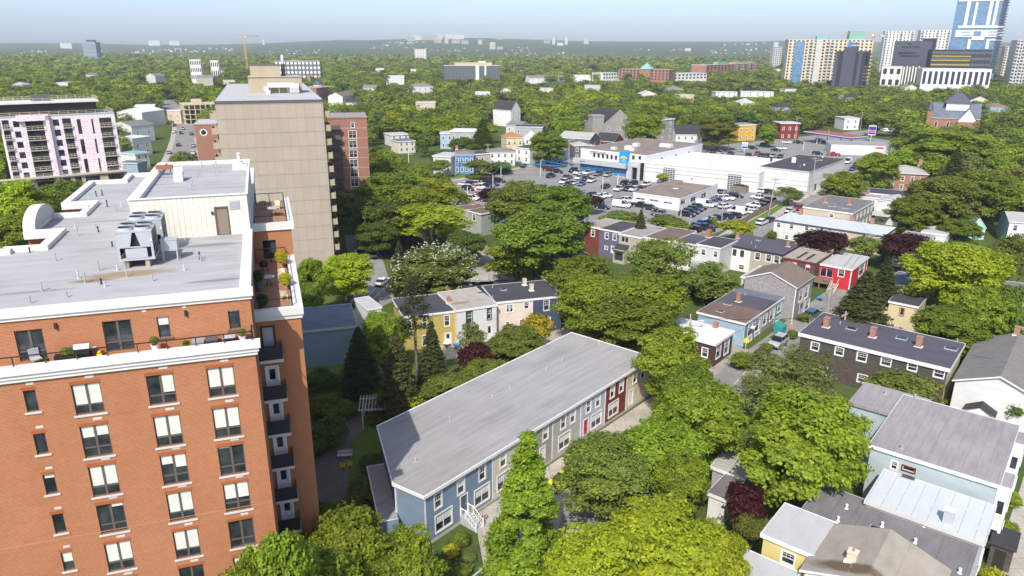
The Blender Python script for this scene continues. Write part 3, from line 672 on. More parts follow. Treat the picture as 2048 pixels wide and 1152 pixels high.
c.box(UR + .1, WX + .45, -.3, .15, 31.3, 31.95); c.fr = None; c.box(WX - .05, WX + .45, 20.81, 32.2, 31.3, 31.95); c.build('cornice', 'capwhite', B)
MB().box(UR, WX - .05, 20.8, 32.0, 31.2, 31.55).build('terrace_floor', 'deckboards', B)
MB(((0, 32., 0), (1, 0), (0, -1))).wall(UR, WX + .2, 0, 31.5).build('wall', 'brick_main', B)
def rail(pts, z, h=1.0, parent=B, gap=1.6, panel=True):
    m = MB(); g = MB()
    for a, b in zip(pts[:-1], pts[1:]):
        L = math.dist(a, b); n = max(1, round(L / gap))
        for k in range(n + 1):
            x, y = a[0] + (b[0] - a[0]) * k / n, a[1] + (b[1] - a[1]) * k / n; m.box(x - .03, x + .03, y - .03, y + .03, z, z + h)
        m.tube((*a, z + h), (*b, z + h), .04); m.tube((*a, z + .08), (*b, z + .08), .025)
    return m.build('railing', 'dark', parent)
rail([(-32, .25), (UR - .1, .25), (UR - .1, 1.5)], 28.62, .95, gap=1.65)
rail([(UR + .3, WV + .35), (WX - .5, WV + .35), (WX - .5, 20.3)], 28.6, .95); rail([(UR + .1, 19.5), (WX - .5, 19.5)], 28.6, 1.3)
rail([(UR + .3, 20.95), (WX - .1, 20.95), (WX - .1, 31.8), (UR + .3, 31.8)], 31.55, .95)
# terrace furniture: each a thing
def Bp(u, v, z=28.62): q = BO + GU * u + GV * v; return (q[0], q[1], z)
def pot_plant(label, loc, r=.22, h=.42, pot='white', crown=(.16, .2, .03), cr=.35, taper=1.35, group=None):
    t = thing('potted_plant', label, 'plant', loc, 0, group)
    MB().cyl(0, 0, 0, h, r / taper, r, 12, 0).cyl(0, 0, h - .03, h + .01, r * .86, r * .86, 12, 1).build('pot', [pot, 'soil'], t)
    PLANTS.append((t, h, cr, crown)); return t
PLANTS = []
pot_plant('white tapered planter of bright leaves beside the small blinded window on the brick terrace', Bp(-7.9, .75), .22, .6, 'white', (.2, .24, .04), .3)
pot_plant('white tapered planter at the right end of the front terrace', Bp(-2.75, .85), .22, .5, 'white', (.18, .22, .06), .28)
pot_plant('low clear pot of leaves in front of the grey terrace panels', Bp(-6.1, .75), .16, .22, 'steel_light', (.12, .2, .03), .24)
pot_plant('yellow flower pot, left of a pair on the front terrace', Bp(-14.15, .75), .13, .24, 'yellow_paint', (.12, .18, .03), .12); pot_plant('yellow flower pot, right of a pair on the front terrace', Bp(-13.8, .75), .13, .24, 'yellow_paint', (.12, .18, .03), .12)
t = thing('planter_box', 'long black planter box with mixed flowers on the front terrace', 'planter', Bp(-13.4, .55), R(GA)); MB().box(0, 1.25, 0, .5, .25, .55).box(.05, .1, .2, .3, 0, .25).box(1.15, 1.2, .2, .3, 0, .25).build('trough', 'black', t); PLANTS.append((t, .5, .3, (.2, .24, .06), .6, .25)); PLANTS.append((t, .52, .26, (.1, .18, .03), 1., .25))
t = thing('barbecue', 'steel lidded barbecue with side shelves on the front terrace', 'grill', Bp(-11.9, .9), R(GA))
MB().box(-.4, .4, -.25, .25, .1, .75).build('cabinet', 'black', t); g_ = MB()
for k in range(6):
    a0, a1 = math.pi * k / 6, math.pi * (k + 1) / 6; g_.face([(-.42, -.27 * math.cos(a0), .78 + .3 * math.sin(a0)), (.42, -.27 * math.cos(a0), .78 + .3 * math.sin(a0)), (.42, -.27 * math.cos(a1), .78 + .3 * math.sin(a1)), (-.42, -.27 * math.cos(a1), .78 + .3 * math.sin(a1))])
for x in (-.42, .42): g_.face([(x, -.27 * math.cos(math.pi * k / 6), .78 + .3 * math.sin(math.pi * k / 6)) for k in range(7)])
g_.build('lid', 'galv', t); MB().box(-.75, -.42, -.2, .2, .74, .78).build('side_shelf', 'steel', t); MB().box(.42, .75, -.2, .2, .74, .78).build('side_shelf', 'steel', t)
t = thing('gas_bottle', 'yellow green gas bottle beside the terrace barbecue', 'gas bottle', Bp(-11.0, .75)); MB().cyl(0, 0, 0, .38, .16, .16, 14).cyl(0, 0, .38, .46, .16, .08, 14).build('tank', 'yellow_paint', t); MB().cyl(0, 0, .46, .55, .1, .1, 10, 0, False).build('collar', 'yellow_paint', t)
t = thing('lounge_chair', 'folded grey terrace chair at the left end by the window', 'chair', Bp(-14.6, .8), R(GA + 30)); MB().box(0, .55, 0, .5, .32, .38).build('seat', 'steel', t); MB().box(0, .55, .48, .54, .38, .95).build('backrest', 'steel_light', t)
for x in (.05, .5): MB().box(x - .03, x + .03, .03, .09, 0, .32).build('leg', 'steel', t)
for k in range(3):
    t = thing('deck_box', ['left grey wicker storage box behind the terrace railing', 'middle grey wicker storage box behind the terrace railing', 'small dark box with white bottles near the terrace end'][k], 'box', Bp([-5.75, -4.95, -3.9][k], .75), R(GA)); MB().box(0, .7, 0, .5, 0, .45).build('body', ['steel', 'charcoal', 'dark'][k], t); MB().box(-.02, .72, -.02, .52, .45, .5).build('lid', ['pipe', 'charcoal', 'steel'][k], t)
def table(label, loc, r, top, h=.72):
    t = thing('terrace_table', label, 'table', loc, R(GA)); MB().cyl(0, 0, h, h + .03, r, r, 18).build('tabletop', top, t)
    for k in range(3): MB().tube((r * .55 * math.cos(k * 2.1), r * .55 * math.sin(k * 2.1), 0), (0, 0, h), .025).build('leg', 'dark', t)
def chair(label, loc, rz, mat='timber', group='wicker chairs on the wing terraces'):
    t = thing('terrace_chair', label, 'chair', loc, rz, group); MB().box(-.27, .27, -.27, .25, .36, .42).build('seat', mat, t)
    b_ = MB()
    for k in range(8):
        a0, a1 = R(-20 + 27.5 * k), R(-20 + 27.5 * (k + 1)); b_.face([(.3 * math.cos(a0), .28 * math.sin(a0), .4), (.3 * math.cos(a1), .28 * math.sin(a1), .4), (.34 * math.cos(a1), .34 * math.sin(a1), .8), (.34 * math.cos(a0), .34 * math.sin(a0), .8)])
    b_.build('backrest', mat, t)
    for x in (-.22, .22):
        for y in (-.22, .22): MB().box(x - .025, x + .025, y - .025, y + .025, 0, .36).build('leg', mat, t)
table('round glass table on the near wing terrace', Bp(-1.0, 12.8, 28.6), .5, 'steel_light'); table('oval pale table on the far wing terrace', Bp(-.1, 25.5, 31.55), .6, 'steel_light')
chair('tan wicker chair in the sunny front corner of the near wing terrace', Bp(.1, 8.9, 28.6), R(GA + 180), 'tower_cream'); chair('tan wicker chair deeper on the near wing terrace', Bp(.1, 14.4, 28.6), R(GA + 60), 'tower_cream')
chair('tan wicker chair left on the far wing terrace', Bp(-1.0, 28.5, 31.55), R(GA), 'timber'); chair('tan wicker chair right on the far wing terrace', Bp(.3, 28.3, 31.55), R(GA), 'tower_cream')
pot_plant('round yellow green shrub in a pot in the middle of the near wing terrace', Bp(.3, 11.2, 28.6), .25, .45, 'terracotta', (.4, .36, .02), .55); pot_plant('round yellow green shrub in a pot at the back of the near wing terrace', Bp(.15, 17.5, 28.6), .25, .5, 'terracotta', (.4, .36, .02), .6)
pot_plant('tall grey planter with a spiky shrub at the shaded terrace wall', Bp(-1.7, 11.5, 28.6), .35, .85, 'charcoal', (.07, .1, .04), .5); pot_plant('low dark planter at the front rail of the near wing terrace', Bp(-1.5, 7.3, 28.6), .3, .3, 'charcoal', (.06, .1, .03), .5)
t = thing('kettle_barbecue', 'black covered barbecue at the back of the near wing terrace', 'grill', Bp(-1.3, 16.8, 28.6)); MB().cyl(0, 0, .5, .75, .3, .42, 14).cyl(0, 0, .75, 1.0, .42, .15, 14).build('bowl', 'black', t)
for k in range(3): MB().tube((.4 * math.cos(k * 2.1), .4 * math.sin(k * 2.1), 0), (.1 * math.cos(k * 2.1), .1 * math.sin(k * 2.1), .6), .025).build('leg', 'dark', t)

# ------------------------------------------------------------------ townhouse row in front
def townhouse():
    z = 6.0; px = [(790, 965), (848, 990), (1302, 715), (1140, 670), (757, 852)]
    w = [P(x, y, z) for x, y in px]
    a, b = w[1], w[2]; th = math.atan2(b[1] - a[1], b[0] - a[0]); ux = np.array([math.cos(th), math.sin(th), 0]); uy = np.array([-ux[1], ux[0], 0])
    L = [(float((q - a) @ ux), float((q - a) @ uy)) for q in w]; n = L[2][0]
    L[2] = (n, 0.); L[1] = (0., 0.); dp = (L[3][1] + L[4][1]) / 2; L[3] = (n, dp); L[4] = (L[4][0], dp)
    t = thing('townhouse_row', 'long two-storey row of townhouses in painted clapboard under one grey flat roof', 'townhouses', (a[0], a[1], 0), th)
    FOOT.append([(a + ux * x + uy * y)[:2] for x, y in [(L[0][0] - 3, -1), (n + 1, -1), (n + 1, dp + 1), (L[4][0] - 3, dp + 1)]])
    o = np.array([a[0], a[1], 0.])
    fr = ((0, 0, 0), (1, 0), (0, -1))
    def s(x, y):
        N = -uy; r = ray(x, y); k = ((o - CAMP) @ N) / (r @ N); q = r * k + CAMP; return float((q - o) @ ux), float(q[2])
    seg_px = [(985, 905), (1071, 852), (1106, 830), (1163, 797), (1212, 770), (1255, 745)]
    xs = [0] + [s(*p)[0] for p in seg_px] + [n]; mats = ['slate_blue', 'cream', 'taupe', 'sage', 'lavender', 'maroon', 'butter']
    ws = []
    def Wp(x0, y0, x1, y1, st='hung'):
        p, q = s(x0, y0), s(x1, y1); ws.append((min(p[0], q[0]), max(p[0], q[0]), min(p[1], q[1]), max(p[1], q[1]), st))
    for r_ in ((869, 989, 884, 1022), (915, 962, 929, 994), (957, 936, 972, 967), (1003, 911, 1010, 936), (1086, 858, 1096, 885), (1122, 838, 1131, 861), (1141, 827, 1150, 848), (1173, 808, 1181, 828), (1193, 794, 1199, 815), (1221, 778, 1228, 799), (1239, 767, 1246, 786), (1267, 754, 1272, 770), (1283, 742, 1288, 760)): Wp(*r_)
    for r_ in ((871, 1046, 905, 1070), (948, 995, 980, 1015), (997, 965, 1020, 985), (1116, 888, 1140, 908), (1183, 850, 1200, 866), (1216, 828, 1235, 840)): Wp(*r_, 'multi')
    up_ = [w_ for w_ in ws if w_[4] == 'hung']; 
    ws2 = []
    for (x0, x1, z0, z1, st) in ws:
        c = (x0 + x1) / 2
        if st == 'hung': ws2.append((c - .46, c + .46, 3.6, 5.2, st))
        else: ws2.append((c - 1.12, c + 1.12, .85, 2.75, st))
    # rhythm hidden by the trees
    dr = [(s(928, 1030)[0] - .45, s(928, 1030)[0] + .5, .95, 3.15)]
    for sx in (xs[2] + .9, xs[4] + .7, xs[6] + .8): dr.append((sx, sx + .95, .7, 2.8))
    dr = [d_ for d_ in dr]
    holes = [w_[:4] for w_ in ws2] + dr
    for k in range(7): MB(fr).wall(xs[k], xs[k + 1], 0.35, z - .3, holes, .12).build('wall', mats[k], t)
    MB(fr).box(0, n, -.1, .02, 0, .35).build('foundation', 'concrete_plain', t)
    cb = MB(fr)
    for x in xs[1:-1]: cb.box(x - .08, x + .08, 0, .04, .35, z - .3)
    cb.box(-.02, .16, .0, .04, .35, z - .3); cb.box(n - .16, n + .02, 0, .04, .35, z - .3); cb.build('corner_board', 'trim', t)
    for (x0, x1, z0, z1, st) in ws2: win(t, fr, x0, x1, z0, z1, st, 2, blind=((.45, .45, .45)[:2] if st == 'multi' else (random.choice((0, .5, .45)),)))
    for k, (x0, x1, z0, z1) in enumerate(dr): door(t, fr, x0, x1, z0, z1, 'doorblue' if k == 0 else ('doorwhite' if k % 2 else 'doorred'), 2, False)
    # end walls, back
    e = MB()
    for i0, i1 in ((4, 0), (0, 1)):
        p, q = L[i0], L[i1]; e.face([(*p, 0), (*q, 0), (*q, z - .3), (*p, z - .3)])
    e.build('wall', 'slate_blue', t)
    e = MB(); e.face([(*L[2], 0), (*L[3], 0), (*L[3], z - .3), (*L[2], z - .3)]); e.face([(*L[3], 0), (*L[4], 0), (*L[4], z - .3), (*L[3], z - .3)]); e.build('wall', 'butter', t)
    eb = MB(); eb.box(L[0][0] - .08, L[0][0] + .08, L[0][1] - .1, L[0][1] + .05, .3, z - .3); eb.build('corner_board', 'trim', t)
    # roof with a white edge, slightly proud
    cx = sum(p[0] for p in L) / 5; cy = sum(p[1] for p in L) / 5
    def grow(p, g):
        out = []
        m_ = len(p)
        for i in range(m_):
            p0, p1, p2 = Vector(p[i - 1]), Vector(p[i]), Vector(p[(i + 1) % m_]); d0 = (p1 - p0).normalized(); d1 = (p2 - p1).normalized()
            n0 = Vector((d0.y, -d0.x)); n1 = Vector((d1.y, -d1.x)); b_ = (n0 + n1); b_ = b_ / max(.3, b_.dot(n1)); out.append(tuple(p1 + b_ * g))
        return out
    G1 = grow(L, .32); G0 = grow(L, .2); G2 = grow(L, .0)
    r_ = MB(); r_.face([(*p, z) for p in G0]); rf_ = r_.build('roof', 'roof_town', t)
    f = MB()
    for i in range(5):
        j_ = (i + 1) % 5
        f.face([(*G1[i], z - .28), (*G1[j_], z - .28), (*G1[j_], z + .07), (*G1[i], z + .07)]); f.face([(*G1[i], z + .07), (*G1[j_], z + .07), (*G0[j_], z + .07), (*G0[i], z + .07)])
        f.face([(*G0[j_], z - .02), (*G0[i], z - .02), (*G0[i], z + .07), (*G0[j_], z + .07)]); f.face([(*G2[i], z - .5), (*G2[j_], z - .5), (*G1[j_], z - .28), (*G1[i], z - .28)])
    f.build('fascia', 'trim', t)
    for x, y in ((831, 922), (899, 839), (985, 795), (1020, 776), (1092, 740), (1124, 723), (1198, 688)):
        q = P(x, y, z) - o; X, Y = float(q @ ux), float(q @ uy); MB().cyl(X, Y, z - .02, z + .12, .28, .1, 12, 0).cyl(X, Y, z + .12, z + .4, .07, .07, 8, 1).build('roof_drain', ['roof_town', 'steel'], rf_)
    # entrance steps with white rails
    x0 = dr[0][0] - .1; x1 = dr[0][1] + .1
    st_ = MB(fr)
    for k in range(6): st_.box(x0, x1, .02 + .28 * k if k else .0, .28 * (k + 1) if k else 1.0, 0, .93 - .155 * k) if k else st_.box(x0, x1, 0, .8, 0, .93)
    st_ = MB(fr); st_.box(x0, x1, 0, .8, 0, .93)
    for k in range(5): st_.box(x0, x1, .8 + .28 * k, .8 + .28 * (k + 1), 0, .93 - .155 * (k + 1))
    so = st_.build('steps', 'steel', t)
    rl = MB(fr)
    for xx in (x0 + .04, x1 - .04):
        for y_, zz in ((.1, .93), (.8, .93), (2.2, .0)): rl.box(xx - .05, xx + .05, y_ - .05, y_ + .05, zz, zz + 1.05)
        rl.tube((xx, .1, 1.9), (xx, .8, 1.9), .045); rl.tube((xx, .8, 1.9), (xx, 2.2, .98), .045); rl.tube((xx, .8, 1.1), (xx, 2.2, .2), .03)
        for k in range(9): y_ = .1 + .24 * k; zb_ = .93 - max(0, (y_ - .8)) * .62; rl.box(xx - .015, xx + .015, y_ - .015, y_ + .015, max(0, zb_), zb_ + .97)
    rl.build('railing', 'white', so)
    # low lean-to along the left end
    z2 = 2.6; p4, p0 = L[4], L[0]
    q = [P(737, 932, z2) - o, P(775, 1120, 0) - o]
    ln = MB(); d_ = Vector((p0[0] - p4[0], p0[1] - p4[1])).normalized(); nn = Vector((d_.y, -d_.x)) * 1.9
    a4 = Vector(p4) + d_ * 2.5; b4 = Vector(p0) + d_ * 1.2
    ln.prism([(a4 + nn)[:], (b4 + nn)[:], tuple(b4), tuple(a4)], 0, z2, 0, 1)
    lt = ln.build('lean_to', ['slate_blue', 'roof_town'], t)
    ed = MB()
    for i, (u_, v_) in enumerate((((a4 + nn), (b4 + nn)), ((b4 + nn), b4), (a4, (a4 + nn)))): ed.tube((u_[0], u_[1], z2 + .02), (v_[0], v_[1], z2 + .02), .07)
    ed.build('edge_trim', 'trim', lt)
    return t, o, ux, uy, L, xs
TOWN, TO, TUX, TUY, TL, TXS = townhouse()
# ------------------------------------------------------------------ tan concrete tower
zt_ = Zat((645, 198), (673, 545))
H = House('apartment_tower', 'tall windowless tan concrete tower with side balconies', (429, 203), (645, 199), D=(458, 168), z=zt_, wall='tower_panel', roof='roof_lgray', over=.05, fascia='charcoal', cat='tower', ang=GA, fth=.5)
ZTW = zt_; H.finish()
L = MB(H.fr['F'])
k = zt_ - .62
while k > 6: L.box(.0, H.w, 0, .05, k - .05, k + .05); k -= 2.78
L.build('ledge', 'concrete_tan', H.root)
for k in range(12):
    zz = zt_ - 3.3 - 2.78 * k
    for sd in ('R', 'L'):
        fr = H.fr[sd]; yy = (.6, 6.4) if sd == 'R' else (H.d - 6.4, H.d - .6)
        b = MB(fr).box(yy[0], yy[1], 0, 1.3, zz - .2, zz, 0).box(yy[0], yy[0] + .1, 0, 1.3, zz, zz + 1.05, 0).box(yy[1] - .1, yy[1], 0, 1.3, zz, zz + 1.05, 0).box(yy[0], yy[1], 1.2, 1.3, zz, zz + 1.05, 0).build('balcony', 'concrete_tan', H.root)
        MB(fr).box(yy[0] + .4, yy[1] - .6, .01, .03, zz + .05, zz + 2.1).build('balcony_door', 'glass', b)
a = H.rp(498, 190); zz = H.z
x0, x1 = H.rp(499, 187)[0], H.rp(607, 187)[0]; y0 = H.rp(499, 187)[1]
MB().box(x0, x1, y0, y0 + 7, zz - .05, zz + 3.6, 0, 1).build('penthouse', ['concrete_tan', 'roof_lgray'], H.root)
p2x = x0 + .6; MB().box(p2x, p2x + (x1 - x0) * .56, y0 + 1.2, y0 + 6, zz + 3.4, zz + 6.0, 0, 1).build('penthouse', ['concrete_tan', 'roof_lgray'], H.root)
MB().box(p2x - .1, p2x + (x1 - x0) * .56 + .1, y0 + 1.05, y0 + 6.1, zz + 6.0, zz + 6.12).box(x0 - .1, x1 + .1, y0 - .1, y0 + 7.1, zz + 3.32, zz + 3.42).build('coping', 'bronze', H.root)
fx = p2x + (x1 - x0) * .62
MB().cyl(fx, y0 + 2.5, zz + 3.4, zz + 6.2, .42, .42, 12, 0).cyl(fx, y0 + 2.5, zz + 6.2, zz + 8.2, .32, .32, 12, 1).build('flue', ['dark', 'steel'], H.root)
dk = MB(); dx = x0 + 4.0
dk.box(dx, dx + 5.6, y0 - 1.6, y0 - .2, zz + 1.3, zz + 2.3); dk.box(dx - .9, dx + .1, y0 - 3, y0 - .2, zz + .6, zz + 1.5); dk.box(dx - .6, dx + .4, y0 - 3.4, y0 - 2.2, zz, zz + .8); dk.box(dx + 4.6, dx + 6.6, y0 - 2.2, y0 - .1, zz + .1, zz + 2.1)
for x in (dx + .5, dx + 2.3, dx + 4.2): dk.box(x, x + .08, y0 - 1.5, y0 - 1.42, zz, zz + 1.3)
dk.build('air_duct', 'galv', H.root)
MB().box(dx + 4.7, dx + 6.5, y0 - 2.24, y0 - 2.2, zz + .2, zz + 1.3).build('duct_mouth', 'steel', H.root)
TOWER = H
# brick mid-rise right of it
zb_ = Zat((732, 234), (738, 408))
H = House('brick_building', 'red brick mid-rise with pale bands beside the tan tower', (655, 232), (733, 234), depth=16, z=zb_, ang=13, wall='brick_red', roof='roof_gray', over=.1, fascia='brick_chim', cat='building', det=1)
lw = [(702, 245, 709, 255)] + [(697 + i * .9, 262 + 19.2 * i, 713 + i * .9, 276 + 19.2 * i) for i in range(7)]
for r_ in lw: H.W('F', *r_, style='multi')
for i in range(7): H.W('F', 676, 268 + 19.2 * i, 686, 280 + 19.2 * i, style='pair')
H.finish()
L = MB(H.fr['F'])
for i in range(8): z_ = zb_ - 3.2 - 2.95 * i; L.box(0, H.w, .0, .03, z_ - .1, z_ + .1)
L.build('stone_band', 'concrete_tan', H.root)
for i in range(8): z_ = zb_ - 3.1 - 2.95 * i; MB(H.fr['F']).box(.2, 3.6, .02, 1.8, z_ - .2, z_).box(.2, 3.6, 1.7, 1.8, z_, z_ + 1.0).box(.2, .3, .02, 1.7, z_, z_ + 1.0).build('balcony', 'charcoal', H.root)
# brick sliver with the round window, left of the tower
zb_ = 20.
H = House('brick_building', 'orange brick block with a round window left of the tan tower', (388, 248), (432, 247), depth=18, z=zb_, wall='brick_red', roof='roof_lgray', over=.15, fascia='concrete_tan', cat='building')
H.finish(); sx, sz = H.side('F', 407, 265)
m = MB(H.fr['F'])
for k in range(20):
    a0, a1 = 2 * math.pi * k / 20, 2 * math.pi * (k + 1) / 20
    m.face([(sx + r_ * math.cos(a), .05, sz + r_ * math.sin(a)) for a, r_ in ((a0, 1.25), (a1, 1.25), (a1, .9), (a0, .9))][::-1], 0)
    m.face([(sx, .03, sz), (sx + .9 * math.cos(a1), .03, sz + .9 * math.sin(a1)), (sx + .9 * math.cos(a0), .03, sz + .9 * math.sin(a0))][::-1], 1)
m.build('round_window', ['trim', 'glass'], H.root)
# ------------------------------------------------------------------ building under construction, left
zc = 27.
H = House('construction_site', 'unfinished apartment block wrapped in pink printed insulation with scaffold guards', (0, 235), (228, 225), C=(254, 217), z=zc, wall='insulation', roof='roof_lgray', over=.0, fascia='steel_light', cat='building', ang=None)
S5 = 5.007
def cz(x, y): return x / S5, 180 + y / S5
f_ = 2.96
def colrep(x0, y0, x1, y1, n, dz, style='single'):
    a, b = H.side('F', *cz(x0, y0)), H.side('F', *cz(x1, y1))
    for i in range(n): H.w_('F', a[0], b[0], b[1] - i * dz, a[1] - i * dz, style, frame='dark')
    return a, b
bal = []
for (x0, y0, x1, y1, n, dz, isb) in ((10, 305, 100, 385, 8, f_, 1), (125, 312, 200, 372, 6, f_, 0), (245, 300, 445, 392, 8, f_, 1), (525, 297, 597, 357, 6, f_, 0), (618, 285, 722, 372, 8, f_, 1), (764, 293, 830, 440, 3, 2 * f_, 0), (910, 290, 955, 436, 3, 2 * f_, 0), (988, 280, 1125, 360, 8, f_, 1)):
    a, b = colrep(x0, y0, x1, y1, n, dz)
    if isb: bal.append((a[0], b[0], b[1], n))
for x in (-10.5, -16.2, -22): pass
H.finish()
for (x0, x1, z0, n) in bal:
    for i in range(n):
        if z0 - i * f_ < 1: continue
        sl = MB(H.fr['F']).box(x0, x1, -.1, .5, z0 - i * f_ - .22, z0 - i * f_).build('floor_slab', 'concrete_plain', H.root); m = MB(H.fr['F'])
        for k in range(4): xx = x0 + (x1 - x0) * k / 3; m.box(xx - .04, xx + .04, .4, .48, z0 - i * f_, z0 - i * f_ + 1.05)
        for hh in (.5, 1.0): m.box(x0, x1, .42, .47, z0 - i * f_ + hh, z0 - i * f_ + hh + .1)
        m.build('guard_rail', 'tower_cream', sl)
# projecting pink pier, set-back top, scaffold rails, podium
xa = H.side('F', *cz(160, 290))[0]; xb = H.side('F', *cz(505, 290))[0]
xc = H.side('F', *cz(447, 300))[0]
MB(H.fr['F']).box(xc + .1, xb - .5, 0.02, 1.1, 3, zc).build('pier', 'insulation', H.root); MB(H.fr['F']).box(xa, xb - .5, 0.02, 1.1, zc - 1.3, zc + .4).build('pier', 'insulation', H.root)
y1_ = H.d
MB().box(-4, H.w * .86, 3.0, y1_ - 1, zc, zc + 3.3).build('top_storey', 'dark', H.root)
MB().box(-4, H.w * .885, 1.8, y1_ - .5, zc + 3.3, zc + 3.75).build('roof_slab', 'capwhite', H.root); MB().box(H.w * .3, H.w * .46, 6, 10, zc + 3.75, zc + 5.4).build('stair_head', 'charcoal', H.root)
def guard(pts, z, h=1.1, gap=2.4, mat='tower_cream', parent=H.root, nm='guard_rail'):
    m = MB()
    for a, b in zip(pts[:-1], pts[1:]):
        n = max(1, round(math.dist(a, b) / gap))
        for k in range(n + 1):
            x, y = a[0] + (b[0] - a[0]) * k / n, a[1] + (b[1] - a[1]) * k / n; m.box(x - .05, x + .05, y - .05, y + .05, z, z + h)
        for hh in (.55, 1.0): m.tube((*a, z + hh), (*b, z + hh), .05, n=4)
    return m.build(nm, mat, parent)
guard([(-3, 2.0), (H.w * .88, 2.0), (H.w * .88, y1_ - .8)], zc + 3.75); guard([(0, .2), (H.w - .1, .2), (H.w - .1, y1_ - .2)], zc + .05); guard([(0, y1_ - .6), (H.w * .88, y1_ - .6)], zc + 3.75)
z7 = H.side('F', *cz(1000, 815))[1]
MB(H.fr['F']).box(-4, H.w + 1, .02, 2.2, z7 - .4, z7).build('floor_slab', 'concrete_plain', H.root); guard([(0, -2.1), (H.w + .9, -2.1)], z7)
MB(H.fr['F']).box(H.side('F', *cz(610, 900))[0], H.w + .6, .02, 1.6, 1, z7 - .4).build('podium', 'plaster', H.root)
for (a, b) in ((625, 700), (745, 810), (850, 995), (1080, 1240)):
    xa_, xb_ = H.side('F', *cz(a, 880))[0], H.side('F', *cz(b, 880))[0]; [MB(H.fr['F']).box(xa_, xb_, 1.605, 1.64, z7 - q_, z7 - q_ + 2.3).build('window', 'glass', H.root) for q_ in (3.2, 6.4)]
# ------------------------------------------------------------------ left street: shops and houses
def simple(name, label, A, B, z, depth=10, C=None, **kw):
    n = kw.pop('win', 2); st = kw.pop('storeys', None); wR = kw.pop('winR', 0)
    h = House(name, label, A, B, C=C, z=z, depth=depth if C is None else None, **kw)
    zs = st if st else ([.9, 3.7] if z < 7.5 else [.9, 3.8, 6.6][:max(1, int(z // 2.9))])
    if n: h.rows('F', n, zs)
    if wR: h.rows('R', wR, zs)
    return h.finish()
simple('shop_building', 'white shed-like building with a pale pitched roof on the left street', (283, 225), (328, 219), 9, 16, wall='metal_white', roof='roof_bright', rtype='gx', rise=2, cat='building', win=0)
simple('shop_building', 'low building with a wide white roof beyond the pitched shed', (268, 214), (308, 213), 8, 22, wall='white_side', roof='roof_bright', cat='building', win=2)
simple('shop_building', 'pale two-storey building at the bend of the left street', (333, 220), (360, 221), 8, 12, wall='beige', roof='roof_lgray', cat='building', win=2)
simple('house', 'white house with a grey gable roof right of the pink block', (262, 252), (306, 247), 8.5, 14, wall='white_side', roof='asph_gray', rtype='gx', cat='house', winR=2)
simple('house', 'white flat-roofed house nearest on the left street', (264, 277), (300, 272), 8, 10, wall='white_side', roof='roof_bright', cat='house', winR=2)
simple('house', 'green-roofed white house low beside the pink block', (270, 308), (297, 304), 6, 9, wall='white_side', roof='copper_green', cat='house', winR=2)
simple('house', 'slate blue house in shade at the foot of the pink block', (274, 326), (292, 321), 5, 7, wall='blue_pale', roof='roof_slate', cat='house', winR=2)
# concrete frame under construction beyond the street
H = House('unfinished_building', 'bare concrete frame of a low building going up behind the street', (366, 206), (432, 204), depth=20, z=13, wall='concrete_plain', cat='building', over=0, roof='plaster')
FR_ = H.root
for k in range(5): MB().box(-.3, H.w + .3, -.3, H.d + .3, 2.9 * k + .0, 2.9 * k + .28).build('floor_slab', 'plaster', FR_)
for i in range(7):
    for j in range(4): x = H.w * i / 6; y = H.d * j / 3; MB().box(x - .25, x + .25, y - .25, y + .25, .28, 11.6).build('column', 'plaster', FR_)
guard([(0, 0), (H.w, 0), (H.w, H.d)], 11.9, parent=FR_)
MB().box(H.w * .3, H.w * .6, 6, 12, 11.9, 14.5).build('lift_core', 'plaster', FR_)
# church-like hall with dome and brick chimney behind the tower
H = House('domed_hall', 'brick hall with a dark dome behind the tan tower', (632, 176), (672, 172), depth=22, z=11, wall='brick_red', roof='roof_gray', cat='hall', over=.3, fascia='concrete_tan'); H.rows('F', 6, [1.5, 5.5], 1.4, 2.6, 'plain', det=1); H.finish()
m = MB()
for j in range(6):
    a0, a1 = R(15 * j), R(15 * (j + 1)); rr = 4.2; m.cyl(H.w * .55, 9, 11 + 1.6 + rr * math.sin(a0), 11 + 1.6 + rr * math.sin(a1), rr * math.cos(a0), rr * math.cos(a1), 18, 0, j == 5)
m.cyl(H.w * .55, 9, 10.9, 12.6, 4.4, 4.4, 18, 1); m.build('dome', ['slate_panel', 'concrete_tan'], H.root)
q = P(620, 173, 6); t = thing('brick_chimney', 'tall square brick smokestack behind the tan tower', 'chimney', (q[0], q[1], 0)); MB().box(-1.6, 1.6, -1.6, 1.6, 0, 16.5, 0, None, .15).box(-1.7, 1.7, -1.7, 1.7, 16.5, 17.3, 0).build('stack', 'brick_chim', t)

# ------------------------------------------------------------------ rows and houses of the near neighbourhood
# navy and pink pair
z = Zat((1124, 592), (1126, 660))
H = House('row_house', 'pair of attached houses, one pink and one navy, under one black roof', (993, 604), (1124, 591), D=(964.6, 571.8), z=z, front=[(.545, 'pink'), (.455, 'navy')], wall='navy', roof='roof_black', over=.12, det=2)
for r_ in ((1013.5, 610, 1018.5, 624), (1020.5, 609.5, 1025.5, 623.5), (1049, 605, 1057.5, 617)): H.W('F', *r_)
H.W('F', 1088, 601, 1098, 620, trim='sill'); H.W('F', 1093, 636, 1100, 652); H.W('F', 1128 - 2.5, 643, 1133, 658, style='door', leaf='doorred'); H.W('F', 1012, 644, 1018, 658); H.W('F', 1040, 640, 1048, 655)
H.finish().chim((1049, 570), (1063, 581), mat='tower_cream', pots=2); H.sky((1007, 580)); H.pipes((1110, 572), (985, 575))
H = House('row_house', 'white row house with dark window trim and a rust-stained pale roof', (914, 620), (993, 608.5), D=(892, 583), z=z + .1, wall='white_side', roof='roof_rust', over=.12, det=2)
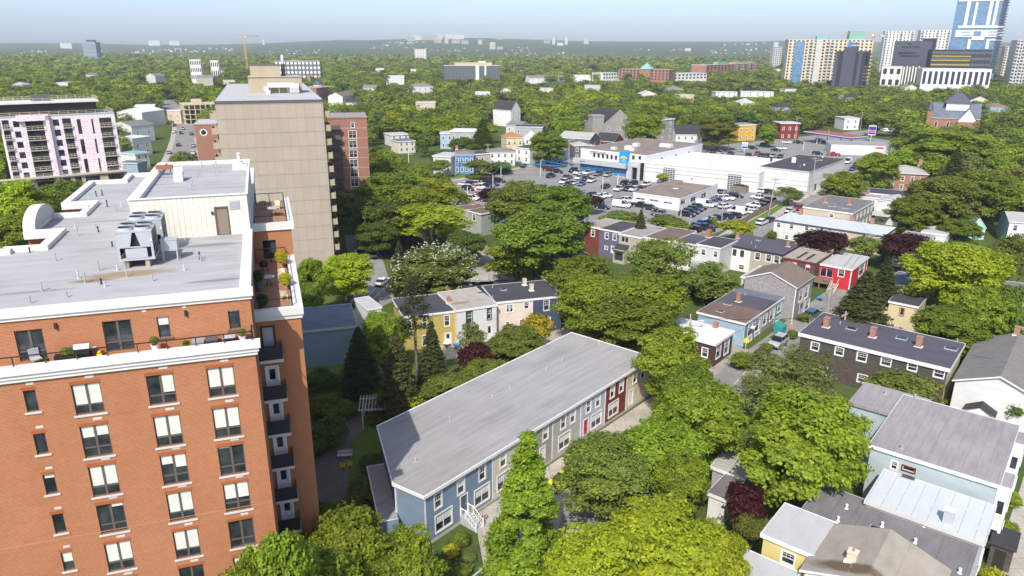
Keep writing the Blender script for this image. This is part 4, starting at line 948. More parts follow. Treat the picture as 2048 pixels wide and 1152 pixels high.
H.W('F', 933, 624, 944, 648, trim='navy_panel'); H.W('F', 975, 618, 982, 638, trim='navy_panel'); H.W('F', 933, 655, 945, 680, trim='navy_panel'); H.W('F', 974, 652, 984, 680, style='door'); H.finish(); H.sky((961, 587)); H.pipes((985, 596))
H = House('row_house', 'mustard yellow row house with white trimmed windows and black roof', (808, 633), (914, 620.5), D=(765, 600), z=z - .3, wall='yellow', roof='roof_black', over=.12, det=2)
H.W('F', 889, 632, 899, 651); H.W('F', 890, 667, 902, 687, style='door', leaf='doorwhite'); H.W('F', 845, 637, 853, 652); H.W('F', 815, 643, 823, 660); H.W('F', 845, 672, 853, 690)
H.finish().chim((906, 606), w=.55)
H = House('house', 'small white house end peeping out left of the mustard row', (735, 618), (762, 613), z=z - .6, depth=6, wall='white_side', roof='roof_lgray', over=.1); H.W('F', 745, 628, 750, 642); H.finish()
# shed-like house by the brick block
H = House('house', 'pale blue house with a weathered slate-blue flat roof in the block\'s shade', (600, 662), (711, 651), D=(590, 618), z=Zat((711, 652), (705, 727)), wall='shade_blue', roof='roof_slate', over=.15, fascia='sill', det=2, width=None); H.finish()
# brown-roofed grey pair by the car lot
z = 6.0
H = House('house', 'dark grey cottage with a brown flat roof and one white framed gable window', (935, 420.5), (962, 427), C=(1012, 406.5), z=z, wall='gray_side', roof='roof_brown', over=.18, det=1); H.W('F', 945, 428, 951, 442); H.W('R', 988, 424, 992, 430); H.finish().chim((964, 413), w=.45, mat='brick_chim'); H.pipes((986, 405))
H = House('house', 'pale grey cottage with a brown flat roof left of its dark grey twin', (908, 413), (925, 420), C=(962, 409), z=z - .1, wall='gray_light', roof='roof_brown', over=.18, det=1); H.finish().chim((931, 403), w=.5)
# pale yellow house
H = House('house', 'cream clapboard house with a grey roof and white chimney', (1075, 507), (1110, 528), C=(1160, 500), z=Zat((1076, 508), (1077, 560)), wall='butter', roof='roof_gray', over=.2, det=2)
for r_ in ((1081, 515, 1086, 527), (1091, 521, 1096, 533), (1081, 544, 1086, 556), (1092, 548, 1097, 560)): H.W('F', *r_)
H.rows('R', 3, [.9, 3.6]); H.finish().chim((1101, 497), mat='trim', w=.7)
NA = -39.5
# red-brown / purple / cream row
z = Zat((1200, 457), (1199, 512))
H = House('row_house', 'purple clapboard row house with a charcoal roof', (1200, 456), (1240.6, 464), D=(1246, 442), ang=NA, z=z, wall='purple', roof='roof_black', over=.1, det=2)
for r_ in ((1210.5, 465, 1216, 478), (1226.5, 467.5, 1232, 480.5), (1210, 492, 1215, 499)): H.W('F', *r_)
H.W('F', 1223, 492, 1227.5, 507, style='door'); H.finish()
H = House('row_house', 'brick-red row house with a grey-brown ribbed roof left of the purple one', (1172, 449), (1200, 456), D=(1214, 437), ang=NA, z=z, wall='redbrown', roof='roof_taupe', over=.1, det=1); H.W('F', 1183, 460, 1189, 473); H.finish()
H = House('row_house', 'cream row house with black trim and a black lean-to right of the purple one', (1240.6, 466), (1282, 475), D=(1276, 447), ang=NA, z=z - .2, wall='tan', roof='roof_gray', over=.1, det=2); H.W('F', 1243, 473, 1256, 486, trim='black', style='pair'); H.finish()
fr = H.fr['F']; a, zz = H.side('F', 1240, 490); b, _q = H.side('F', 1258, 494)
m = MB(fr); m.box(a - .5, b, .02, 2.0, 0, zz - .6, 0); m.face([(a - .7, 2.3, zz - .9), (b + .1, 2.3, zz - .9), (b + .1, .02, zz + .3), (a - .7, .02, zz + .3)], 1); m.box(a - .1, b - .3, 2.0, 2.02, .8, zz - 1.2, 2); m.build('lean_to', ['tan', 'asph_black', 'glass'], H.root)
H = House('row_house', 'row house with a rusty brown flat roof behind the leaning tree', (1282, 474), (1342, 483), D=(1330, 452), ang=NA, z=z - .3, wall='yellow_lemon', roof='roof_brown', over=.1, det=1); H.rows('F', 3, [.9, 3.5]); H.finish(); H.sky((1318, 458), w=1.6)
H = House('row_house', 'white and grey row house with a dark roof and big orange chimney', (1342, 484), (1390, 489), D=(1382, 467), ang=NA, z=z - .4, wall='white_side', roof='roof_purple', over=.1, det=2); H.rows('F', 3, [.9, 3.5]); H.finish().chim((1424, 471), w=1.0, h=1.6, mat='terracotta')
H = House('row_house', 'light grey clapboard row house with a charcoal roof', (1390, 489), (1441, 496), D=(1426, 472), ang=NA, z=z - .4, wall='gray_light', roof='roof_black', over=.1, det=2)
H.W('F', 1403, 498, 1410, 511); H.W('F', 1428, 502, 1434, 515); H.rows('F', 2, [.8]); H.finish()
fr = H.fr['F']; MB(fr).box(0, H.w, .02, 2.4, 0, 2.6).build('lean_to', 'gray_side', H.root)
# white / cream pair and brown-shingled red-trimmed house and red house
z = Zat((1566, 510), (1562, 560))
H = House('row_house', 'white and cream attached pair with a long charcoal roof', (1445.5, 488.5), (1566, 509), D=(1474, 467), ang=NA, z=z, front=[(.47, 'white_side'), (.53, 'tan')], wall='white_side', roof='roof_purple', over=.15, fascia='dark', det=2)
for x, y in ((1451, 495), (1466, 497.5), (1481, 500)): H.W('F', x, y, x + 6.5, y + 15, frame='navy_panel', trim='white')
for x, y in ((1511, 505), (1533, 508.5), (1549, 511.5)): H.W('F', x, y, x + 8, y + 15.5)
H.W('F', 1454, 525, 1462, 540, style='door'); H.W('F', 1478, 529, 1487, 540)
H.finish().chim((1461, 474), (1576, 493), (1597, 486), w=.6); H.sky((1517, 481)); H.pipes((1503, 487), (1511, 495), (1472, 473))
H = House('row_house', 'weathered brown shingled row house with pink-red trim left of the red house', (1566, 514.5), (1631, 526), D=(1611, 490), ang=NA, z=z - .1, wall='cedar_dark', roof='roof_taupe', over=.12, fascia='maroon', det=2)
for x, y in ((1585, 523), (1612, 528)): H.W('F', x, y, x + 7, y + 15, trim='red', style='plain', blind=(.5,))
H.finish(); MB().box(H.w * .35, H.w * .43, 1, H.d * .55, H.z + .01, H.z + .05).box(H.w * .62, H.w * .7, 1, H.d * .5, H.z + .01, H.z + .05).build('patch', 'dark', H.roof); H.sky((1635, 503)); H.chim((1613, 497), w=.3, h=.8, mat='dark')
H = House('house', 'bright red clapboard house with white trim, a grey roof and a raised timber deck', (1631, 526), (1704.5, 538.5), C=(1746, 515.5), ang=NA, z=Zat((1704.5, 540), (1700, 571)) + 1.2, wall='red', roof='roof_lgray', over=.15, det=2)
H.W('F', 1678, 539, 1687, 554); H.W('F', 1642, 535, 1664, 556, style='pair', trim='white'); H.W('R', 1720, 531, 1727, 546); H.finish().chim((1650, 508), mat='tower_cream', w=.9, h=1.3, pots=3); H.sky((1680, 510), w=1.2); H.pipes((1693, 529))
cb = MB(); cb.fr = H.fr['F']; cb.box(H.w - .16, H.w + .02, 0, .04, 0, H.z - .3); cb.fr = H.fr['R']; cb.box(0, .14, 0, .04, 0, H.z - .3); cb.box(H.d - .14, H.d, 0, .04, 0, H.z - .3); cb.build('corner_board', 'trim', H.root)
fr = H.fr['F']; dz_ = H.side('F', 1640, 556)[1]; x0 = H.side('F', 1625, 556)[0]; x1 = H.side('F', 1668, 560)[0]
m = MB(fr); m.box(x0, x1, .02, 2.6, dz_ - .25, dz_)
dk = m.build('deck', 'deck_wood', H.root); m = MB(fr)
for a, b in (((x0, .1), (x0, 2.6)), ((x0, 2.55), (x1, 2.55))):
    if a[0] == b[0]: m.box(a[0] - .04, a[0] + .04, a[1], b[1], dz_, dz_ + 1.0)
    else: m.box(a[0], b[0], a[1], a[1] + .08, dz_, dz_ + 1.0)
m.build('railing_panel', 'fence_wood', dk)
for xx in (x0 + .15, (x0 + x1) / 2, x1 - .15): MB(fr).box(xx - .09, xx + .09, 2.3, 2.48, 0, dz_ - .25).build('post', 'timber', dk)
m = MB(fr)
for k in range(10): m.box(x1 + .05, x1 + 1.25, 1.2 + .29 * k, 1.2 + .29 * (k + 1), dz_ - .26 * (k + 1) - .08, dz_ - .26 * (k + 1))
m.build('stairs', 'sill', dk); m = MB(fr)
for xx in (x1 + .05, x1 + 1.25): m.tube((xx, 1.2, dz_ + .9), (xx, 4.1, .9), .05); m.tube((xx, 1.2, dz_ - .1), (xx, 4.1, .05), .08); m.box(xx - .05, xx + .05, 4.05, 4.15, 0, 1.0)
m.build('stair_rail', 'tower_cream', dk)
# cedar grey gable house
z = Zat((1593, 574), (1585, 643))
H = House('house', 'silver-grey shingled gable house with a brown roof', (1492, 552), (1593.5, 574), D=(1527, 526), ang=NA, z=z, wall='cedar_gray', roof='asph_brown', rtype='gy', rise=1.9, over=.22, det=2, depth=9)
H.W('R', 1600, 582, 1604, 600); H.W('R', 1611, 575, 1615, 593); H.W('R', 1600, 608, 1605, 632, style='door', leaf='lavender'); H.W('R', 1611, 604, 1616, 624); H.finish().chim((1566, 536), w=.25, h=.7, mat='dark')
cb = MB(); cb.fr = H.fr['F']; cb.box(H.w - .14, H.w + .02, 0, .04, 0, H.z - .3); cb.build('corner_board', 'trim', H.root)
H = House('house', 'low beige annexe with a pale roof left of the grey gable house', (1484, 552), (1500, 556), D=(1498, 528), ang=NA, z=4.2, wall='beige', roof='roof_lgray', over=.1, det=1); H.W('F', 1486, 558, 1490, 574); H.finish()
# blue / grey / teal block
z = Zat((1490, 646), (1486, 694))
H = House('row_house', 'three-part row house with a pale blue end wall and a teal far end', (1389, 628), (1490, 646), C=(1582, 585), ang=NA, z=z, wall='blue_pale', roof='roof_purple', over=.2, det=2, wallR='shade_blue')
L_ = H.d; H.mats['R'] = 'blue_pale'
for r_ in ((1497, 651, 1503, 669), (1511, 641, 1517, 660), (1527, 632, 1532, 647), (1541, 621, 1546, 637), (1556, 609, 1561, 621), (1570, 598, 1574, 611), (1552, 636, 1560, 652)): H.W('R', *r_)
H.W('R', 1523, 664, 1532, 682, style='multi')
H.W('R', 1497, 676, 1502, 688); H.W('R', 1510, 666, 1516, 690, style='door'); H.W('R', 1567, 632, 1571, 647, style='door', leaf='yellow_paint'); H.W('R', 1541, 655, 1545, 672, style='door')
hR = list(H.holes['R']); sR = H.mats['R']; q1 = H.side('R', 1520, 660)[0]; q2 = H.side('R', 1548, 640)[0]
H.holes['R'] = hR; H.mats['R'] = '_skip'
_defs['_skip'] = _defs['blue']
# middle and far parts of the street front
def seg_front(H, side, cuts, mats):
    xs = [0] + cuts + [H.len[side]]
    for a, b, mt in zip(xs[:-1], xs[1:], mats): MB(H.fr[side]).wall(a, b, 0, H.z - .08, H.holes[side], .12).build('wall', mt, H.root)
    m = MB(H.fr[side])
    for c in [0.08] + cuts: m.box(c - .08, c + .08, 0, .04, 0, H.z - .3)
    m.build('corner_board', 'trim', H.root)
seg_front(H, 'R', [q1, q2], ['slate_blue', 'cedar_gray', 'teal'])
H.mats['R'] = H.mats['F']; _h = H.holes['R']; H.holes['R'] = [(-.1, H.d + .1, -.1, H.z)]
H.finish(); MB().box(-.2, H.w + .2, -.2, H.d * .36, H.z + .005, H.z + .02).build('roof_patch', 'roof_brown', H.roof); MB().box(-.2, H.w + .2, H.d * .68, H.d + .2, H.z + .005, H.z + .018).build('roof_patch', 'roof_slate', H.roof)
H.chim((1477, 603), w=.7, h=1.4); H.sky((1455, 609), w=1.4); H.sky((1441, 623), w=1.2, d=1.2); H.pipes((1459, 571), (1538, 581), (1490, 590))
m = MB(H.fr['R']); xx = H.side('R', 1500, 674)[0]; m.box(xx - .6, xx + .6, .02, .6, 2.6, 2.68); m.build('door_hood', 'trim', H.root)
# small maroon house with a white roof
z = Zat((1431, 688), (1429, 735))
H = House('house', 'small plum-coloured house with a white flat roof', (1354, 643), (1430.6, 687.5), C=(1468, 663), ang=NA, z=z, wall='plum', roof='roof_bright', over=.2, det=2)
H.W('R', 1434, 692, 1440, 712); H.W('R', 1450, 683, 1456, 704); H.W('R', 1447, 720, 1453, 734); H.W('F', 1405, 695, 1414, 715); H.finish().chim((1435, 653), w=.7, h=.9)
# long dark shingle row
z = 6.4
H = House('row_house', 'long dark cedar-shingled row house with white eaves and three brick chimneys', (1599, 668), (1897, 736), C=(1934, 689), ang=NA, z=z, wall='cedar_dark', wallR='butter', roof='roof_purple', over=.25, det=2, fth=.5)
for r_ in ((1624, 684, 1636, 702), (1672, 694, 1685, 712), (1716, 704, 1731, 724), (1764, 715, 1780, 733), (1817, 726, 1832, 743), (1870, 738, 1886, 757), (1717, 748, 1732, 767), (1640, 732, 1652, 750), (1770, 762, 1785, 778)): H.W('F', *r_)
H.finish().chim((1652, 654), (1745, 674), (1837, 693), w=.75, h=1.5); H.sky((1703, 658), w=1.5, d=1.2); H.sky((1803, 677), w=1.5, d=1.2); H.sky((1902, 698), w=1.6, d=1.2); H.pipes((1720, 640), (1813, 661), (1914, 683), (1680, 648))
MB().box(H.w * .48, H.w * .6, H.d, H.d + 1.0, 0, H.z - .1, 0, 1).box(H.w * .84, H.w * .98, H.d, H.d + .9, 0, H.z - .1, 0, 1).build('rear_bay', ['cedar_dark', 'roof_purple'], H.root)
# yellow house behind it
H = House('house', 'pale yellow house with a charcoal roof and brown framed windows', (1778, 603), (1836, 613), D=(1804, 582), ang=NA, z=Zat((1778, 604), (1757, 658)), wall='pale_yellow', roof='roof_black', over=.15, det=2); H.W('F', 1801, 616, 1806, 631, trim='terracotta', style='plain'); H.W('F', 1799, 655, 1803, 662, trim='terracotta', style='plain'); H.finish()
MB(H.fr['F']).box(-1.6, 0.02, -1.9, -.02, 0, 3.6).build('wing', 'pale_yellow', H.root)
# white gable house at the right edge
z = 5.6
H = House('house', 'white gable house with a grey shingle roof, brick chimney and small gabled porch', (1921, 741), (2085, 800), D=(1961, 676), ang=NA, z=z, wall='white_side', roof='asph_gray', rtype='gy', rise=1.9, over=.35, det=2)
H.W('F', 1953, 752, 1964, 770); H.W('F', 2015, 767, 2030, 782); H.finish().chim((2029, 688), w=.7, h=1.2)
xx, zz = H.side('F', 1965, 800); m = MB(H.fr['F'])
m.box(xx - 1.4, xx + 1.6, .02, 2.2, 2.5, 2.62, 0)
for s_ in (-1, 1): m.face([(xx + .1 + s_ * 1.8, -.0, 2.5), (xx + .1 + s_ * 1.8, 2.5, 2.5), (xx + .1, 2.5, 3.5), (xx + .1, 0, 3.5)][::s_], 1)
m.face([(xx - 1.6, 2.35, 2.6), (xx + 1.8, 2.35, 2.6), (xx + .1, 2.35, 3.45)], 0)
for a in (-1.3, 0, 1.5): m.box(xx + a - .08, xx + a + .08, 2.0, 2.16, 0, 2.5, 0)
m.build('porch', ['trim', 'asph_black'], H.root)
# big grey flat roof building, right
z = Zat((1995, 968), (1983, 1062)) if False else 8.0
A_, B_ = P(1789, 908, z), P(1995.6, 968, z)
H = House('apartment_house', 'long pale green clapboard building with a grey-mauve flat roof and white end bays', (1740, 893), (1995.6, 968), C=(2041, 853), ang=NA, z=z, wall='green_pale', roof='roof_gray', over=.2, det=2)
H.W('F', 1784, 922, 1792, 940); H.W('F', 1806, 931, 1828, 946, style='plain', trim='maroon'); H.finish(); H.pipes((1771, 788), (1830, 795), (1803, 897), r=.12)
for y0 in (.6, H.d - 3.6):
    bo = MB(H.fr['R']).box(y0, y0 + 3, .02, 1.1, .6, z - .35, 0, 1).build('bay', ['white_side', 'roof_gray'], H.root)
    for zz in (1.4, 4.6): win(bo, ((H.w + 1.1, 0, 0), (0, 1), (1, 0)), y0 + .8, y0 + 2.2, zz, zz + 1.5, 'pair', 1, dep=-.03); win(bo, ((H.w, y0, 0), (1, 0), (0, -1)), .25, .9, zz, zz + 1.5, 'plain', 1, dep=-.03)
GX = House('apartment_house_wing', 'left rear wing of the grey-mauve roofed green building', (1700, 806), (1833, 841), C=(1858, 800), ang=NA, z=z - .06, wall='green_pale', roof='roof_gray', over=.2, det=2, cat='house wing', fascia='roof_gray'); GX.finish()
# white-roofed lower building and dark-roofed neighbour
z = 6.6
H = House('row_house', 'lower building with a white membrane roof and a metal chimney', (1724, 1014), (1967, 1085), C=(1991, 1012), ang=NA, z=z, wall='gray_side', roof='roof_white', over=.1, det=2, fascia='sill'); H.rows('R', 2, [.9, 3.7], 1.2, 1.5); H.finish(); H.sky((1816, 957), w=1.3, d=.8)
x, y = H.rp(1895, 1045); MB().box(x - .4, x + .4, y - .35, y + .35, z - .02, z + 1.3, 0).box(x - .46, x + .46, y - .4, y + .4, z + 1.3, z + 1.4, 1).build('chimney', ['steel', 'galv'], H.roof)
H = House('row_house', 'building with a charcoal felt roof between the white roof and the yellow house', (1589, 1041), (1930, 1170), C=(1967, 1085), ang=NA, z=z - .6, wall='gray_side', roof='roof_dgray', over=.1, det=2, fascia='steel_light'); H.finish(); H.pipes((1676, 1042), (1693, 1017), (1764, 1053), (1848, 1053), (1830, 1086), (1919, 1146), r=.1, mat='trim'); H.sky((1757, 1061), w=1.5, d=.7)
t = thing('garden_shed', 'small black-roofed shingled shed at the right foot of the charcoal roof', 'shed', tuple(P(1972, 1130)), R(NA)); MB().box(0, 1.8, 0, 3.2, 0, 2.5).build('wall', 'cedar_dark', t); MB().box(-.2, 2., -.2, 3.4, 2.5, 2.62).build('roof', 'asph_black', t); MB().box(.4, 1.3, -.03, 0, .1, 2.1).build('door', 'dark', t)
# yellow house bottom right
z = 7.0
H = House('house', 'lemon yellow clapboard house with a pale flat roof at the bottom right', (1520, 1077), (1629, 1109), C=(1680, 1051), ang=NA, z=z, wall='yellow_lemon', roof='roof_lgray', over=.2, det=2); H.W('F', 1565, 1101, 1586, 1133); H.finish()
a_ = P(1611, 1136, z); v_ = P(1922, 1147, z) - P(1691, 1060, z); u_ = np.array([math.cos(R(NA)), math.sin(R(NA)), 0])
H2 = House('house', 'taupe-roofed house with a soot-stained roof slope and a brick chimney', (0, 0), (0, 0), D=(1691, 1060), z=z, AB=(a_, a_ + u_ * float(v_ @ u_)), wall='white_side', roof='roof_soot', rtype='gy', rise=1.5, over=.35, det=2); H2.finish().chim((1700, 1140), w=.7, h=.8, mat='tower_cream')
H = House('house', 'pale flat roof at the bottom edge beside the dark red maple', (1440, 1152), (1560, 1200), C=(1610, 1152), ang=NA, z=6, wall='gray_light', roof='roof_lgray', over=.15); H.finish()
# sheds between the trees
H = House('garage', 'low outbuilding with a weathered grey shingle roof between the crowns', (1420, 938), (1487, 955), D=(1391, 884), ang=NA, z=3.4, wall='gray_side', roof='asph_light', over=.2, rtype='flat', slope=.5); H.finish()
H = House('garage', 'flat-roofed garage with a white wall in front of the grey shingle shed', (1418, 985), (1452, 998), D=(1425, 938), ang=NA, z=3.2, wall='white_side', roof='roof_dgray', over=.15); H.W('F', 1424, 993, 1440, 1004, style='pair'); H.finish()
# ------------------------------------------------------------------ car dealership
DA = -36.
def text(body, parent, fr, x, z, size, mat, ext=.03, y=.03, name='lettering'):
    cu = bpy.data.curves.new('lettering', 'FONT'); cu.body = body; cu.size = size; cu.extrude = ext; cu.align_x = 'CENTER'; cu.align_y = 'CENTER'
    tmp = bpy.data.objects.new('tmp', cu); me = bpy.data.meshes.new_from_object(tmp); bpy.data.objects.remove(tmp)
    me.materials.clear(); me.materials.append(MAT(mat)); o = bpy.data.objects.new(name, me); COL.objects.link(o); o.parent = parent
    O, ex, en = fr
    o.matrix_local = Matrix(((ex[0], 0, en[0], O[0] + ex[0] * x + en[0] * y), (ex[1], 0, en[1], O[1] + ex[1] * x + en[1] * y), (0, 1, 0, z), (0, 0, 0, 1))); return o
zs_ = Zat((1292, 308), (1285, 357))
H = House('car_dealership', 'white two-storey car showroom with a blue sign panel and a grey lower front', (1182, 293), (1294, 311), C=(1378, 285), z=zs_, ang=DA - 4, wall='metal_white', roof='roof_gravel', over=.05, cat='showroom', fascia='trim', fth=.5)
for i in range(7):
    x = 1186 + i * 8.7; H.W('F', x, 305 + i * 1.1, x + 4.6, 315 + i * 1.1, style='single')
for x in (1264, 1277): H.W('F', x, 310, x + 5, 320, style='single')
H.rows('R', 3, [zs_ - 3.4], 1.6, 1.5, 'single', m0=6); H.finish(); SH = H
fr = H.fr['F']
MB(fr).box(-2.2, H.w * .74, .02, 2.0, zs_ * .5 - .9, zs_ * .5 + .9, 0).build('canopy_band', 'steel', H.root)
MB(fr).box(0, H.w * .72, .02, .05, .2, zs_ * .5 - .95).build('shop_front', 'glass_blue', H.root)
MB(fr).box(0, H.w * .7, .06, .1, 1.3, 2.0).build('sign_strip', 'signblue', H.root)
sx = H.side('F', 1242, 300)[0]; s1 = H.side('F', 1260, 300)[0]
sg = MB(fr).box(sx, s1, .03, 1.0, 1.0 + zs_ * .32, zs_ + .6).build('sign_panel', 'signblue', H.root)
c = (sx + s1) / 2; zc_ = zs_ - 1.6; m = MB(fr)
k = 1.25
m.prism if False else None
bow = [(-1, -.2), (-.35, -.2), (-.28, -.42), (.42, -.42), (.36, -.2), (1, -.2), (.86, .2), (.35, .2), (.28, .42), (-.42, .42), (-.36, .2), (-.86, .2)]
for rr, yy, mi in ((1.5, 1.02, 1), (1.25, 1.05, 0)):
    pts = [(c + px * rr, yy, zc_ + pz * rr) for px, pz in bow]
    n = len(pts); i0 = len(m.v); m.v += [m.T(p) for p in pts]; m.f.append(tuple(range(i0, i0 + n))); m.m.append(mi); m.sm.append(False)
m.build('emblem', ['gold_sign', 'trim'], sg)
text('CHEVROLET', sg, fr, c, zc_ - 1.25, .42, 'trim', y=1.03)
text("O'REGAN'S", H.root, fr, H.side('F', 1196, 300)[0], zs_ - 1.15, 1.5, 'dark', y=.05)
text('Service', H.root, fr, 2.4, zs_ * .5, .9, 'dark', y=2.03)
rt_ = MB()
for i, (u, v, w_, d_, h_) in enumerate(((.35, .12, 2, 1.6, .8), (.5, .18, 3.4, 2.2, 1.4), (.62, .14, 1.6, 1.4, .9), (.42, .4, 2.4, 2.0, 1.3), (.7, .55, 5, 2.4, 1.2))):
    x, y = u * H.w, v * H.d; MB().box(x, x + w_, y, y + d_, zs_ - .02, zs_ + h_).box(x + .2, x + w_ - .2, y + .2, y + d_ - .2, zs_ + h_, zs_ + h_ + .12).build('roof_unit', 'galv', H.roof)
# service hall
z1 = 6.6
H = House('service_hall', 'long white service hall with a bright white roof and two glazed garage doors', (1294, 325), (1519, 347), C=(1556, 318), z=z1, ang=DA + 3, wall='metal_white', roof='roof_bright', over=.05, cat='garage building', fascia='sill', fth=.3); H.finish(); SV = H
fr = H.fr['F']
for x0, y0, x1, y1 in ((1327, 334, 1349, 357), (1456, 347, 1481, 371)):
    a, b = H.side('F', x0, y0), H.side('F', x1, y1); MB(fr).box(a[0], b[0], .02, .06, .15, a[1]).build('garage_door', 'garage_grid', H.root)
MB(fr).box(0, H.w, .01, .12, z1 - 1.6, z1 - 1.35).box(0, H.w, .01, .16, z1 - 3.0, z1 - 2.8).build('band', 'sill', H.root)
for i, (u, v) in enumerate(((.1, .3), (.55, .2), (.75, .85), (.97, .1))): MB().cyl(u * H.w, v * H.d, z1 - .02, z1 + .9, .5, .5, 10).cyl(u * H.w, v * H.d, z1 + .9, z1 + 1.2, .7, .3, 10).build('roof_fan', 'galv', H.roof)
for u in (.43, .5, .57): MB(fr).box(u * H.w - .5, u * H.w + .5, .02, .7, .1, 1.1).build('air_unit', 'galv', H.root)
# dark roofed workshop
z2 = Zat((1619, 344), (1612, 391))
H = House('workshop_building', 'white workshop with a charcoal flat roof at the right end of the service hall', (1519, 333), (1619, 343.5), C=(1691, 318), z=z2, ang=DA - 4, wall='metal_white', roof='roof_black', over=.1, cat='workshop', fascia='tower_gray', fth=.35); H.rows('R', 3, [.3], 2.6, 2.4, 'single', m0=3); H.finish()
for sd in 'FR': MB(H.fr[sd]).box(0, H.len[sd], .01, .1, 2.8, 3.0).box(0, H.len[sd], .01, .08, 4.4, 4.55).build('band', 'sill', H.root)
for (px, py, s_, h_) in ((1587, 325, 1.6, 1.9), (1608, 331, .6, .6), (1645, 315, .6, .6), (1542, 323, .8, 1.3)):
    x, y = H.rp(px, py); MB().cyl(x, y, z2 - .02, z2 + h_ * .75, s_ * .5, s_ * .5, 10).cyl(x, y, z2 + h_ * .75, z2 + h_, s_ * .6, s_ * .25, 10).build('roof_fan', 'galv' if py != 323 else 'dark', H.roof)
H.pipes((1600, 336), (1668, 318), h=1.2)
# small white building in the lot
z3 = Zat((1360, 397), (1356, 421.5))
H = House('car_lot_office', 'low white building with a rusty brown roof amid the parked cars', (1263.5, 385.5), (1360, 397), C=(1434.5, 369), z=z3, ang=DA - 1, wall='metal_white', roof='roof_gravel', over=.05, cat='building', fascia='trim', fth=.3)
for x, y in ((1272, 395), (1299.5, 398.5), (1327, 403)): H.W('F', x, y, x + 17, y + 5.5, style='pair')
for x, y in ((1362, 401), (1382, 395.5), (1403, 388)): H.W('R', x, y, x + 9, y + 6, style='pair')
H.finish(); MB().box(H.w * .3, H.w - .1, H.d - 3, H.d - .2, z3, z3 + .5).build('roof_patch', 'roof_bright', H.roof); MB().box(H.w * .45, H.w * .55, H.d * .45, H.d * .5, z3, z3 + .05).build('roof_patch', 'trim', H.roof); MB().box(-.1, H.w + .1, H.d * .62, H.d * .63, z3, z3 + .4).build('roof_curb', 'timber', H.roof)
x, y = H.rp(1383, 362); pipe(H.roof, x, y, z3, 1.1, .25, 'timber')
# grey entrance arch
q = P(1270, 359); t = thing('entrance_arch', 'tall grey entrance arch standing before the blue showroom panel', 'arch', tuple(q), R(DA - 4))
MB().box(-3.0, -1.3, -.6, .6, 0, 6.3, 0).box(1.0, 3.0, -.6, .6, 0, 6.3, 0).box(-1.3, 1.0, -.6, .6, 4.5, 6.3, 0).box(2.4, 3.02, -.8, .8, 0, 6.35, 1).box(-1.3, 1.0, .2, .4, 0, 4.5, 1).build('frame', ['steel', 'black'], t)
text('GMC', t, ((0, -.6, 0), (1, 0), (0, -1)), -.1, 5.4, 1.3, 'capwhite')
# ------------------------------------------------------------------ filling station
zg = 5.6
H = House('filling_station_shop', 'low white shop with a flat roof behind the filling station canopy', (1655, 283), (1782, 293), C=(1800, 286), z=4.4, wall='white_side', roof='roof_gray', over=.1, cat='shop', ang=DA + 22); H.finish()
q = H.side('F', 1760, 292); MB(H.fr['F']).box(q[0] - 1.7, q[0] + 1.7, .02, .12, 3.2, 3.8).build('sign_panel', 'signred', H.root)
a, b = P(1607, 262, zg), P(1700, 275, zg); d_ = b - a; th = math.atan2(d_[1], d_[0]); w_ = math.hypot(d_[0], d_[1])
t = thing('filling_station_canopy', 'filling station canopy with a dark red top and blue and white edge', 'canopy', (a[0], a[1], 0), th); dp = 12.
MB().box(0, w_, 0, dp, zg - .9, zg - .02, 0, 1).build('canopy_roof', ['trim', 'roof_redtop'], t); MB().box(-.05, w_ + .05, -.05, -.01, zg - .85, zg - .3).build('fascia_band', 'signdarkblue', t); MB().box(w_ + .01, w_ + .05, 0, dp, zg - .85, zg - .3).build('fascia_band', 'signdarkblue', t)
for x in (.25, .75):
    for y in (2.5, dp - 2.5):
        MB().cyl(w_ * x, y, 0, zg - .9, .28, .28, 10).build('column', 'trim', t)
for x in (.25, .5, .75):
    q = a + np.array([math.cos(th), math.sin(th), 0]) * w_ * x + np.array([-math.sin(th), math.cos(th), 0]) * dp * .4
    p_ = thing('fuel_pump', 'white and blue fuel pump under the filling station canopy', 'fuel pump', (q[0], q[1], 0), th, 'fuel pumps under the canopy'); MB().box(-.45, .45, -.3, .3, 0, 1.9, 0, None, .03).build('housing', 'trim', p_); MB().box(-.35, .35, -.32, -.3, .95, 1.6).build('screen', 'dark', p_)
def pylon(px, py, h, w, d, label, cols, loc=None):
    q = P(px, py); t = thing('pylon_sign', label, 'sign', tuple(q), R(DA + 10))
    MB().box(-.12, .12, -.12, .12, 0, h * .45).build('post', 'galv', t); b_ = MB().box(-w / 2, w / 2, -d / 2, d / 2, h * .4, h).build('board', 'trim', t)
    for (z0, z1, mt) in cols: MB().box(-w / 2 + .12, w / 2 - .12, -d / 2 - .02, -d / 2, h * z0, h * z1).build('panel', mt, b_)
    return t
pylon(1741, 283, 8.2, 3.6, .5, 'tall white pylon with blue and red panels at the filling station', [(.72, .95, 'signdarkblue'), (.6, .7, 'signred'), (.45, .58, 'signdarkblue')])
pylon(1488, 306, 5.0, 2.6, .4, 'short white and blue price sign beside the service hall roof', [(.45, .62, 'signdarkblue'), (.7, .8, 'signblue')])
pylon(1233, 270, 9., 4.6, .6, 'white advertising board at the foot of the grey hall', [(.75, .95, 'signblue'), (.45, .65, 'signblue')])
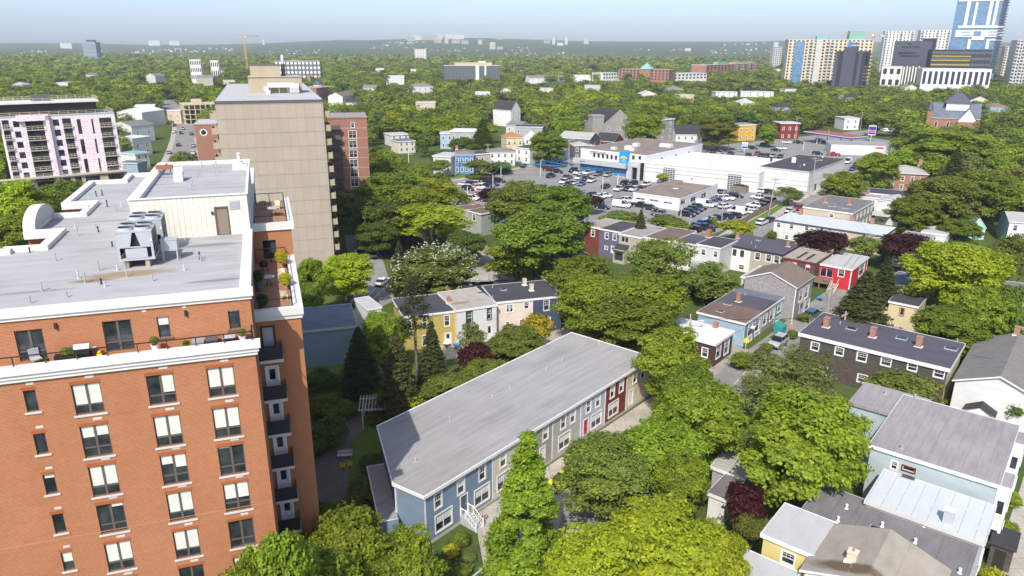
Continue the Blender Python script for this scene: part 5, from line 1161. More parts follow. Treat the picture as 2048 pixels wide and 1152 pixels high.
# ------------------------------------------------------------------ houses across the street
def hs(label, A, B, bot, wall, roof, rtype='flat', C=None, depth=9, nF=2, nR=0, cat='house', rise=1.6, wallR=None, fascia='trim', z=None, nm='house', ch=None, style='hung', zs=None, ang=None, st=2, D=None, over=.25, wh=1.45, ww=.9):
    z_ = z if z else Zat(B, bot); z_ = min(max(z_, 3.5), 30)
    h = House(nm, label, A, B, C=C, D=D, z=z_, depth=None if (C or D) else depth, wall=wall, wallR=wallR, roof=roof, rtype=rtype, rise=rise, fascia=fascia, cat=cat, over=over, ang=ang)
    zs = zs or [1.0 + (z_ - .6) / st * i for i in range(st)]
    if nF: h.rows('F', nF, zs, ww, wh, style)
    if nR: h.rows('R', nR, zs, ww, wh, style)
    h.finish()
    if ch: h.chim(*ch, w=.8, h=1.3)
    return h
hs('bright blue house with a grey roof and white window bays', (909, 309), (947.5, 309), (948, 348), 'blue', 'asph_gray', 'hip', C=(936, 301), nF=4, ch=[(906, 301)], wallR='blue', depth=12, rise=1.2)
hs('pale grey flat-roofed house left of the blue house', (866, 311), (901, 313), (902, 350), 'gray_light', 'roof_lgray', nF=3, depth=10)
hs('taupe house with a dark flat roof right of the blue house', (949, 308), (981, 306), (981, 341), 'tan', 'roof_black', nF=3, depth=9)
hs('white house with a low grey hip roof and paired windows', (978, 304), (1030, 303), (1031, 332), 'white_side', 'asph_gray', 'hip', nF=4, depth=9, rise=1.2)
hs('tall blank white house with a dark roof by the red car', (1031, 294), (1060, 297), (1061, 328), 'white_side', 'roof_black', nF=2, depth=10)
hs('charcoal clapboard house with a light hipped bay roof', (1119, 274), (1180, 278), (1181, 320), 'gray_dark', 'asph_light', 'gx', nF=4, depth=11, rise=2.2, nR=1)
hs('blue house with a white porch left of the charcoal house', (1090, 300), (1122, 302), (1123, 326), 'blue', 'asph_gray', nF=3, depth=6)
H = hs('charcoal square bay with a pale hip roof fronting the charcoal house', (1148, 291), (1187, 290), (1186, 320), 'gray_dark', 'asph_light', 'hip', nF=3, depth=8, rise=1.5, nm='house_bay', cat='house wing')
hs('maroon gabled house with a dark roof behind the showroom', (1190, 280), (1228, 283), (1227, 300), 'maroon', 'asph_black', 'gx', nF=2, depth=10, rise=3, z=7, nR=1)
H = hs('tall grey rendered hall with a steep dark gable and a small turret', (1208, 248), (1268, 246), None, 'stone_gray', 'asph_black', 'gy', nF=3, depth=22, rise=6.5, z=11, cat='hall', st=3, nR=3)
MB().box(-6, -.1, 0, 5, 0, 14.5, 0).box(-6.2, .1, -.2, 5.2, 14.5, 15.2, 0).build('turret', 'stone_gray', H.root)
hs('plain grey stone block right of the big weeping tree', (1319, 240), (1349, 237), None, 'stone_gray', 'roof_gray', nF=2, depth=16, z=13.5, cat='building', st=4)
hs('white gabled house with a dark roof and small dormers', (1352, 268), (1405, 268), (1408, 296), 'white_side', 'asph_black', 'gx', nF=4, depth=11, rise=4, nR=2, ch=[(1364, 243)])
hs('ochre yellow house with a dark flat roof behind young trees', (1478, 250), (1513, 249), (1513, 281), 'gold', 'roof_gray', nF=3, depth=10)
hs('dark red house with white window trim near the filling station', (1562, 246), (1600, 246), (1600, 279), 'maroon', 'roof_lgray', nF=3, depth=10)
hs('orange-roofed cream house above the white row', (1013, 275), (1046, 274), (1046, 300), 'pale_yellow', 'asph_orange', 'hip', nF=3, depth=9, z=8, rise=2)
hs('white gabled house with a pale roof right of the orange roof', (1047, 272), (1077, 272), (1077, 298), 'white_side', 'asph_light', 'gy', nF=2, depth=12, z=8, rise=3)
hs('grey house with a bright flat roof half hidden by a round tree', (900, 262), (957, 263), (957, 290), 'gray_side', 'roof_bright', nF=4, depth=12, z=8.5)
hs('blue grey house with a pale roof left of the half hidden one', (880, 266), (905, 266), None, 'blue_pale', 'roof_lgray', nF=2, depth=10, z=7.5)
hs('cream bungalow with a slate roof above the car lot trees', (797, 283), (830, 281), None, 'cream', 'roof_slate', nF=3, depth=10, z=5.5)
hs('pale bungalow with a light flat roof left of the slate bungalow', (782, 270), (818, 268), None, 'white_side', 'roof_lgray', nF=3, depth=10, z=5.5)
hs('small grey-roofed pair peeping out beneath the dealership hedge', (1012, 250), (1040, 252), None, 'gray_light', 'asph_gray', 'gx', nF=2, depth=10, z=7, rise=2)
hs('dark flat-roofed house before the white gable in the trees', (1030, 253), (1085, 254), None, 'gray_side', 'roof_black', nF=4, depth=11, z=7.5)
hs('tall white gabled house alone among the trees', (1022, 220), (1041, 218), None, 'white_side', 'asph_black', 'gy', nF=2, depth=14, z=10, rise=5, st=3)
hs('white house with a grey hip roof in the middle trees', (825, 173), (866, 172), None, 'white_side', 'asph_gray', 'hip', nF=4, depth=14, z=8, rise=3)
hs('low white house with a light roof left of centre in the trees', (772, 156), (808, 156), None, 'white_side', 'roof_lgray', 'gx', nF=4, depth=14, z=8, rise=3)
hs('white house with brown gable by the left trees', (685, 193), (722, 186), None, 'white_side', 'asph_brown', 'gx', nF=3, depth=12, z=8, rise=3)
hs('grey house deep in the left street trees', (310, 152), (330, 151), None, 'gray_light', 'asph_gray', 'gx', nF=3, depth=14, z=9, rise=3)
hs('wide grey-roofed house above the unfinished frame', (392, 156), (425, 156), None, 'tan', 'asph_gray', 'gx', nF=4, depth=18, z=9, rise=3)
# rows on the far right of the neighbourhood
z = Zat((1546, 441), (1544, 477))
H = House('row_house', 'long white and cream row house with a pale roof and brick chimneys', (1546, 440.5), (1768, 472), C=(1799, 455.5), z=z, ang=NA, front=[(.3, 'white_side'), (.3, 'cream'), (.4, 'beige')], wall='beige', roof='roof_white', over=.12, fascia='slate_panel', det=1)
for x, y in ((1554, 445), (1580, 448), (1610, 451), (1640, 456), (1686, 465), (1724, 469), (1570, 470), (1586, 473)): H.W('F', x, y, x + 6, y + 10)
H.finish().chim((1601, 430), (1703, 442.5), (1744, 449), w=.8, h=1.5)
z = Zat((1705, 427), (1702, 462)) if False else 6.2
H = House('row_house', 'beige row house with a dark roof and two brick chimneys behind the cream row', (1605, 414), (1705, 426.5), C=(1759, 403), z=z, ang=NA, wall='beige', wallR='gray_side', roof='roof_dgray', over=.15, det=1); H.W('F', 1659, 427, 1666, 435); H.rows('R', 6, [.9, 3.7], 1, 1.4); H.finish().chim((1651, 405), (1699, 409), w=.8, h=1.5); H.sky((1664, 413), w=2., d=.6); H.sky((1691, 417), w=2, d=.6)
H = House('house', 'white end-gable house with a timber balcony beside the beige row', (1757, 400), (1802, 407), C=(1815, 396), z=6.4, ang=NA, wall='white_side', roof='roof_lgray', over=.2, rtype='gy', rise=.8, det=1); H.W('F', 1774, 408, 1783, 414); H.W('F', 1782, 430, 1788, 441); H.finish()
q = H.side('F', 1764, 420); MB(H.fr['F']).box(q[0] - 1.5, q[0] + 2.4, .02, 2.2, 2.6, 2.8).box(q[0] - 1.5, q[0] + 2.4, 2.1, 2.2, 2.8, 3.9).box(q[0] - 1.5, q[0] - 1.4, .02, 2.2, 2.8, 3.9).build('balcony', 'sill', H.root)
H = House('house', 'long low house with a dark flat roof below the brick house', (1712, 383), (1848, 396), depth=9, z=5.5, wall='gray_light', roof='roof_black', over=.15); H.rows('F', 5, [1]); H.finish()
H = House('row_house', 'grey mauve roofed row house left of the white balcony house', (1652, 386), (1760, 396), depth=8, z=5.2, wall='white_side', roof='roof_gray', over=.1); H.rows('F', 5, [1]); H.finish().chim((1692, 384), (1736, 388), w=.9, h=1.5)
H = House('house', 'brown brick house with a pale hip roof among the right-hand trees', (1779, 344), (1856, 348), depth=14, z=6.5, wall='brick_chim', roof='asph_light', rtype='hip', rise=1.6, over=.4); H.rows('F', 4, [1, 3.8]); H.finish().chim((1840, 332), w=1.2, h=2.)
H = House('house', 'grey flat-roofed house between the two copper maples', (1790, 480), (1850, 489), depth=11, z=6, ang=NA, wall='white_side', roof='roof_gray', over=.1); H.rows('F', 3, [1, 3.6]); H.finish(); H.sky((1818, 466))
H = House('house', 'low house with a sunlit grey roof right of the copper maples', (1846, 461), (1893, 470), depth=8, z=5, ang=NA, wall='white_side', roof='roof_lgray', over=.1); H.finish()
H = House('house', 'mint green cottage with a steep mint gable in the right-hand trees', (1938, 456), (1972, 455), depth=8, z=3.2, wall='mint', roof='roof_slate', rtype='gy', rise=2.6, over=.15); H.W('F', 1950, 458, 1957, 466); H.finish()
H = House('house', 'white and blue house cut by the right picture edge', (2020, 442), (2075, 446), depth=10, z=6, wall='white_side', wallL='blue_pale', roof='asph_light', rtype='gx', rise=1.5, over=.3); H.rows('F', 2, [1, 3.6]); H.finish()
H = House('house', 'dark grey house behind the leaning trunk at the right edge', (1960, 585), (2070, 600), depth=10, z=6.2, wall='gray_side', roof='roof_dgray', over=.15, det=1); H.W('F', 2018, 627, 2046, 651, style='pair'); H.W('F', 2030, 590, 2046, 606); H.W('F', 1992, 590, 2000, 602); H.finish()
H = House('house', 'dark house with rows of solar panels beside the old spruce', (1780, 560), (1830, 575), depth=9, z=5, wall='gray_side', roof='roof_slate', over=.15, ang=NA); H.finish()
for i in range(3):
    for j in range(2): MB().box(.6 + i * 1.9, 2.3 + i * 1.9, 1 + j * 3, 3.6 + j * 3, H.z + .1, H.z + .16, 0).box(.55 + i * 1.9, 2.35 + i * 1.9, .95 + j * 3, 3.65 + j * 3, H.z + .05, H.z + .1, 1).build('solar_panel', ['navy_panel', 'galv'], H.roof)
# church with a lantern roof, right
H = House('church', 'brick church with steep slate roofs, white gables and a square lantern', (1862, 234), (1960, 238), depth=22, z=7, wall='brick_red', roof='roof_slate', rtype='gx', rise=8, over=.4, cat='church', fascia='trim'); H.rows('F', 4, [1.5], 1.2, 3, 'plain', det=1); H.rows('R', 2, [1.5], 1.4, 4, 'plain', det=1); H.finish()
xc_ = H.rp(1920, 215, 14)[0]; m = MB(); m.box(xc_ - 6, xc_ + 6, 5, 17, 11, 15.5, 0); m.build('lantern', 'trim', H.root)
m = MB(); a = 7
for (p, q) in (((-a, -a), (a, -a)), ((a, -a), (a, a)), ((a, a), (-a, a)), ((-a, a), (-a, -a))): m.face([(xc_ + p[0], 11 + p[1], 15.5), (xc_ + q[0], 11 + q[1], 15.5), (xc_ + q[0] * .25, 11 + q[1] * .25, 21), (xc_ + p[0] * .25, 11 + p[1] * .25, 21)])
m.face([(xc_ - a * .25, 11 - a * .25, 21), (xc_ + a * .25, 11 - a * .25, 21), (xc_ + a * .25, 11 + a * .25, 21), (xc_ - a * .25, 11 + a * .25, 21)]); m.build('lantern_roof', 'slate_panel', H.root)
MB().box(-2.2, .2, -.5, 2, 0, 11, 0).cyl(-1, .7, 11, 17, 1.9, .05, 8, 1).build('spire', ['brick_red', 'slate_panel'], H.root)
m = MB(); xg = H.w * .75
m.face([(xg - 5, -1.5, 5), (xg + 5, -1.5, 5), (xg, -1.5, 12.5)], 0); m.face([(xg - 5.4, -1.8, 4.8), (xg, -1.8, 12.9), (xg, 11, 12.9), (xg - 5.4, 11, 4.8)], 1); m.face([(xg, -1.8, 12.9), (xg + 5.4, -1.8, 4.8), (xg + 5.4, 11, 4.8), (xg, 11, 12.9)], 1); m.box(xg - 5, xg + 5, -1.49, -.05, 0, 5, 2); m.build('gable', ['trim', 'roof_slate', 'brick_red'], H.root)
# ------------------------------------------------------------------ far apartment blocks
def block(label, A, B, z, depth, wall, nx, nz, roof='roof_lgray', zb=0, name='apartment_block', cat='apartment block', wr=None, side=0, ww=.55, wh=.5, win_mat='glass', C=None, balc=None, ang=None, over=.2, fascia='trim', z0=3., wallR=None, d=None):
    AB = None
    if d:
        a = at_dist(A[0], A[1], d); z = float(a[2]); u = np.array([math.cos(R(ang or 0)), math.sin(R(ang or 0))]); r = ray(*B)[:2]
        k = np.linalg.solve(np.array([[u[0], -r[0]], [u[1], -r[1]]]), -a[:2]); AB = (np.array([a[0], a[1], z]), np.array([a[0] + u[0] * k[0], a[1] + u[1] * k[0], z])); C = None; ang = None
    h = House(name, label, A, B, C=C, z=z, depth=depth, wall=wall, roof=roof, over=over, cat=cat, fascia=fascia, ang=ang, wallR=wallR, AB=AB); h.finish()
    fl = (z - z0) / nz
    for sd, n in (('F', nx), ('R', side)):
        if not n: continue
        L_ = h.len[sd]; cw = L_ / n
        for i in range(n):
            m = MB(h.fr[sd])
            for k_ in range(nz):
                zz = z0 + fl * k_ + fl * .28; m.box(cw * (i + .5 - ww / 2), cw * (i + .5 + ww / 2), .02, .08, zz, zz + fl * wh)
            m.box(cw * (i + .47), cw * (i + .53), .02, .06, z0 + fl * .3, z0 + fl * (nz - .4)); m.build('window_column', win_mat, h.root)
        if balc:
            for i in balc:
                m = MB(h.fr[sd]); c = cw * (i + .5)
                if i >= n: continue
                for k_ in range(nz): m.box(c - cw * .42, c + cw * .42, .1, 1.5, z0 + fl * k_ - .1, z0 + fl * k_ + .15); m.box(c - cw * .42, c + cw * .42, 1.4, 1.5, z0 + fl * k_ + .15, z0 + fl * k_ + 1.1)
                m.box(c - .1, c + .1, .1, .2, z0, z0 + fl * (nz - .8)); m.build('balcony_stack', 'tower_gray', h.root)
    return h
def dz(px, py, z): return P(px, py, z)
H = block('dark glass mid-rise with a pale stepped top floor in the centre trees', (888, 131), (1000, 131), 22, 24, 'gray_dark', 16, 6, 'roof_gray', win_mat='glass_office', ww=.7, wh=.62)
MB().box(H.w * .2, H.w * .86, 3, H.d - 3, 22, 25.4).build('top_floor', 'plaster', H.root); MB().box(H.w * .56, H.w * .62, -1.2, 0, 0, 22).build('pier', 'tower_white', H.root); MB().box(H.w * .72, H.w * .75, -1.0, 0, 0, 22).build('pier', 'tower_white', H.root); MB().box(H.w * .62, H.w * .75, 6, 12, 25.4, 27.5).build('plant_room', 'galv', H.root)
H = block('brick office block with a green copper pyramid roof', (1238, 138), (1338, 140), 17, 30, 'brick_red', 14, 4, 'roof_gray', ww=.5, side=8, fascia='brick_chim')
xc_ = H.w * .55; m = MB(); m.box(xc_ - 7, xc_ + 7, -3, 11, 0, 17.5, 1)
for k_ in range(4):
    p = [(-8, -4), (8, -4), (8, 12), (-8, 12)][k_]; q = [(-8, -4), (8, -4), (8, 12), (-8, 12)][(k_ + 1) % 4]; m.face([(xc_ + p[0], p[1], 17.5), (xc_ + q[0], q[1], 17.5), (xc_, 4, 26)], 0)
m.build('pyramid_tower', ['copper_green', 'brick_red'], H.root)
H = block('long brick apartment block with rows of balconies right of centre', (1413, 130), (1518, 126), 21, 24, 'brick_red', 16, 7, 'roof_gray', balc=(8, 10, 12, 14), ww=.45)
MB().box(H.w * .22, H.w * .42, 2, 10, 21, 24.5).build('penthouse', 'copper_green', H.root); MB().box(H.w * .55, H.w * .95, 3, 12, 21, 23).build('penthouse', 'concrete_tan', H.root)
# right skyline
H = block('wide cream high-rise under scaffolding with blue and tan bays', (1578, 79), (1748, 77), 53, 26, 'tower_cream', 20, 16, 'roof_lgray', ww=.5, balc=(5, 9, 10, 15, 16), d=850, ang=-12)
for (a, b) in ((.08, .2), (.7, .82)): m = MB(H.fr['F']).box(H.w * a, H.w * b, .09, .35, 4, H.z - 2).build('blue_bay', 'glass_blue', H.root)
MB(H.fr['F']).box(H.w * .33, H.w * .4, .09, 2.5, 0, H.z).build('hoist_bay', 'tower_gray', H.root); MB().box(H.w * .34, H.w * .46, 4, 14, H.z, H.z + 3.5).build('plant_room', 'copper_green', H.root); MB().box(H.w * .72, H.w * .9, 4, 16, H.z, H.z + 9).build('plant_room', 'copper_green', H.root)
m = MB(H.fr['F'])
for k_ in range(8): m.box(H.w * .0, H.w, 1.6, 1.7, 6 + 6 * k_, 6.15 + 6 * k_)
m.build('scaffold', 'timber', H.root)
def crane(px, py_base, ztop, label, d, jib, arm=1, az=0):
    q = at_dist(px, py_base, d); t = thing('tower_crane', label, 'crane', (q[0], q[1], 0), R(az)); m = MB()
    s_ = .9
    for x in (-s_, s_):
        for y in (-s_, s_): m.box(x - .2, x + .2, y - .2, y + .2, 0, ztop)
    k_ = 0
    while k_ < ztop - 3: m.tube((-s_, -s_, k_), (s_, -s_, k_ + 3), .16, n=4); m.tube((s_, -s_, k_), (s_, s_, k_ + 3), .16, n=4); k_ += 3
    m.build('mast', 'crane_yellow', t)
    j_ = MB()
    for zz, y in ((ztop, -.8), (ztop, .8), (ztop + 1.8, 0)): j_.tube((-jib * .3, y, zz), (jib, y, zz - (.0 if zz == ztop else 0)), .22, n=4)
    for k_ in range(int(jib // 3)): j_.tube((k_ * 3., -.8, ztop), (k_ * 3. + 1.5, 0, ztop + 1.8), .12, n=4); j_.tube((k_ * 3. + 1.5, 0, ztop + 1.8), (k_ * 3. + 3, .8, ztop), .12, n=4)
    j_.build('jib', 'crane_yellow', t); MB().box(-jib * .3, -jib * .18, -1, 1, ztop - 2.5, ztop).build('counterweight', 'concrete_plain', t); MB().box(.9, 2.6, -1, 1, ztop - 1.5, ztop + .4).build('cab', 'trim', t)
    MB().tube((0, 0, ztop + 1.8), (0, 0, ztop + 7), .3, .1, 5).build('apex', 'crane_yellow', t); return t
D1 = float((P(1748, 77 + 60, 0))[1])
H0 = H
dcr = float((H.o + H.uy * -6)[1])
crane(1738, 140, 60, 'yellow tower crane in front of the scaffolded cream high-rise', dcr, 34, az=175)
crane(494, 130, 58, 'orange tower crane standing alone above the left trees', 1150., 22, az=10)
H = block('charcoal windowless slab with a black balcony side in front of the cream high-rise', (1672, 102), (1733, 100), 43, 22, 'slate_panel', 0, 12, 'roof_gray', C=(1752, 99), side=0, fascia='charcoal', d=770, ang=-37)
FRH = H.fr['F']
for (a, b, c_) in ((.12, .26, 'charcoal_dk'), (.68, .78, 'charcoal_dk'), (.9, .99, 'charcoal_dk')): MB(FRH).box(H.w * a, H.w * b, .05, .25, 0, H.z - .4).build('panel_strip', c_, H.root)
MB().box(H.w * .27, H.w * .67, 1, 9, H.z, H.z + 4).build('lift_head', 'slate_panel', H.root)
m = MB(H.fr['R'])
for k_ in range(int(H.z / 3.3) - 1): m.box(.5, H.d - .5, .05, 1.8, 3 + 3.3 * k_, 3.3 + 3.3 * k_); m.box(.5, H.d - .5, 1.7, 1.8, 3.3 + 3.3 * k_, 4.2 + 3.3 * k_)
m.box(H.d / 2 - .1, H.d / 2 + .1, .05, .2, 3, H.z - 3); m.build('balcony_stack', 'charcoal_dk', H.root); MB(H.fr['R']).box(1, H.d - 1, .02, .04, 3, H.z - 2).build('glazing', 'glass', H.root)
block('left cream twin tower behind the cream high-rise', (1771, 62), (1830, 61), 66, 24, 'tower_white', 8, 18, 'roof_white', balc=(0, 4, 7), ww=.4, d=1150, ang=-18); block('right cream twin tower left of the blue glass tower', (1843, 60), (1903, 59), 67, 24, 'tower_white', 8, 18, 'roof_white', balc=(0, 4, 7), ww=.4, d=1150, ang=-18)
H = block('charcoal office block with four slot windows right of the cream high-rise', (1790, 82), (1866, 80), 49, 40, 'slate_panel', 0, 1, 'roof_gray', C=(1880, 79), fascia='charcoal', wallR='charcoal_dk', d=900, ang=-34)
for (x0, x1, y) in ((1803, 1840, 94), (1796, 1832, 106), (1801, 1838, 112), (1816, 1824, 88)): a, b = H.side('F', x0, y), H.side('F', x1, y); MB(H.fr['F']).box(a[0], b[0], .02, .1, a[1] - 1, a[1] + 1).build('window', 'glass', H.root)
MB().box(H.w * .72, H.w * 1.05, 4, 22, 20, H.z + 3.).build('tower_part', 'charcoal_dk', H.root)
H = block('black glass office wing above a white colonnade', (1866, 99), (1986, 98), 42, 30, 'charcoal_dk', 22, 4, 'roof_gray', z0=20, ww=.8, wh=.42, fascia='charcoal', win_mat='glass_office', d=830, ang=-20)
MB(H.fr['F']).box(0, H.w * .66, .09, .2, H.z - 7, H.z - 6.4).box(0, H.w * .66, .09, .2, H.z - 11.5, H.z - 10.9).box(0, H.w * .66, .09, .2, H.z - 16, H.z - 15.4).build('gold_fin', 'gold_sign', H.root)
H = block('white colonnaded podium below the black glass wing', (1846, 137), (1985, 137), 21, 30, 'tower_white', 12, 1, 'roof_white', z0=4, ww=.55, wh=.6, win_mat='navy_panel', d=800, ang=-20)
H = block('white saw-tooth roofed building beside the colonnade', (1765, 132), (1806, 131), 18, 24, 'tower_white', 3, 2, 'navy_panel', d=860, ang=-25); m = MB()
for k_ in range(6): m.box(H.w + 1 + k_ * 3, H.w + 2.2 + k_ * 3, 0, 20, 0, H.z - 1 + (k_ % 2))
m.build('fin', 'tower_white', H.root)
# blue glass tower with white frames
bd = 700.
def tower_front(label, x0, x1, ytop, ybot, d, wall):
    a = at_dist(x0, ytop, d); b = at_dist(x1, ytop, d); return a, b
H = block('tall blue glass tower with bold white frames cut by the top edge', (1917, -8), (2020, -8), 0, 28, 'glass_blue', 0, 1, 'roof_white', name='glass_tower', cat='tower', d=940, ang=-32); ztw = H.z; fr = H.fr['F']
def zpx(y): return H.side('F', 1970, y)[1]
m = MB(fr)
def bar(x0, x1, y0, y1, dep=.8): a = max(-.5, H.side('F', x0, (y0 + y1) / 2)[0]); b = min(H.w + .5, H.side('F', x1, (y0 + y1) / 2)[0]); m.box(a, b, .02, dep, zpx(y1), zpx(y0))
for (x0, x1, y0, y1) in ((1916, 2032, 51, 56), (1931, 1938, 2, 52), (1948, 1953, 4, 52), (1976, 1983, 2, 52), (1988, 1994, 2, 52), (1918, 2032, -2, 2), (1911, 2025, 60, 74), (1944, 1969, 74, 78), (1935, 1941, 78, 98), (1972, 1978, 78, 98), (1941, 1968, 78, 80), (1980, 2020, 78, 81)): bar(x0, x1, y0, y1)
m.build('white_frame', 'trim', H.root)
m = MB(H.fr['F']);
for k_ in range(28): z_ = ztw - 3 - k_ * 3.1; m.box(H.w * .9, H.w + 1.5, .05, 1.6, z_, z_ + 1.1)
m.box(H.w * .95, H.w * .96, .05, .2, ztw - 80, ztw); m.build('balcony_stack', 'slate_panel', H.root)
m = MB(fr)
for (x0, x1, y0, y1) in ((1922, 1940, 63, 65), (1924, 1944, 69, 71), (1948, 1963, 62, 72), (1976, 2005, 63, 65), (1976, 2000, 69, 71)): a = H.side('F', x0, y0)[0]; b = H.side('F', x1, y0)[0]; MB(fr).box(a, b, .81, .9, zpx(y1), zpx(y0)).build('strip_window', 'glass_blue', H.root)
block('grey balconied tower at the far right picture edge', (2036, 80), (2075, 80), 50, 24, 'tower_gray', 6, 16, 'roof_gray', balc=(0, 2, 4), ww=.6, d=780, ang=-20)
block('stepped beige tower behind the blue glass tower', (2012, 93), (2034, 93), 45, 20, 'tower_cream', 4, 14, balc=(0, 2), d=1000, ang=-20)
# distant left
H = block('dark blue rounded high-rise alone on the left skyline', (164, 84), (190, 84), 62, 22, 'slate_blue', 0, 1, 'roof_gray', zb=0, d=1900, ang=0); m = MB(H.fr['F'])
for k_ in range(int(H.z / 3.3) - 1): m.box(-.6, H.w + .6, .02, 1.0, 4 + k_ * 3.3, 4.9 + k_ * 3.3)
m.build('balcony_band', 'steel', H.root); MB().box(H.w * .25, H.w * .85, 3, 14, H.z, H.z + 5).build('plant_room', 'slate_panel', H.root)
H = block('black and white mid-rise above the trees behind the tan tower', (548, 122), (640, 120), 26, 22, 'gray_dark', 12, 4, 'roof_gray', ww=.6, win_mat='tower_white', d=1000, ang=10); MB().box(H.w * .05, H.w * .25, 2, 10, H.z, H.z + 4).build('plant_room', 'charcoal', H.root)
H = block('white boxy building far down the left street', (378, 119), (400, 118), 22, 20, 'tower_white', 6, 3, d=950, ang=15); block('low white warehouse at the far end of the left trees', (420, 121), (436, 120), 20, 20, 'tower_white', 4, 2, d=1050, ang=15)
block('small white apartment slab on the middle skyline', (829, 98), (852, 98), 44, 16, 'tower_white', 7, 10, ww=.7, wh=.4, d=2300, ang=0); block('pale blue slab tower left of the cream high-rise', (1548, 93), (1565, 92), 46, 16, 'tower_gray', 4, 12, ww=.6, d=1500, ang=0)
block('low white mall building between the brick blocks', (1340, 148), (1414, 146), 11, 30, 'tower_white', 10, 2); block('white flat building left of the pyramid-roofed brick office', (1206, 146), (1238, 145), 12, 20, 'tower_white', 6, 2)
hs('brick hall with a pale roof left of the brick apartments', (1352, 150), (1412, 149), None, 'brick_red', 'roof_lgray', nF=6, depth=20, z=8, cat='hall')
hs('row of grey roofed houses below the pyramid office', (1060, 156), (1130, 155), None, 'white_side', 'asph_gray', 'gx', nF=6, depth=16, z=8, rise=3, nm='row_house')
hs('white house under the trees left of the pyramid office', (1150, 150), (1182, 150), None, 'white_side', 'roof_lgray', nF=4, depth=14, z=9)
hs('white flat-topped trailer building in the right-hand trees', (1432, 184), (1475, 184), None, 'white_side', 'roof_white', nF=4, depth=12, z=5)
hs('second white flat-topped building right of the trailer building', (1482, 183), (1548, 184), None, 'white_side', 'roof_lgray', nF=5, depth=12, z=5)
hs('white building corner below the church trees', (1690, 236), (1720, 236), None, 'white_side', 'roof_lgray', nF=2, depth=12, z=7)
# ------------------------------------------------------------------ ground, roads, hills
def struct(name, bm, mat, kind='structure'): o = bm.build(name, mat); o['kind'] = kind; return o
m = MB(); m.face([(-9000, -200, 0), (9000, -200, 0), (9000, 2700, 0), (-9000, 2700, 0)]); struct('ground', m, 'ground')
CLEAR = []
def sheet(name, pts, mat, lvl, clear=True, px=True):
    w = [P(*p)[:2] if px else np.array(p) for p in pts]
    ar = sum(w[i - 1][0] * w[i][1] - w[i][0] * w[i - 1][1] for i in range(len(w)))
    if ar < 0: w = w[::-1]
    m = MB(); m.face([(p[0], p[1], lvl * .012) for p in w]); o = struct(name, m, mat)
    if clear: CLEAR.append(w)
    return o
def strip(name, pts, width, mat, lvl, px=True, clear=True):
    c = [Vector(P(*p)[:2]) if px else Vector(p) for p in pts]; l, r = [], []
    for i, p in enumerate(c):
        d = (c[min(i + 1, len(c) - 1)] - c[max(i - 1, 0)]).normalized(); n = Vector((-d.y, d.x)) * width / 2; l.append(p + n); r.append(p - n)
    m = MB()
    for i in range(len(c) - 1): m.face([(*r[i], lvl * .012), (*r[i + 1], lvl * .012), (*l[i + 1], lvl * .012), (*l[i], lvl * .012)])
    o = struct(name, m, mat)
    if clear: CLEAR.append([np.array(p) for p in (r + l[::-1])])
    return o
sheet('car_lot', [(880, 420), (905, 366), (1040, 345), (1140, 326), (1290, 345), (1430, 300), (1700, 268), (1800, 285), (1770, 330), (1690, 350), (1560, 406), (1500, 440), (1420, 470), (1200, 450), (1000, 425)], 'asphalt', 1)
strip('street', [(840, 372), (1000, 352), (1130, 326), (1240, 312), (1430, 296), (1620, 276), (1760, 262), (1860, 254)], 13, 'asphalt_old', 2)
strip('street', [(1430, 520), (1505, 462), (1560, 425), (1620, 398), (1700, 370)], 8, 'asphalt', 3)
strip('pavement', [(1395, 505), (1500, 437), (1560, 404), (1600, 396)], 2.2, 'concrete', 5)
strip('verge', [(1405, 512), (1510, 443), (1570, 408)], 2.4, 'lawn', 4, clear=False)
strip('pavement', [(1535, 442), (1600, 398), (1640, 380), (1690, 356)], 2.4, 'concrete', 5)
strip('pavement', [(905, 362), (1010, 342), (1120, 320)], 2.5, 'concrete', 6); strip('verge', [(905, 356), (1010, 338), (1100, 320)], 4, 'lawn', 3, clear=False)
strip('street', [(346, 345), (360, 310), (368, 280), (370, 255), (362, 236), (345, 215), (328, 200)], 13, 'asphalt_old', 2); strip('pavement', [(318, 345), (335, 310), (345, 280), (349, 255), (345, 238)], 2.4, 'concrete', 4)
strip('pavement', [(405, 330), (397, 300), (392, 275)], 2.2, 'concrete', 4)
strip('lane', [(1440, 790), (1500, 735), (1570, 682), (1630, 632), (1672, 598), (1705, 574)], 6.2, 'asphalt_old', 2)
sheet('driveway', [(975, 1175), (952, 1050), (950, 1030), (1100, 930), (1200, 862), (1306, 792), (1345, 810), (1230, 930), (1130, 1010), (1085, 1175)], 'concrete', 2)
sheet('driveway_lane', [(1000, 1250), (1060, 1160), (1130, 1010), (1230, 930), (1330, 850), (1400, 870), (1330, 960), (1230, 1060), (1190, 1250)], 'asphalt', 1)
sheet('rear_parking', [(690, 470), (735, 470), (760, 500), (790, 600), (740, 625), (690, 600), (700, 540)], 'asphalt', 1)
sheet('gravel_yard', [(905, 500), (985, 495), (1000, 545), (985, 570), (880, 570), (900, 540)], 'gravel', 1); sheet('rear_path', [(840, 590), (880, 566), (1060, 560), (1060, 575), (880, 596)], 'asphalt_old', 1)
sheet('garden_path', [(595, 1010), (625, 905), (690, 845), (705, 800), (735, 830), (725, 862), (700, 890), (695, 985), (650, 1040)], 'pavers', 2); sheet('lawn', [(600, 720), (760, 720), (790, 800), (770, 960), (690, 1010), (600, 940)], 'lawn', 1)
sheet('front_pavement', [(2000, 1175), (2010, 1060), (2040, 960), (2110, 900), (2160, 960), (2120, 1175)], 'concrete', 1); sheet('front_bed', [(1955, 1175), (1985, 1080), (2030, 940), (2048, 925), (2046, 960), (2012, 1060), (2000, 1175)], 'ground', 2, clear=False)
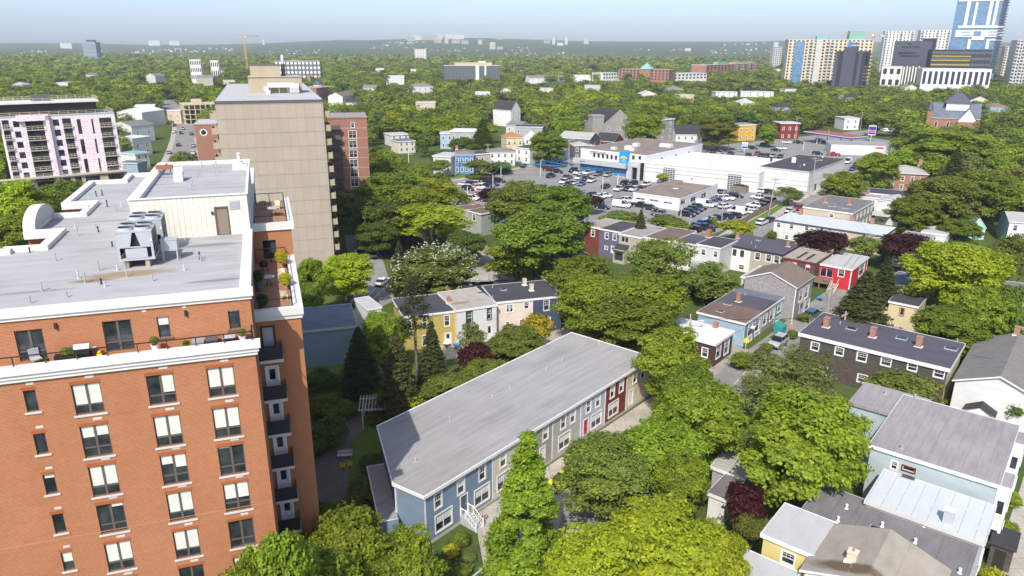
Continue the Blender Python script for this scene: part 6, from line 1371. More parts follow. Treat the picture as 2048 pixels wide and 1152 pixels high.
sheet('yard', [(1240, 690), (1310, 640), (1500, 700), (1480, 745), (1430, 790), (1330, 740)], 'gravel', 1, clear=False); sheet('back_yard', [(1050, 680), (1130, 655), (1150, 668), (1080, 700)], 'gravel', 1)
sheet('rear_yard', [(880, 690), (935, 680), (945, 710), (890, 720)], 'concrete', 1)
# kerbs and markings
def kerb(pts):
    for (p, q) in zip(pts[:-1], pts[1:]):
        a, b = P(*p), P(*q); m = MB(); d = Vector((b - a)[:2]); L_ = d.length; d.normalize(); m.fr = ((a[0], a[1], 0), (d.x, d.y), (-d.y, d.x)); m.box(0, L_, -.08, .08, 0, .14); struct('kerb', m, 'concrete_plain')
kerb([(960, 1052), (985, 1090), (975, 1130), (940, 1160)]); kerb([(1130, 1012), (1230, 932)]); kerb([(1500, 735), (1468, 770)])
m = MB()
for i in range(9):
    a = P(318 + i * 11, 335.5); m.box(a[0] - .25, a[0] + .25, a[1] - 1.2, a[1] + 1.2, .04, .044)
struct('road_marking', m, 'trim')
m = MB()
for (x0, y0, x1, y1) in ((760, 585, 745, 600), (753, 575, 737, 592), (1000, 352, 1060, 342), (1075, 339, 1110, 332)):
    a, b = P(x0, y0), P(x1, y1); d = Vector((b - a)[:2]); L_ = d.length; d.normalize(); m.fr = ((a[0], a[1], 0), (d.x, d.y), (-d.y, d.x)); m.box(0, L_, -.07, .07, .04, .046)
m.fr = None; struct('road_marking', m, 'trim')
# hills beyond the town
RX = [(-1500, 88), (0, 86), (120, 85.5), (220, 86), (300, 89), (450, 89), (560, 86), (640, 82), (700, 79.5), (740, 81), (850, 76), (930, 75), (1040, 78.5), (1150, 82), (1300, 83), (1480, 83), (1540, 81), (1700, 84), (2048, 84), (3500, 84)]
def ridge(x): return float(np.interp(x, [r[0] for r in RX], [r[1] for r in RX]))
NX, NY = 150, 46; vs = []; fs = []
from mathutils import noise as mn
def hillz(xw, d):
    px = 1024 + FPX * xw / d; zr = at_dist(min(max(px, -1400), 3400), ridge(px), 7000.)[2]
    t = min(1, max(0, (d - 2600) / 4400)); s = t * t * (3 - 2 * t)
    return s * zr * .98 + (mn.noise((xw * .0016, d * .0016, 3.)) * 16 + mn.noise((xw * .006, d * .006, 1.)) * 6) * min(1, t * 5) * (1 - s * .75) - .5
for j in range(NY + 1):
    d = 2550 + (8200 - 2550) * (j / NY)
    for i in range(NX + 1): xw = (i / NX - .5) * 2.6 * d; vs.append((xw, d, hillz(xw, d) if d < 7000 else hillz(xw * 7000 / d, 7000) - (d - 7000) * .02))
for j in range(NY):
    for i in range(NX): a = j * (NX + 1) + i; fs.append((a, a + 1, a + NX + 2, a + NX + 1))
me = bpy.data.meshes.new('hills'); me.from_pydata(vs, [], fs); me.update(); me.materials.append(MAT('hill')); me.polygons.foreach_set('use_smooth', [True] * len(fs))
o = bpy.data.objects.new('hills', me); COL.objects.link(o); o['kind'] = 'structure'
# houses and blocks on the far hills
hm = [MB().box(-7, 7, -5, 5, 0, 6, 0).face([(-7.5, -5.5, 7), (7.5, -5.5, 7), (7.5, 0, 10), (-7.5, 0, 10)], 1).face([(7.5, 5.5, 7), (-7.5, 5.5, 7), (-7.5, 0, 10), (7.5, 0, 10)], 1).mesh('hillside_house', [w_, k]) for w_, k in (('tower_white', 'asph_gray'), ('beige', 'asph_brown'), ('offwhite', 'asph_light'), ('tan', 'asph_gray'), ('gray_light', 'asph_brown'))]
hr = random.Random(5)
def hill_obj(px, py, mesh, s, name, lab, cat, grp, rz=None):
    d = 2700.
    while d < 6900:
        q = at_dist(px, py, d)
        if q[2] <= hillz(q[0], d) + .5: break
        d += 30
    o = bpy.data.objects.new(name, mesh); COL.objects.link(o); o.location = (q[0], q[1], hillz(q[0], q[1]) - 1); k = s * d / 4500; o.scale = (k, k, k); o.rotation_euler = (0, 0, hr.uniform(-.6, .6) if rz is None else rz); setp(o, lab, cat, grp); return o
areas = [((10, 106), (90, 118), 14), ((40, 100), (110, 107), 8), ((190, 100), (220, 106), 6), ((240, 104), (310, 113), 20), ((270, 98), (400, 106), 34), ((380, 96), (480, 104), 12), ((540, 100), (650, 112), 26), ((740, 90), (830, 99), 16), ((770, 83), (850, 88), 22), ((840, 97), (960, 104), 12), ((980, 95), (1060, 110), 16), ((1030, 103), (1180, 112), 16), ((1270, 95), (1400, 104), 8), ((1420, 98), (1540, 108), 22), ((1440, 87), (1530, 92), 14)]
for (a, b, n) in areas:
    for k in range(n): hill_obj(hr.uniform(a[0], b[0]), hr.uniform(a[1], b[1]), hr.choice(hm), hr.uniform(.4, .85), 'hillside_house', 'tiny pale house among the trees of the far hillside', 'house', 'houses dotted over the far hillside')
def slab(w, d, h, mat, nf):
    m = MB().box(-w / 2, w / 2, -d / 2, d / 2, 0, h, 0)
    for k in range(nf): m.box(-w * .46, w * .46, -d / 2 - .4, -d / 2 - .02, h * (k + .3) / nf, h * (k + .7) / nf, 1)
    return m.mesh('far_block', [mat, 'pipe'])
fb = [slab(70, 18, 34, 'tower_white', 8), slab(36, 20, 46, 'tower_cream', 10), slab(60, 18, 30, 'concrete_tan', 7), slab(24, 22, 64, 'tower_white', 14)]
for (px, py, k, s) in ((822, 82, 2, .8), (836, 80.5, 0, .8), (852, 80, 2, .9), (866, 80, 2, .9), (880, 80, 1, .8), (894, 79, 3, .55), (905, 78, 0, .8), (920, 78, 0, .7), (876, 86, 2, .7), (893, 87, 1, .6), (912, 87, 2, .8), (930, 88, 2, .7), (960, 89, 1, .6), (998, 79, 2, .7), (985, 99, 1, .9), (1000, 99, 2, .6), (1094, 87, 2, .6), (1107, 89, 3, .65), (1120, 91, 0, .5), (1132, 89, 3, .65), (1172, 88, 1, .75), (134, 97, 0, .9), (528, 90, 3, .45), (310, 91.5, 0, .9), (350, 91, 0, .8), (1375, 102, 0, .5), (1550, 104, 3, .9)):
    hill_obj(px, py, fb[k], s, 'far_apartment_block', 'small hazy apartment block standing up on the far ridge', 'apartment block', 'apartment blocks on the far ridge', .1)
for px, yt, yb in ((780, 38, 80), (917, 24, 76)):
    q = at_dist(px, yb, 6600.); tp = at_dist(px, yt, 6600.); t = MB().tube((0, 0, 0), (0, 0, tp[2] - q[2] + 20), 1.8, .9, 5).build('radio_mast', 'steel'); t.location = (q[0], q[1], q[2] - 20); setp(t, 'thin tall radio mast on the far ridge, ' + ('the left, shorter-looking one' if px < 800 else 'beside the cluster of blocks'), 'mast')
m = MB()
for (x0, y0, x1, y1, n_, hd_) in ((1120, 372, 1225, 352, 13, DA + 95), (1235, 381, 1290, 381, 7, DA + 95), (1368, 436, 1478, 394, 14, DA), (1395, 462, 1540, 388, 18, DA), (925, 382, 1000, 366, 9, DA + 5)):
    for k_ in range(n_):
        p_ = P(x0 + (x1 - x0) * k_ / (n_ - 1), y0 + (y1 - y0) * k_ / (n_ - 1)); m.fr = ((p_[0], p_[1], 0), (math.cos(R(hd_)), math.sin(R(hd_))), (-math.sin(R(hd_)), math.cos(R(hd_)))); m.box(-2.4, 2.4, -.06, .06, .03, .034)
m.fr = None; struct('bay_marking', m, 'trim')
# ------------------------------------------------------------------ trees
def leaf_arrays(C, Nn, size, rg, asp=.62):
    """diamond leaf faces at centres C with normals Nn"""
    n = len(C); t = rg.normal(size=(n, 3)); t -= Nn * (t * Nn).sum(1, keepdims=True); t /= np.linalg.norm(t, axis=1, keepdims=True) + 1e-9; b = np.cross(Nn, t)
    s = (size * rg.uniform(.65, 1.35, n))[:, None]
    return np.stack([C - t * s, C - b * s * asp, C + t * s, C + b * s * asp], 1).reshape(-1, 3)
def quads_mesh(name, V, tone=None, tint=None, mats=('leaf',)):
    n = len(V) // 4; me = bpy.data.meshes.new(name); me.vertices.add(n * 4); me.vertices.foreach_set('co', V.astype(np.float32).ravel())
    me.loops.add(n * 4); me.loops.foreach_set('vertex_index', np.arange(n * 4, dtype=np.int32)); me.polygons.add(n); me.polygons.foreach_set('loop_start', np.arange(0, n * 4, 4, dtype=np.int32))
    if tone is not None: a = me.attributes.new('tone', 'FLOAT', 'FACE'); a.data.foreach_set('value', tone.astype(np.float32))
    if tint is not None: a = me.attributes.new('tint', 'FLOAT_COLOR', 'FACE'); a.data.foreach_set('color', np.concatenate([tint, np.ones((n, 1))], 1).astype(np.float32).ravel())
    for m in mats: me.materials.append(MAT(m))
    me.update(); return me
def unit(v): return v / (np.linalg.norm(v, axis=1, keepdims=True) + 1e-9)
def broadleaf(rg, R_, H_, nl, n, size, nlobe=40, lobe=(.2, .34), shape='dome', spray=7, flat=.45, nj=.42):
    """leaf centres and normals of a lobed crown of radius R_, from z=0 to H_"""
    d = unit(rg.normal(size=(nlobe, 3))); d[:, 2] = np.where(rg.random(nlobe) < .62, np.abs(d[:, 2]), d[:, 2])
    d = unit(d); rr = rg.uniform(.5, 1., nlobe)[:, None]
    if shape == 'cone':
        z = rg.uniform(.04, .95, nlobe) ** .9; ang = rg.uniform(0, 6.28, nlobe); pr = (1 - z) ** 1.05 * .95 + .02; c = np.stack([np.cos(ang) * pr * R_ * .8, np.sin(ang) * pr * R_ * .8, z * H_], 1); lr = R_ * rg.uniform(.2, .36, nlobe) * (pr * .8 + .3)
    elif shape == 'vase':
        c = d * rr * np.array([R_ * .85, R_ * .85, H_ * .42]) + np.array([0, 0, H_ * .5]); lr = R_ * rg.uniform(lobe[0], lobe[1], nlobe)
    else:
        c = d * rr * np.array([R_ * .76, R_ * .76, H_ * .44]) + np.array([0, 0, H_ * .46]); lr = R_ * rg.uniform(lobe[0], lobe[1], nlobe)
    k = rg.choice(nlobe, n // spray, p=lr ** 2 / (lr ** 2).sum())
    dv = unit(rg.normal(size=(len(k), 3)) + np.array([0, 0, .35])); rad = lr[k][:, None] * rg.uniform(.72, 1.12, len(k))[:, None]
    sc = c[k] + dv * rad * np.array([1.1, 1.1, .72])
    C = np.repeat(sc, spray, 0) + rg.normal(size=(len(sc) * spray, 3)) * np.array([size * 1.15, size * 1.15, size * .55])
    out = unit(C - np.array([0, 0, H_ * .35])); N = unit(np.repeat(dv, spray, 0) * .5 + out * .35 + np.array([0, 0, flat]) + rg.normal(size=C.shape) * nj)
    tone = np.repeat(rg.normal(.5, .2, len(sc)), spray) + rg.normal(0, .1, len(C)) + np.repeat(rg.normal(0, .1, nlobe)[k], spray)
    C[:, 2] = np.maximum(C[:, 2], .02 * H_)
    return C, N, np.clip(tone, 0, 1), c
def conifer(rg, R_, H_, n, size, dense=1., droop=.35):
    nb = max(40, int(n / 55)); z = np.sort(rg.uniform(.02, .985, nb)); L = R_ * ((1 - z) ** .85) * rg.uniform(.75, 1.1, nb) + .12; a = np.arange(nb) * 2.4 + rg.normal(0, .3, nb)
    k = rg.choice(nb, n, p=(L + .2) / (L + .2).sum()); s = rg.random(n) ** .6
    r = L[k] * s; wid = .22 * L[k] * (1.1 - s * .7); side = rg.normal(0, 1, n) * wid
    C = np.stack([np.cos(a[k]) * r - np.sin(a[k]) * side, np.sin(a[k]) * r + np.cos(a[k]) * side, z[k] * H_ - droop * r * .8 + .12 * r * s + rg.normal(0, size * .35, n)], 1)
    N = unit(np.stack([np.cos(a[k]) * .35, np.sin(a[k]) * .35, np.ones(n)], 1) + rg.normal(size=(n, 3)) * .45)
    tone = np.clip(.3 + .35 * s + rg.normal(0, .12, n) + rg.normal(0, .1, nb)[k], 0, 1); C[:, 2] = np.maximum(C[:, 2], .05)
    return C, N, tone, None
def limbs(rg, c, R_, H_, tr, th, n=9, ends=.8):
    """tapered trunk below the crown with limbs reaching into it"""
    m = MB(); pts = [Vector((0, 0, 0))]; 
    for k in range(1, 5): pts.append(Vector((rg.normal(0, .12) * R_ * .12 * k, rg.normal(0, .12) * R_ * .12 * k, th * k / 3.2)))
    for i in range(4): m.tube(pts[i], pts[i + 1], tr * (1.25 if i == 0 else 1 - .13 * i), tr * (1 - .13 * (i + 1)), 8)
    if c is not None:
        ids = rg.choice(len(c), min(n, len(c)), replace=False)
        for i in ids:
            e = Vector(c[i]) + Vector((0, 0, th)); s = pts[2 + int(rg.integers(0, 3)) if len(pts) > 4 else 2]; mid = s.lerp(e, .5) + Vector((0, 0, .12 * H_ * rg.uniform(-.5, 1))); e2 = s.lerp(e, ends)
            m.tube(s, mid, tr * .5, tr * .28, 6); m.tube(mid, e2, tr * .28, tr * .08, 5)
            for q in range(2):
                e3 = e2 + Vector(rg.normal(size=3)) * R_ * .16; m.tube(mid.lerp(e2, .4 + .3 * q), e3, tr * .12, tr * .04, 4)
    return m
PROTO = {}
def make_proto(key, kind, n, size, seed, R_=5., H_=9.6, th=1.5, tr=.28, **kw):
    rg = np.random.default_rng(seed)
    if kind == 'conifer': C, N, tone, c = conifer(rg, R_, H_, n, size, **kw)
    else: C, N, tone, c = broadleaf(rg, R_, H_, None, n, size, **kw)
    cm = quads_mesh('crown', leaf_arrays(C, N, size, rg), tone)
    if kind == 'conifer': tm = MB().tube((0, 0, -th), (0, 0, H_ * .55), tr, tr * .5, 8).tube((0, 0, H_ * .55), (0, 0, H_ * .97), tr * .5, .02, 6)
    else: tm = limbs(rg, c, R_, H_, tr, th)
    if kind == 'conifer': tm.v = [(x, y, z + th) for x, y, z in tm.v]
    PROTO[key] = (cm, tm.mesh('trunk', ['bark']), R_, H_, th)
for i in range(4): make_proto(f'maple{i}', 'b', 46000, .14, 100 + i, nlobe=92 + 10 * i, lobe=(.1, .21))
for i in range(2): make_proto(f'airy{i}', 'b', 18000, .125, 120 + i, nlobe=46, lobe=(.14, .26), shape='vase', flat=.3)
make_proto('column', 'b', 40000, .125, 130, R_=3., H_=15., th=1.0, nlobe=90, shape='cone'); make_proto('chestnut', 'b', 52000, .165, 131, nlobe=120, lobe=(.09, .17), flat=.7)
make_proto('weep', 'b', 26000, .16, 132, H_=10.5, nlobe=60, lobe=(.15, .25), flat=.1)
for i in range(2): make_proto(f'spruce{i}', 'conifer', 32000, .12, 140 + i, R_=3.4, H_=13., th=.8, tr=.24)
for i in range(2): make_proto(f'shrub{i}', 'b', 5000, .1, 150 + i, R_=1.5, H_=2., th=.25, tr=.06, nlobe=22, lobe=(.25, .4))
for i in range(5): make_proto(f'mid{i}', 'b', 9000, .29, 160 + i, nlobe=60 + 6 * i, lobe=(.13, .24), spray=5)
make_proto('midspruce', 'conifer', 6000, .26, 170, R_=3.4, H_=14., th=.8); make_proto('small', 'b', 9000, .14, 171, R_=2.6, H_=4.2, th=1.4, tr=.1, nlobe=34)
# a tall bare-stemmed pine: clumps high on a long trunk
def pine_proto():
    rg = np.random.default_rng(180); cs = []; tm = MB().tube((0, 0, 0), (.1, 0, 9), .22, .17, 8).tube((.1, 0, 9), (0, .1, 16), .17, .05, 8); Cs, Ns, Ts = [], [], []
    for k in range(26):
        z = 8.5 + 7.4 * (k / 25); a = k * 2.4; L = (2.3 - 1.6 * (k / 25)) * rg.uniform(.6, 1.1); e = Vector((math.cos(a) * L, math.sin(a) * L, z + .1)); tm.tube((0, 0, z - .2), e, .05, .015, 5)
        n = 150; C = np.array(e) + rg.normal(size=(n, 3)) * np.array([.45, .45, .2]); Cs.append(C); Ns.append(unit(rg.normal(size=(n, 3)) * .6 + np.array([0, 0, 1]))); Ts.append(np.clip(rg.normal(.45, .18, n), 0, 1))
    for k in range(30):
        z = 2.2 + 6.4 * k / 29; a = k * 2.1; tm.tube((0, 0, z), (math.cos(a) * 1.3, math.sin(a) * 1.3, z - .25), .03, .008, 4)
    C = np.concatenate(Cs); cm = quads_mesh('crown', leaf_arrays(C, np.concatenate(Ns), .13, rg), np.concatenate(Ts)); PROTO['pine'] = (cm, tm.mesh('trunk', ['bark']), 2.3, 16., 0.)
pine_proto()
GREEN = dict(bright=(.215, .288, .027), lime=(.31, .37, .024), yellow=(.39, .36, .03), green=(.155, .21, .026), dark=(.11, .16, .03), olive=(.17, .212, .04), sage=(.18, .22, .065), conifer=(.065, .085, .03), conidark=(.05, .08, .03), spruce=(.1, .115, .04), copper=(.05, .018, .018), wine=(.055, .012, .016), tan=(.2, .175, .06), blossom=(.15, .19, .04))
TREES = []
CNAME = dict(bright='bright green', lime='lime green', yellow='yellow-green', green='mid green', dark='dark green', olive='olive green', sage='greyish green', conifer='brownish green', conidark='blackish green', spruce='grey-green', copper='copper purple', wine='wine red', tan='tan leaved', blossom='white flowering')
def tree_at(pos, key, Rm, Hm, col, label, name='tree', rz=None, group=None, cat='tree'):
    cm, tm, R0, H0, th = PROTO[key]
    t = thing(name, label, cat, (pos[0], pos[1], 0), random.uniform(0, 6.28) if rz is None else rz, group)
    if key == 'pine': zc = 0; s = Hm / 16.; sc = (s, s, s)
    else: sh = Hm / (H0 + th); sc = (Rm / R0, Rm / R0, sh)
    t.scale = sc
    a = bpy.data.objects.new('trunk', tm); COL.objects.link(a); a.parent = t
    c = bpy.data.objects.new('crown', cm); COL.objects.link(c); c.parent = t; c.location = (0, 0, th if key != 'pine' else 0); v = random.uniform(.92, 1.08); c.color = (*[x * v for x in GREEN[col]], 1)
    TREES.append((pos[0], pos[1], Rm)); return t
def T(key, x, yt, w, h, col, label, name='broadleaf_tree', **kw):
    """tree of height h whose crown outline tops out at this pixel and is w pixels wide"""
    r = ray(x, yt); hd = r[:2] / np.hypot(*r[:2]); lo, hi = 20., 700.; thf = {'column': .07}.get(key, .14); rnd = key[:3] == 'map' and w > 30 and yt < 470
    for k_ in range(100):
        if k_ in (40, 70): lo, hi = 20., 700.; h = max(h, min(18, 1.5 * Rm)) if rnd else h
       
        dm = (lo + hi) / 2; g = hd * dm; dd = math.hypot(*g); Rm = w / 2 * (np.array([g[0], g[1], h * .6 - CAM_H]) @ fw) / FPX; dl = math.atan2(CAM_H - h * .6, dd)
        e = math.hypot(Rm * math.sin(dl), h * (1 - thf) / 2 * math.cos(dl)); 
        if key.startswith(('spruce', 'column', 'pine')): top = np.array([g[0], g[1], h])
        else: top = np.array([g[0], g[1], h * (1 + thf) / 2]) + up * e
        if pix(top)[1] > yt: lo = dm
        else: hi = dm
    return tree_at(g, key, Rm, h, col, label, name, **kw)
hand = [
 ('maple0', 535, 1028, 230, 20, 'bright', 'bright maple crown over the lower right corner of the brick block'), ('maple1', 690, 1000, 250, 13, 'bright', 'tallest bright maple crown left of the blue townhouse end'), ('maple2', 815, 1040, 190, 11, 'bright', 'bright maple touching the lean-to of the blue townhouse'), ('maple3', 475, 1100, 180, 19, 'bright', 'maple crown cut by the bottom edge before the brick facade'), ('maple1', 620, 1085, 260, 15, 'bright', 'lower bright maple crown at the bottom edge, in front of the tallest one'), ('maple0', 800, 1115, 200, 9, 'bright', 'low maple crown at the bottom edge left of the entrance steps'),
 ('column', 1056, 856, 172, 15.5, 'bright', 'narrow pointed tree standing before the cream townhouses'),
 ('maple2', 1200, 1030, 250, 11, 'lime', 'lime green crown right of the narrow pointed tree'), ('maple3', 1330, 975, 290, 12, 'lime', 'widest lime green crown at the bottom middle'), ('maple0', 1430, 1030, 200, 10, 'lime', 'lime crown beside the flowering bush'), ('maple1', 1270, 1090, 280, 8.5, 'lime', 'low lime crown cut by the bottom edge'), ('maple2', 1450, 1080, 130, 7, 'yellow', 'rounded yellow crown left of the pale flat roof'),
 ('maple3', 1215, 850, 225, 10.5, 'olive', 'olive maple hiding the middle of the townhouse row'), ('maple0', 1330, 815, 220, 11, 'bright', 'green crown at the right end of the townhouse row'), ('maple2', 1370, 880, 130, 10, 'bright', 'green crown left of the grey shingle shed'), ('spruce0', 1358, 890, 62, 9, 'olive', 'small pointed conifer amid the crowns before the sheds'),
 ('chestnut', 1632, 748, 300, 16, 'bright', 'huge round chestnut crown in front of the green flat-roofed building'), ('maple1', 1415, 745, 225, 12.5, 'bright', 'broad crown left of the huge chestnut'), ('airy0', 1600, 682, 215, 10, 'sage', 'feathery grey-green tree over the lane'), ('airy1', 1530, 745, 120, 8, 'sage', 'low pale feathery bush at the lane bend'), ('maple2', 1352, 640, 185, 13, 'bright', 'tall crown left of the plum-coloured house'),
 ('maple0', 1372, 700, 140, 10.5, 'green', 'shaded crown between the plum-coloured house and the townhouse end'), ('maple3', 1195, 530, 190, 13.5, 'bright', 'front left crown of the big central maple group'), ('maple1', 1305, 535, 190, 13.5, 'bright', 'front right crown of the big central maple group'), ('maple0', 1255, 565, 230, 12.5, 'green', 'lower shaded crown of the big central maple group'), ('maple2', 1170, 500, 150, 12, 'green', 'crown right beside the cream house with the white chimney'), ('airy0', 1320, 462, 150, 13, 'olive', 'slanting feathery locust before the row houses'), ('airy1', 1415, 520, 130, 8.5, 'olive', 'garden tree before the light grey row house'), ('small', 1440, 545, 100, 6, 'olive', 'low garden tree left of the beige annexe'),
 ('maple3', 1045, 352, 150, 17, 'olive', 'tall olive maple left of the dark pair by the car lot'), ('maple1', 1115, 360, 150, 17, 'green', 'tall dark green maple by the car lot'), ('maple0', 1075, 400, 200, 13, 'green', 'wide lower crown beneath the two tall lot maples'), ('maple2', 1040, 440, 150, 12, 'bright', 'round bright maple beside the gravel yard'),
 ('airy0', 858, 392, 175, 13, 'lime', 'open yellow-green tree with pale limbs showing'), ('chestnut', 868, 482, 180, 12, 'blossom', 'flowering chestnut dotted with white blossom'), ('spruce1', 797, 480, 60, 11, 'conifer', 'brownish conifer left of the flowering chestnut'), ('maple3', 930, 455, 90, 8, 'dark', 'dark crown behind the gravel yard'),
 ('maple1', 780, 333, 150, 14, 'green', 'dark maple beside the brick mid-rise'), ('maple0', 755, 385, 130, 12, 'dark', 'shaded crown above the rear parking'), ('maple2', 866, 348, 110, 13, 'lime', 'yellow-green crown left of the brown-roofed cottages'), ('maple3', 820, 360, 130, 12, 'bright', 'bright crown behind the open yellow-green tree'), ('maple0', 750, 430, 100, 10, 'dark', 'dark crown right over the rear fence'),
 ('maple1', 692, 497, 118, 11, 'lime', 'glowing lime tree at the foot of the tan tower'), ('maple2', 615, 505, 80, 13, 'bright', 'slim crown between the brick wing and the tan tower'), ('maple0', 612, 560, 80, 10, 'green', 'lower crown right of the wing terrace'), ('maple3', 765, 607, 120, 12, 'bright', 'bright tree before the small white house end'),
 ('spruce0', 715, 652, 110, 11, 'conidark', 'blackish conifer in the shade of the brick block'), ('spruce1', 790, 660, 115, 13, 'spruce', 'sunlit grey-green spruce left of the bare-stemmed pine'), ('pine', 826, 556, 80, 17, 'conifer', 'tall pine with a long bare stem'), ('spruce0', 862, 640, 90, 12, 'conifer', 'dark spruce in front of the mustard house'), ('small', 950, 682, 82, 6, 'wine', 'wine red maple before the white row house'), ('maple1', 1035, 640, 130, 9, 'olive', 'olive crown before the pink house'), ('small', 1075, 622, 75, 8, 'yellow', 'yellow leaved tree before the navy house'), ('maple2', 900, 735, 150, 6.5, 'olive', 'low green crown along the back of the townhouse row'), ('maple0', 975, 708, 130, 7, 'olive', 'green crown behind the middle of the townhouse roof'), ('airy1', 945, 640, 60, 8, 'sage', 'thin climbing tree against the white row house'), ('small', 815, 775, 80, 4.5, 'lime', 'sunlit bush at the corner of the garden pergola'),
 ('maple3', 1930, 465, 205, 16, 'lime', 'very large yellow-green tree on the right above the dark house'), ('maple1', 1912, 602, 165, 10, 'green', 'dense green crown behind the long shingled row'), ('maple0', 1985, 560, 150, 13, 'bright', 'crown beneath the very large right-hand tree'), ('spruce1', 1738, 540, 170, 14, 'spruce', 'bulky blue-grey spruce before the yellow house'), ('spruce0', 1778, 512, 90, 12, 'conifer', 'thin dark conifer behind the bulky spruce'), ('airy0', 2040, 450, 110, 16, 'olive', 'weeping olive tree at the right edge'), ('maple2', 2030, 560, 110, 13, 'green', 'crown at the right edge above the dark grey house'),
 ('small', 1650, 455, 108, 9, 'copper', 'copper maple in front of the long cream row'), ('small', 1818, 462, 100, 9, 'copper', 'copper maple right of the grey flat-roofed house'), ('small', 1872, 416, 46, 8, 'copper', 'small copper tree above the mint cottage'), ('small', 1738, 470, 80, 7, 'olive', 'garden tree at the right end of the cream row'),
 ('maple1', 1925, 432, 80, 8, 'green', 'crown hiding the lower part of the mint cottage'), ('maple0', 1835, 385, 110, 11, 'green', 'round tree right of the white balcony house'), ('maple3', 1895, 338, 140, 14, 'olive', 'broad olive tree right of the brown brick house'), ('maple1', 1975, 330, 140, 15, 'green', 'dark tree right of the broad olive tree'), ('maple2', 1895, 252, 190, 18, 'bright', 'big round tree below the church'), ('maple0', 1760, 297, 90, 10, 'bright', 'tree row crown behind the workshop'), ('maple3', 1692, 336, 90, 9, 'bright', 'street tree at the workshop corner'), ('spruce0', 1918, 292, 70, 17, 'spruce', 'pale spruce among the right-hand trees'), ('airy1', 1580, 372, 58, 6, 'blossom', 'small pale flowering tree by the lot fence'), ('small', 1815, 735, 165, 7.5, 'olive', 'dark glossy tree covering the front of the shingled row'), ('small', 2040, 790, 50, 5, 'dark', 'dark bush tree beside the gabled porch'), ('small', 1495, 960, 95, 7, 'wine', 'dark red maple at the foot of the huge chestnut'), ('small', 1425, 1105, 80, 5, 'wine', 'dark red shrub tree beneath the yellow crown'), ('small', 1500, 1020, 70, 5, 'blossom', 'pale flowering bush beside the dark red maple'),
 ('maple2', 20, 352, 130, 17, 'lime', 'tall yellow-green tree at the left edge before the pink block'), ('maple0', 75, 395, 90, 14, 'bright', 'tree between the pink block and the round pediment'), ('maple1', 25, 420, 130, 13, 'bright', 'lower crown at the left edge beside the brick roof'), ('small', 105, 400, 50, 9, 'green', 'small tree beneath the pink block'),
 ('small', 1335, 427, 70, 6, 'olive', 'lot-side tree by the grey pickup'), ('small', 1350, 436, 60, 5.5, 'bright', 'small bright tree behind the rusty roofed row house'), ('spruce1', 1283, 418, 50, 11, 'spruce', 'slim spruce rising out of the row houses'), ('small', 1245, 420, 90, 6, 'olive', 'hedge-like tree behind the purple house'), ('small', 1185, 388, 48, 6, 'copper', 'copper tree at the edge of the car lot'), ('small', 985, 374, 60, 6.5, 'copper', 'copper tree above the brown-roofed cottages'), ('small', 1475, 437, 70, 6, 'lime', 'bright street tree before the white and cream pair'), ('small', 1430, 430, 10, 5, 'bright', 'sapling beside the lot pole'),
 ('weep', 1292, 218, 96, 21, 'bright', 'weeping willow before the grey rendered hall'), ('maple1', 1437, 225, 85, 18, 'olive', 'olive round tree left of the ochre house'), ('maple0', 1098, 258, 84, 14, 'green', 'dark round tree left of the charcoal house'), ('small', 1437, 274, 30, 6, 'yellow', 'small yellow tree at the white gabled house'), ('maple2', 1538, 246, 40, 12, 'bright', 'street tree between the ochre and the dark red house'), ('spruce0', 965, 235, 60, 15, 'dark', 'dark tree beside the half hidden grey house'), ('maple3', 925, 270, 60, 9, 'dark', 'dark bushy tree above the blue house'), ('small', 880, 318, 45, 7, 'olive', 'street tree before the pale grey house'), ('small', 957, 318, 55, 7, 'olive', 'street tree before the taupe house'), ('small', 1000, 322, 50, 5, 'sage', 'street bush before the white hip-roofed house'), ('small', 1325, 346, 25, 4, 'yellow', 'small yellow shrub at the service hall door'),
]
for (k, x, y, w, h, c, l) in hand:
    T(k, x, y, w * (1.16 if y < 520 and k[:3] in ('map', 'air', 'che', 'sma') else 1), h, c, l, 'spruce_tree' if k.startswith('spruce') else ('pine_tree' if k == 'pine' else 'broadleaf_tree'))
# the chestnut's white flower spikes
bl = [o for o in COL.objects if o.get('label', '').startswith('flowering chestnut')][0]
rg = np.random.default_rng(9); n = 230; d = unit(rg.normal(size=(n, 3)) + np.array([0, 0, .7])); C = d * np.array([4.6, 4.6, 5.0]) * rg.uniform(.8, 1.02, n)[:, None] + np.array([0, 0, 6.2]); C = np.repeat(C, 6, 0) + rg.normal(size=(n * 6, 3)) * np.array([.1, .1, .2])
quads_ = quads_mesh('blossom', leaf_arrays(C, unit(rg.normal(size=C.shape)), .09, rg), np.full(len(C), .5), mats=('blossom_white',)); o = bpy.data.objects.new('blossom', quads_); COL.objects.link(o); o.parent = bl; o['kind'] = 'stuff'
